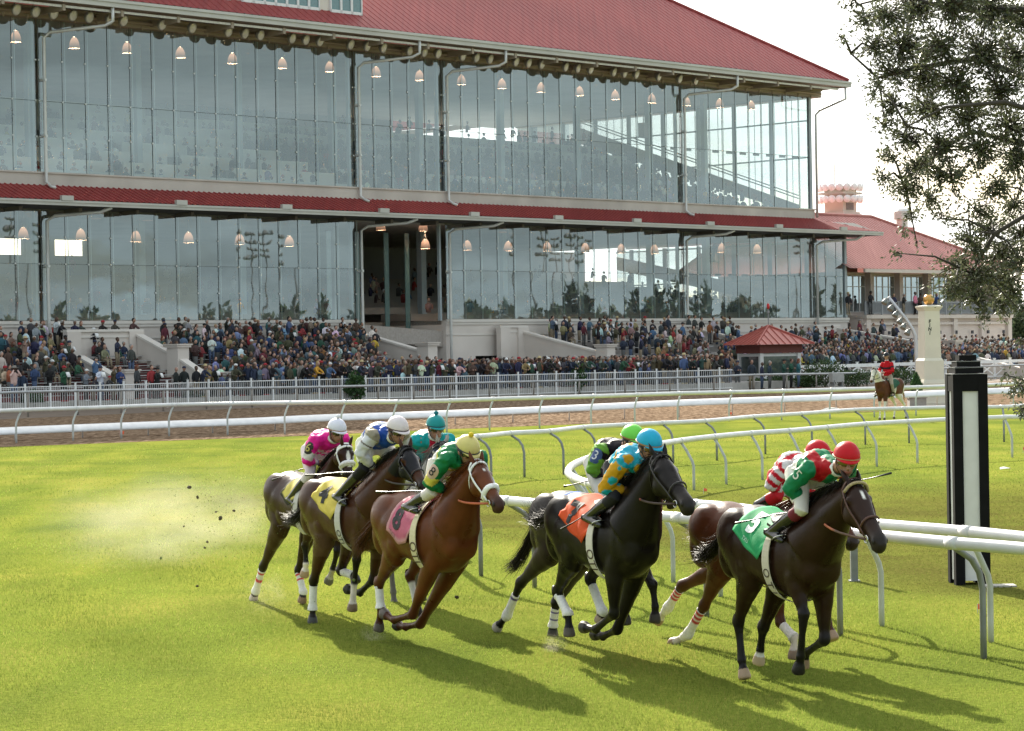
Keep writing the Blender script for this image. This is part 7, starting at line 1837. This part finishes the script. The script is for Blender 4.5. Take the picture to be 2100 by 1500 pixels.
def finish_pillar():
    Z = 114; b = P(1908, 829, Z); c = Vector((b.x, b.y, 0)); k = Z / 5000; root = thing('finish_pillar', 'tall cream finish pillar topped with a gold ball', 'monument', c, R(14)); cr = mat('pillar cream', (.66, .62, .52), .75, .06, 1.2); gold = mat('gold ball', (.55, .30, .09), .3, .1, 4, metal=.75)
    z = lambda y: P(1908, y, Z).z
    def sq(prof):
        m = MB(); m.rings([[Vector((x * w / 2, y * w / 2, zz)) for x, y in ((-1, -1), (1, -1), (1, 1), (-1, 1))] for w, zz in prof]); return m
    w1, w2, w3 = 52 * k, 44 * k, 33 * k
    part('base', sq([(w1 * 1.12, 0), (w1 * 1.12, .12), (w1, .13), (w1, z(786)), (w2 * 1.08, z(779)), (w2, z(779)), (w2 * .98, z(740)), (w3 * 1.12, z(735))]), cr, root)
    part('shaft', sq([(w3 * 1.08, z(735.1)), (w3 * 1.0, z(640)), (w3 * 1.0, z(638)), (w3 * 1.22, z(632)), (w3 * 1.28, z(631)), (w3 * 1.28, z(628)), (w3 * .5, z(626))]), cr, root)
    m = MB(); m.ball((0, 0, z(615)), 11.5 * k, 20, 14); part('gold_ball', m, gold, root, True)
    m = MB(); rot = Matrix.Rotation(0, 3, 'Z')
    for i, ch in enumerate('FINISH'):
        tv, tf = text_verts(ch, 9.6 * k, 3, .45 * k); zz = z(660 + i * 7.9); sh_ = .10
        m.add([Vector((-w3 * .18 + v.x + v.y * sh_, -w3 * .52, zz + v.y)) for v in tv], tf)
    lt = part('lettering', m, mat('letter dark', (.03, .035, .03), .6), root); lt['label'] = 'dark green letters FINISH reading downwards'
    # slim flagpole stay and the pots beside it
    pz = P(1880, 826, 112); pc = Vector((pz.x, pz.y, 0)); pot = thing('potted_conifer', 'clipped conifer with white flowers in a square stone pot beside the pillar', 'plant', pc); kk = 112 / 5000
    m = MB(); m.box((0, 0, .2), (34 * kk, 34 * kk, .4)); m.box((0, 0, .42), (38 * kk, 38 * kk, .08)); part('pot', m, mat('pot stone', (.35, .32, .29), .8), pot)
    rg = random.Random(5); m = MB(); ht = P(1880, 768, 112).z
    for i in range(2600):
        q = rg.random() ** .8; zz = .5 + (ht - .5) * q; r = (14 * kk) * (1 - abs(q - .35) * .75) * (1 - q ** 4) * rg.uniform(.55, 1); a = rg.uniform(0, 6.28); p = Vector((r * math.cos(a), r * math.sin(a), zz)); d = Vector((rg.gauss(0, .3), rg.gauss(0, .3), 1)).normalized(); s_ = d.cross(Vector((rg.gauss(0, 1), rg.gauss(0, 1), .1))).normalized(); L = rg.uniform(.08, .16)
        cc = rg.choice([(.045, .11, .03), (.06, .14, .04), (.03, .075, .025)]); m.add([p - s_ * .02, p + s_ * .02, p + d * L], [(0, 1, 2)], 0, cc)
    part('foliage', m, mat_attr('conifer', rough=.7, trans=.25), pot)
    m = MB()
    for i in range(60): a = rg.uniform(0, 6.28); r = rg.uniform(.25, .48); m.ball((r * math.cos(a), r * math.sin(a), .45 + rg.uniform(0, .22)), .04, 5, 4)
    part('flowers', m, mat('white flowers', (.7, .7, .66), .8), pot)
    # leaning lamp mast with five photo-finish lamps
    Zp = 121; q0 = P(1880, 820, Zp); c = Vector((q0.x, q0.y, 0)); o = thing('light_mast', 'grey lamp mast bending left over the track beside the finish pillar', 'lamp post', c); pp = [P(x, y, Zp) - c for x, y in ((1881, 770), (1878.5, 700), (1876.5, 688), (1871, 675), (1858, 655), (1822, 609))]; pp = [Vector((pp[0].x, pp[0].y, 0))] + pp
    m = MB(); m.tube(pp, [.11, .10, .095, .09, .085, .08, .065], 10); part('mast', m, mat('mast grey', (.46, .47, .50), .45, .08, 2, metal=.3), o, True)
    for x, y in ((1819, 617), (1831, 630), (1841, 643), (1850, 657), (1857, 668), (1866, 680)):
        cq = P(x - 4, y + 2, Zp) - c; d = Vector((-.5, -.35, -.8)).normalized(); m = MB(); m.tube([cq - d * .22, cq - d * .1, cq + d * .10, cq + d * .13], [.04, .10, .16, .15], 10); m.tube([cq - d * .15, cq - d * .2 + Vector((.22, 0, .10))], .03, 5); part('lamp', m, mat('lamp cup', (.17, .18, .17), .4, metal=.4), o, True)
def post_and_small():
    # black and white furlong post in the foreground
    b = G(1988, 1197); c = Vector((b.x, b.y, 0)); Z = b.y; k = Z / 5000; root = thing('marker_post', 'black square post with white recessed panels and a stepped cap', 'post', c, R(3)); bk = mat('post black', (.008, .008, .009), .7, .2, 6, spec=.12); wh = mat('post white panel', (.74, .74, .74), .55, .06, 5)
    h = P(1975, 768, Z).z; w = .415
    m = MB(); f = .112
    for x, y in ((-1, -1), (1, -1), (1, 1), (-1, 1)): m.box((x * (w - f) / 2, y * (w - f) / 2, h / 2), (f, f, h))
    m.box((0, 0, h - .10), (w - .01, w - .01, .20)); part('frame', m, bk, root)
    m = MB(); m.box((0, 0, h / 2), (w - .05, w - .05, h - .1)); part('panel', m, wh, root)
    m = MB(); z = h
    for ww, hh in ((w * .82, .075), (w * .68, .07), (w * .50, .065)): m.box((0, 0, z + hh / 2 + .012), (ww, ww, hh)); z += hh + .004
    part('stepped_cap', m, bk, root); m = MB(); z = h
    for ww, hh in ((w * 1.01, .004), (w * .84, .004), (w * .70, .004)): m.box((0, 0, z + .006), (ww, ww, hh)); z += .0735
    part('sunlit_edge', m, mat('sunlit edge grey', (.42, .42, .43), .5), root)  # thin grey plates paint the sunlit tops of the black tiers
    # paving slab at its foot
    m = MB(); m.box((0, 0, .01), (.36, .22, .02)); o = m.build('paving_slab', mat('slab', (.42, .40, .36), .85)); q = G(2050, 1203); o.location = (q.x, q.y, 0); tag(o, 'small pale paving slab beside the foot of the marker post', 'slab')
    # short steel post left of it, hidden behind the bay's chin
    q = G(1752, 1192); o = thing('steel_post', 'short square steel post standing alone behind the nearest horse head', 'post', (q.x, q.y, 0)); m = MB(); m.box((0, 0, .42), (.085, .085, .84)); part('post', m, mat('galvanised post', (.22, .23, .24), .5), o); m = MB(); m.box((0, 0, .006), (.13, .13, .012)); part('base_plate', m, mat('galvanised post', (.22, .23, .24), .5), o)
    # orange marker flags and litter
    org = mat('marker orange', (.75, .12, .04), .6); st = mat('flag wire', (.5, .5, .5), .4)
    for (x, y, lab, s) in ((2005, 1252, 'small orange marker flag on the turf behind the front rail posts', .055), (1443, 1005, 'small orange marker flag on the turf right of the black horse head', .055), (1495, 853, 'small orange marker flag at the dirt edge left of the kiosk', .10), (246, 895, 'small orange marker flag on the dirt at the far left', .12), (2098, 928, 'small orange marker flag at the right edge of the infield turf', .08)):
        q = G(x, y + 8 if y > 950 else y + 2); o = thing('marker_flag', lab, 'flag', (q.x, q.y, 0), 0, 'orange marker flags'); m = MB(); m.tube([(0, 0, -.02), (0, 0, s * 2)], .004, 4); part('wire', m, st, o); m = MB(); m.add([(0, 0, s * 2), (s * 1.3, .02, s * 1.75), (s * 1.2, .0, s * .85), (0, 0, s * .95)], [(0, 1, 2, 3)]); part('flag', m, org, o)
    q = G(2062, 968); m = MB(); m.add([(-.12, 0, .03), (.12, .02, .05), (.14, .16, .02), (-.08, .2, .06), (0, .1, .08)], [(0, 1, 4), (1, 2, 4), (2, 3, 4), (3, 0, 4)]); o = m.build('paper_scrap', mat('paper white', (.72, .72, .72), .8)); o.location = (q.x, q.y, .03); tag(o, 'crumpled white paper scrap on the grass right of the marker post', 'litter')
    # grey speaker box near the outrider
    Z = 160; q = P(1716, 795, Z); c = Vector((q.x, q.y, 0)); o = thing('equipment_box', 'grey equipment box on a stand at the dirt edge right of the kiosk', 'box', c, R(20)); m = MB(); m.box((0, 0, .75), (.85, .5, .6)); m.box((0, 0, .12), (1.0, .6, .1)); part('case', m, mat('box grey', (.38, .38, .37), .7), o); m = MB(); m.box((-.3, 0, .4), (.08, .5, .4)); m.box((.3, 0, .3), (.08, .5, .4)); part('stand', m, mat('box frame', (.2, .2, .2), .6), o)
    # white storage lump by the dirt edge
    Z = 103; q = P(1705, 846, Z); m = MB(); m.ball((0, 0, .02), (.5, .22, .20), 12, 6); o = m.build('sandbag', mat('sandbag white', (.62, .60, .55), .8), None, True); o.location = (q.x, q.y, .03); tag(o, 'low white sandbag lying on the turf edge left of the outrider', 'sandbag')
def bush(name, label, c, r, h, n, cols, cat='shrub', grp=None, leaf=.10, seed=1):
    rg = random.Random(seed); root = thing(name, label, cat, c, 0, grp); m = MB()
    for i in range(n):
        u = Vector((rg.gauss(0, 1), rg.gauss(0, 1), rg.gauss(0, 1))).normalized() * (rg.random() ** .4); lump = 1 + .3 * mnoise.noise(u * 2.5 + Vector((seed, 0, 0))); p = Vector((u.x * r * lump, u.y * r * lump, h * .52 + u.z * h * .48 * lump))
        if p.z < .03: continue
        d = (u + Vector((rg.gauss(0, .6), rg.gauss(0, .6), rg.gauss(0, .6) + .3))).normalized(); s_ = d.cross(Vector((rg.gauss(0, 1), rg.gauss(0, 1), rg.gauss(0, 1)))).normalized(); L = leaf * rg.uniform(.6, 1.4); cc = rg.choice(cols); kx = rg.uniform(.7, 1.25)
        m.add([p, p + d * L * .5 + s_ * L * .25, p + d * L, p + d * L * .5 - s_ * L * .25], [(0, 1, 2, 3)], 0, tuple(c_ * kx for c_ in cc))
    part('foliage', m, mat_attr('leaves', rough=.5, trans=.25), root); s = MB()
    for i in range(5): a = i * 1.3; s.tube([(0, 0, 0), (r * .3 * math.cos(a), r * .3 * math.sin(a), h * .35), (r * .55 * math.cos(a), r * .55 * math.sin(a), h * .7)], [.04, .03, .012], 5)
    part('stem', s, mat('bark', (.09, .065, .045), .85, .3, 8), root); return root
def planting():
    gr = [(.05, .10, .03), (.035, .075, .022), (.08, .12, .035)]
    for i, (x, r, h, lab) in enumerate(((1655, 1.0, .8, 'low green shrub behind the grey rail right of the kiosk staff'), (1692, 1.5, 2.0, 'dense dark hedge bush behind the grey rail left of the equipment box'), (1752, 1.3, 1.1, 'low flowering shrub behind the outrider horse head'), (1840, 1.4, 1.2, 'low shrub bed at the board fence right of the outrider'), (1600, 1.0, .8, 'small green shrub at the foot of the kiosk'), (1556, .8, .6, 'very low shrub between the staff legs and the kiosk'))):
        q = P(x, 790, 168); bush('shrub', lab, Vector((q.x, q.y, 0)), r, h, 1500, gr, seed=30 + i, leaf=.16)
    for i, (x, y, Z, h, lab) in enumerate(((738, 780, 146, 1.7, 'small green palm bush among the crowd left of the dark bay'), (1192, 770, 156, 1.9, 'small dark green bush among the crowd below the sloping stair wall'), (75, 790, 133, 1.1, 'leafy green bush by the fence at the far left'), (405, 775, 141, .9, 'low green bush below the left stair newel'))):
        q = P(x, y, Z); bush('shrub', lab, Vector((q.x, q.y, 0)) + BN * -.4, .55, h, 700, [(.03, .08, .02), (.05, .11, .03)], seed=50 + i, leaf=.22)
    # far trees at the right edge
    for i, (x, y, w, Z, lab) in enumerate(((2078, 585, 60, 290, 'hazy grey green tree beyond the right end of the clubhouse'), (2125, 598, 70, 300, 'hazy tree at the right edge beyond the clubhouse'), (2092, 640, 40, 270, 'dark green tree low behind the clubhouse corner'))):
        q = P(x, 700, Z); top = P(x, y, Z).z; c = Vector((q.x, q.y, 0)); rr = w / 2 * Z / 5000
        root = bush('tree', lab, c, rr, top, 2600, [(.05, .075, .03), (.035, .06, .025), (.07, .095, .04)], 'tree', None, .45, 70 + i)
        for ch in root.children:
            if ch.name.startswith('foliage'): ch.name = 'crown'
            if ch.name.startswith('stem'): ch.name = 'trunk'
def oak():
    """the live oak whose crown hangs into the top right of the frame; its trunk stands outside"""
    rg = random.Random(9); Zt = 23.0; base = Vector((8.6, 24.5, 0)); root = thing('oak_tree', 'live oak with small glossy leaves hanging in at the upper right', 'tree', base)
    tr = MB(); br = MB(); XL = [(2092, 790), (2098, 840), (2065, 770), (2096, 700)]
    tr.tube([Vector((0, 0, -.1)), Vector((-.05, .05, .5)), Vector((-.2, 0, 1.6)), Vector((-.5, 0, 2.8)), Vector((-.7, -.1, 4.2)), Vector((-.5, 0, 6.2)), Vector((-.2, 0, 8.4))], [.50, .40, .34, .31, .26, .19, .08], 12)
    part('trunk', tr, mat('oak bark', (.075, .06, .048), .9, .3, 6, bump=.6), root, True)
    limbs = []
    def limb(pts, r0):
        pts = [Vector(p) for p in pts]; limbs.append(pts); br.tube(pts, [r0 * (1 - .82 * i / (len(pts) - 1)) for i in range(len(pts))], 7)
    L = lambda x, y, dz=0: P(x, y, Zt + dz) - base
    limb([(-.7, -.1, 4.2), L(2250, 330), L(2120, 165), L(2000, 120), L(1880, 140), L(1800, 160), L(1745, 110)], .05)
    limb([(-.5, 0, 3.0), L(2300, 420, .5), L(2130, 300, .5), L(1990, 270, .4), L(1900, 330, .2), L(1850, 370, .1)], .045)
    limb([(-.5, 0, 3.0), L(2280, 500, -.5), L(2140, 420, -.5), L(2040, 480, -.6), L(1990, 560, -.5), L(1960, 610, -.4)], .042)
    limb([(-.5, 0, 6.2), L(2260, -80), L(2120, 20), L(1960, 20), L(1840, -10), L(1760, 10)], .045)
    limb([(-.3, 0, 7.5), L(2300, -260), L(2150, -160), L(1980, -150), L(1860, -120)], .045)
    limb([(-.5, 0, 3.4), L(2200, 250, -.8), L(2060, 210, -1), L(1940, 220, -1), L(1860, 260, -.9)], .038)
    limb([(-.5, 0, 5.5), (.8, .6, 6.8), (1.8, .8, 7.4), (2.9, .6, 7.2)], .14); limb([(-.5, 0, 5), (.4, 1.5, 6.2), (.9, 2.6, 6.9)], .13); limb([(-.5, 0, 5), (.2, -1.6, 6.4), (.5, -2.6, 7.0)], .13); limb([(-.2, 0, 8), (.4, .3, 9.2), (.9, .2, 9.8)], .08)
    limb([(-.5, 0, 1.9), L(2500, 640), L(2330, 770), L(2220, 815), L(2135, 815)], .04); limb([(-.5, 0, 2.9), (.9, -.3, 4.4), (2.2, -.6, 5.2)], .12)
    # leaf clumps: centre pixel, radius in px, depth jitter, leaves
    clumps = []
    rows = [(1742, 12, 16, 60), (1775, 40, 30, 230), (1820, 30, 45, 520), (1880, 20, 55, 800), (1950, 15, 60, 1000), (2030, 20, 60, 1000), (2090, 40, 50, 800), (1720, 75, 22, 30), (1790, 95, 40, 380), (1850, 100, 50, 700), (1930, 95, 60, 900), (2010, 110, 60, 900), (2085, 120, 50, 700), (1830, 150, 35, 330), (1890, 160, 50, 640), (1965, 175, 55, 820), (2050, 190, 60, 860), (1800, 180, 22, 110), (1835, 215, 38, 330), (1900, 225, 50, 620), (1980, 240, 55, 760), (2070, 260, 60, 820), (1815, 260, 25, 120), (1860, 280, 40, 400), (1930, 300, 50, 620), (2010, 310, 50, 620), (2085, 330, 50, 640),
            (1825, 320, 26, 150), (1880, 345, 42, 420), (1950, 360, 45, 460), (2040, 380, 40, 330), (1815, 365, 22, 110), (1860, 390, 34, 260), (1905, 405, 32, 230), (2000, 430, 36, 260), (2080, 420, 42, 380), (1870, 440, 22, 70), (1930, 450, 24, 90), (2030, 470, 40, 330), (2095, 480, 40, 380), (1990, 500, 38, 330), (2050, 525, 46, 520), (1965, 545, 38, 420), (2010, 565, 42, 560), (2065, 575, 40, 480), (1950, 590, 26, 230), (2000, 605, 36, 420), (2050, 615, 30, 330), (2080, 600, 24, 170), (1850, 470, 12, 25), (1845, 520, 14, 26), (1880, 500, 10, 14), (2095, 540, 26, 200), (2095, 640, 18, 40), (2020, 640, 16, 70),
            (2092, 790, 20, 150), (2098, 840, 18, 110), (2065, 770, 12, 30), (2096, 700, 12, 20)]
    for x, y, r, n in rows: clumps.append((L(x, y, rg.uniform(-.7, .7)), r * Zt / 5000 * 1.08, int(n * 1.6)))
    for _ in range(95):                     # the rest of the crown, outside the frame
        a = rg.uniform(0, 6.28); q = Vector((rg.uniform(.2, 3.6) * math.cos(a) + .3, rg.uniform(.4, 3.2) * math.sin(a), rg.uniform(4.2, 10.0)))
        if proj(base + q)[0] < 2130 and proj(base + q)[1] > -30: continue
        clumps.append((q, rg.uniform(.35, .6), 230))
    for _ in range(40): clumps.append((L(rg.uniform(1760, 2200), rg.uniform(-330, -60), rg.uniform(-1, 1)), rg.uniform(.25, .4), 150))
    pts_all = [p for l in limbs for p in l]
    V = []; C = []; tw = MB()
    for (c, r, n) in clumps:
        nearest = min(pts_all, key=lambda p: (p - c).length); mid = nearest.lerp(c, .5) + Vector((0, 0, .06)); 
        if rg.random() < .8: br.tube([nearest, mid, c], [.014, .010, .005], 5)
        twigs = []
        for k in range(max(3, n // 26)):
            e = c + Vector((rg.gauss(0, .55), rg.gauss(0, .55), rg.gauss(0, .5))) * r; twigs.append((c.lerp(e, .15), e)); tw.tube([c.lerp(e, .05), c.lerp(e, .5) + Vector((0, 0, .02)), e], [.007, .005, .002], 4)
        for i in range(n):
            a, b = twigs[rg.randrange(len(twigs))]; p = a.lerp(b, rg.uniform(.15, 1.1)) + Vector((rg.gauss(0, .030), rg.gauss(0, .030), rg.gauss(0, .030))) * (1 + r)
            d = ((b - a).normalized() * .8 + Vector((rg.gauss(0, .7), rg.gauss(0, .7), rg.gauss(0, .6) - .05))).normalized(); s_ = d.cross(Vector((rg.gauss(0, 1), rg.gauss(0, 1), rg.gauss(0, 1)))).normalized(); nn = d.cross(s_); ln = rg.uniform(.034, .060); w = ln * rg.uniform(.15, .22); k = rg.uniform(.6, 1.35); cc = rg.choice([(.095, .108, .060), (.065, .080, .042), (.135, .140, .085)])
            V += [p, p + d * ln * .5 + s_ * w + nn * .003, p + d * ln, p + d * ln * .5 - s_ * w + nn * .003]; C += [tuple(x * k for x in cc)] * 4
    part('limbs', br, mat('oak limb', (.045, .037, .03), .9), root, True); part('twigs', tw, mat('oak twig', (.07, .05, .035), .85), root)
    V = np.array([tuple(v) for v in V], dtype=np.float32); n = len(V) // 4; me = bpy.data.meshes.new('crown'); me.vertices.add(len(V)); me.vertices.foreach_set('co', V.ravel()); me.loops.add(len(V)); me.loops.foreach_set('vertex_index', np.arange(len(V), dtype=np.int32)); me.polygons.add(n); me.polygons.foreach_set('loop_start', np.arange(0, len(V), 4, dtype=np.int32)); me.polygons.foreach_set('loop_total', np.full(n, 4, dtype=np.int32)); me.update(calc_edges=True); set_col(me, np.array(C)); me.materials.append(mat_attr('oak leaves', rough=.32, spec=.6, var=.2, scale=3, trans=.38)); o = bpy.data.objects.new('crown', me); COL.objects.link(o); o.parent = root
# ------------------------------------------------------------------ the outrider on the pinto
def outrider():
    Zc = 94.0; zl = zc(1580, 560, 4.04)
    def pinto(H, co, mixc):
        w = np.array([mnoise.noise(Vector((v[0] * 1.6 + 3, v[1] * 1.6, v[2] * 1.9))) for v in co]); br = (.10, .035, .018)
        chest = (co[:, 0] > .12) & (co[:, 0] < .95) & (co[:, 2] > .72) & (co[:, 2] < 1.50 + .10 * w); mixc(chest * 1.0, br)
        hind = (co[:, 0] < -.15) & (co[:, 0] > -.72) & (co[:, 2] > .98) & (w > -.2); mixc(hind * 1.0, br); neck = (co[:, 0] > .45) & (co[:, 2] > 1.40) & (w > .06) & (co[:, 2] < 1.75); mixc(neck * 1.0, br)
    A = G(1822, 862); hs = dict(name='pinto_horse', conv=zl, anchor=(1822, 862, A.y), alocal=(0, 0, 0), psi=R(-130), label='brown and white pinto horse standing at the turf edge under its rider', group=None, seed=31, vox=.02, head_y=.0,
        poll=('l', .98, 1.98), muzzle=('l', 1.26, 1.50), ears=.0, crest=.16, mane_n=260, tail_n=300,
        legs=dict(FR=[('l', .40, .50), ('l', .40, .20), ('l', .43, .02)], FL=[('l', .46, .50), ('l', .46, .20), ('l', .50, .02)], HR=[('l', -.74, .58), ('l', -.66, .20), ('l', -.62, .02)], HL=[('l', -.95, .55), ('l', -1.02, .20), ('l', -1.08, .03)]),
        tail=[(('l', -1.0, 1.20), 0), (('l', -1.08, .85), .05), (('l', -1.02, .55), .05)], tail_spread=.10,
        coat=dict(base=(.66, .63, .58), hair=(.16, .06, .03), tail_hair=(.42, .30, .18), hoof=(.12, .10, .08), muzzle=(.55, .45, .40), finish='matt', extra=[pinto]),
        tack=dict(cloth=(.03, .10, .06), bridle=(.03, .02, .018), girth=(.03, .025, .02), rein=((.03, .02, .02), (.03, .02, .02))))
    rs = dict(jockey=False, J=dict(hip=(.02, .11, 1.66), sho=(.03, .19, 2.13), head=(.07, 0, 2.42), elb=(.12, .30, 1.86), hand=(.42, .08, 1.80), knee=(.28, .34, 1.36), ank=(.16, .36, .98), toe=(.34, .36, .93)), label='outrider in a red jacket with a dark chest band on the pinto horse', skin='pale', arch=.02, hem=-.05,
        silks=lambda d: (lambda c: (put(c, (np.abs(d['T'] - .66) < .07) & ~d['arm'], (.02, .02, .03)), put(c, d['arm'] & (np.abs(d['at'] - .5) < .10), (.02, .02, .03)), c)[2])(arr(d, (.48, .012, .02))), helmet=(.02, .022, .03), band=(.02, .02, .02), breeches=(.30, .26, .19), breech=.75, boot=(.02, .016, .014), collar=(.5, .5, .5), look=(1, .1, -.12), goggles=False)
    horse_and_rider(hs, rs)
# ------------------------------------------------------------------ dust and flying turf
def dust():
    def cloud(name, label, c, r, dens, seed):
        mb = MB(); mb.ball((0, 0, 0), (1, 1, 1), 20, 12); m = bpy.data.materials.new('dust ' + str(seed)); m.use_nodes = True; nt = m.node_tree; nt.nodes.clear(); out = nd(nt, 'ShaderNodeOutputMaterial'); pv = nd(nt, 'ShaderNodeVolumePrincipled'); pv.inputs['Color'].default_value = (.80, .74, .58, 1); pv.inputs['Anisotropy'].default_value = .35
        tc = nd(nt, 'ShaderNodeTexCoord'); ln = nd(nt, 'ShaderNodeVectorMath', operation='LENGTH'); nt.links.new(tc.outputs['Object'], ln.inputs[0]); fo = nd(nt, 'ShaderNodeMapRange'); fo.interpolation_type = 'SMOOTHSTEP'; fo.inputs[1].default_value = 1.0; fo.inputs[2].default_value = .1; nt.links.new(ln.outputs['Value'], fo.inputs[0])
        mp = nd(nt, 'ShaderNodeMapping'); mp.inputs['Location'].default_value = (seed, 0, 0); nt.links.new(tc.outputs['Object'], mp.inputs[0]); no = nd(nt, 'ShaderNodeTexNoise'); no.inputs['Scale'].default_value = 1.9; no.inputs['Detail'].default_value = 4; nt.links.new(mp.outputs[0], no.inputs['Vector']); nr = nd(nt, 'ShaderNodeMapRange'); nr.inputs[1].default_value = .38; nr.inputs[2].default_value = .70; nt.links.new(no.outputs['Fac'], nr.inputs[0])
        mu = nd(nt, 'ShaderNodeMath', operation='MULTIPLY'); nt.links.new(fo.outputs[0], mu.inputs[0]); nt.links.new(nr.outputs[0], mu.inputs[1]); m2 = nd(nt, 'ShaderNodeMath', operation='MULTIPLY'); nt.links.new(mu.outputs[0], m2.inputs[0]); m2.inputs[1].default_value = dens; nt.links.new(m2.outputs[0], pv.inputs['Density']); nt.links.new(pv.outputs[0], out.inputs['Volume'])
        o = mb.build(name, m); o.location = c; o.scale = r; tag(o, label, 'dust', kind='stuff')
    c = G(300, 1165); cloud('dust_cloud', 'thin pale dust drifting over the turf left of the field', P(290, 1085, c.y) + Vector((0, 1, 0)), (1.9, 2.2, 1.0), .21, 1.0)
    c = G(430, 1130); cloud('dust_cloud', 'faint dust trailing behind the hindmost horse', P(430, 1060, c.y + 1), (1.5, 2.0, .95), .15, 4.0)
    c = G(560, 1262); cloud('dust_cloud', 'low dust kicked up under the hindmost horse', P(560, 1215, c.y), (.45, .5, .32), .30, 7.0)
    for (x, y, s) in ((765, 1302, .16), (1140, 1325, .16)):
        q = G(x, y + 12); cloud('dust_puff', 'puff of dust under a hoof', P(x, y, q.y), (s, s, s * 1.0), 3.0, x / 100)
    rg = random.Random(17); cl = mat('clod', (.055, .042, .022), .9, .4, 30); cg = mat('clod grass', (.10, .13, .03), .9, .4, 30)
    big = [(388, 1000, .030), (405, 1020, .020), (452, 1063, .026), (443, 1050, .017), (330, 1145, .022), (405, 1202, .02), (937, 1225, .022), (480, 1048, .018), (425, 1112, .017), (420, 1124, .018), (377, 1080, .014), (725, 1190, .02), (1070, 1150, .015), (880, 1258, .014)]
    def clod(mb, c, s):
        r_ = Matrix.Rotation(rg.uniform(0, 6), 3, 'X') @ Matrix.Rotation(rg.uniform(0, 6), 3, 'Z'); o = len(mb.v); mb.ball(c, (s, s * rg.uniform(.5, .9), s * rg.uniform(.5, .8)), 7, 5, rot=r_)
        for i in range(o, len(mb.v)): v = Vector(mb.v[i]); mb.v[i] = tuple(c + (v - Vector(c)) * rg.uniform(.65, 1.3))
    lab = ['on a high arc', 'just below the highest one', 'midway behind the horses', 'above the middle of the dust', 'low over the dust', 'near the grass under the dust', 'between the chestnut and the black horse', 'close behind the hindmost rump', 'lower left of the hindmost horse', 'beside a larger clod over the dust', 'at the left of the spray', 'between the legs of the hooded bay', 'just behind the grey brown tail', 'under the chestnut belly']
    for (x, y, s), l in zip(big, lab):
        Z = 27.0 if x < 600 else 24.0; c = P(x, y, Z); mb = MB(); clod(mb, Vector((0, 0, 0)), s); o = mb.build('clod', cl if rg.random() < .7 else cg); o.location = c; tag(o, 'dark clod of turf flying ' + l, 'clod', 'flying clods')
    mb = MB()
    for i in range(230):
        x = rg.gauss(470, 75); y = rg.gauss(1075, 75)
        if x > 560 or y < 960: continue
        clod(mb, P(x, y, rg.uniform(26.5, 29)), rg.uniform(.003, .008))
    for cx_, cy_, n, sp in ((765, 1300, 90, 14), (1140, 1322, 90, 14), (690, 1190, 40, 20), (590, 1100, 60, 30), (830, 1120, 40, 30)):
        for i in range(n): x, y = rg.gauss(cx_, sp), rg.gauss(cy_, sp * .8); q = G(cx_, 1290 if cy_ < 1250 else cy_ + 14); clod(mb, P(x, y, q.y + rg.uniform(-.2, .2)), rg.uniform(.002, .006))
    o = mb.build('turf_spray', cg); tag(o, 'fine spray of soil and grass thrown up by hooves', 'spray', kind='stuff')
# ------------------------------------------------------------------ the infield behind the camera, seen only mirrored in the glass
def mirrored():
    def refl(V): r = V - BP0; s = r.dot(BN); return V - BN * (2 * s)
    n = 0
    stl = mat('tower steel', (.10, .10, .11), .6); lampm = mat('tower lamps', (.14, .14, .15), .4)
    for (x, yt, W) in ((38, 455, 300), (62, 452, 310), (517, 472, 320), (548, 476, 330), (588, 474, 310), (1074, 468, 340), (1112, 470, 330), (1138, 482, 340), (1161, 490, 350), (1655, 470, 380)):
        q = refl(P(x, 700, W)); top = P(x, yt, W).z; o = thing('light_tower', 'tall floodlight tower reflected in the lower glass', 'light tower', (q.x, q.y, 0), 0, 'floodlight towers mirrored in the glass'); m = MB(); m.tube([(0, 0, 0), (0, 0, top)], [.16, .09], 6); part('mast', m, stl, o); m = MB()
        for k in range(4): m.box((0, 0, top - .4 - 1.1 * k), (1.3, 1.3, .1)); [m.ball((a, b, top - .2 - 1.1 * k), .24, 6, 5) for a in (-.55, .55) for b in (-.55, 0, .55)]
        part('lamp_bank', m, lampm, o)
    rg = random.Random(3)
    for i, (x, yt, W, w) in enumerate([(18, 648, 290, 30), (130, 645, 290, 26), (180, 642, 300, 20), (225, 650, 290, 36), (395, 640, 300, 60), (470, 636, 310, 50), (560, 632, 300, 40), (590, 618, 320, 40), (640, 640, 300, 60), (700, 630, 310, 46), (965, 625, 320, 44), (1000, 640, 320, 40), (1060, 634, 330, 60), (1120, 628, 330, 50), (1155, 588, 350, 26), (1180, 585, 350, 30), (1200, 600, 350, 40), (1240, 635, 340, 60), (1290, 628, 340, 30), (1330, 600, 350, 40), (1350, 598, 350, 36), (1385, 630, 340, 30), (1440, 592, 360, 50), (1460, 625, 350, 60), (1520, 622, 350, 30), (1540, 618, 350, 30), (1600, 632, 350, 60), (1690, 580, 370, 26)]):
        q = refl(P(x, 700, W)); top = max(3, P(x, yt, W).z); r = w / 2 * W / 5000; o = bush('tree', 'dark infield tree reflected along the foot of the lower glass', Vector((q.x, q.y, 0)), r, top, 420, [(.02, .04, .016), (.03, .055, .02)], 'tree', 'infield trees mirrored in the glass', 1.1, 90 + i)
        for ch in o.children:
            if ch.name.startswith('foliage'): ch.name = 'crown'
            if ch.name.startswith('stem'): ch.name = 'trunk'
DEBUG = False
sky(); ground(); near_rails(); far_rails(); picket_fence(); board_fence(); grandstand(); pendant_lamps(); terrace(); clubhouse(); turret(); kiosk(); finish_pillar(); post_and_small(); planting(); oak()
NP = spectators()
field(); outrider(); dust(); mirrored()
print('people', NP, 'objects', len(scene.objects))
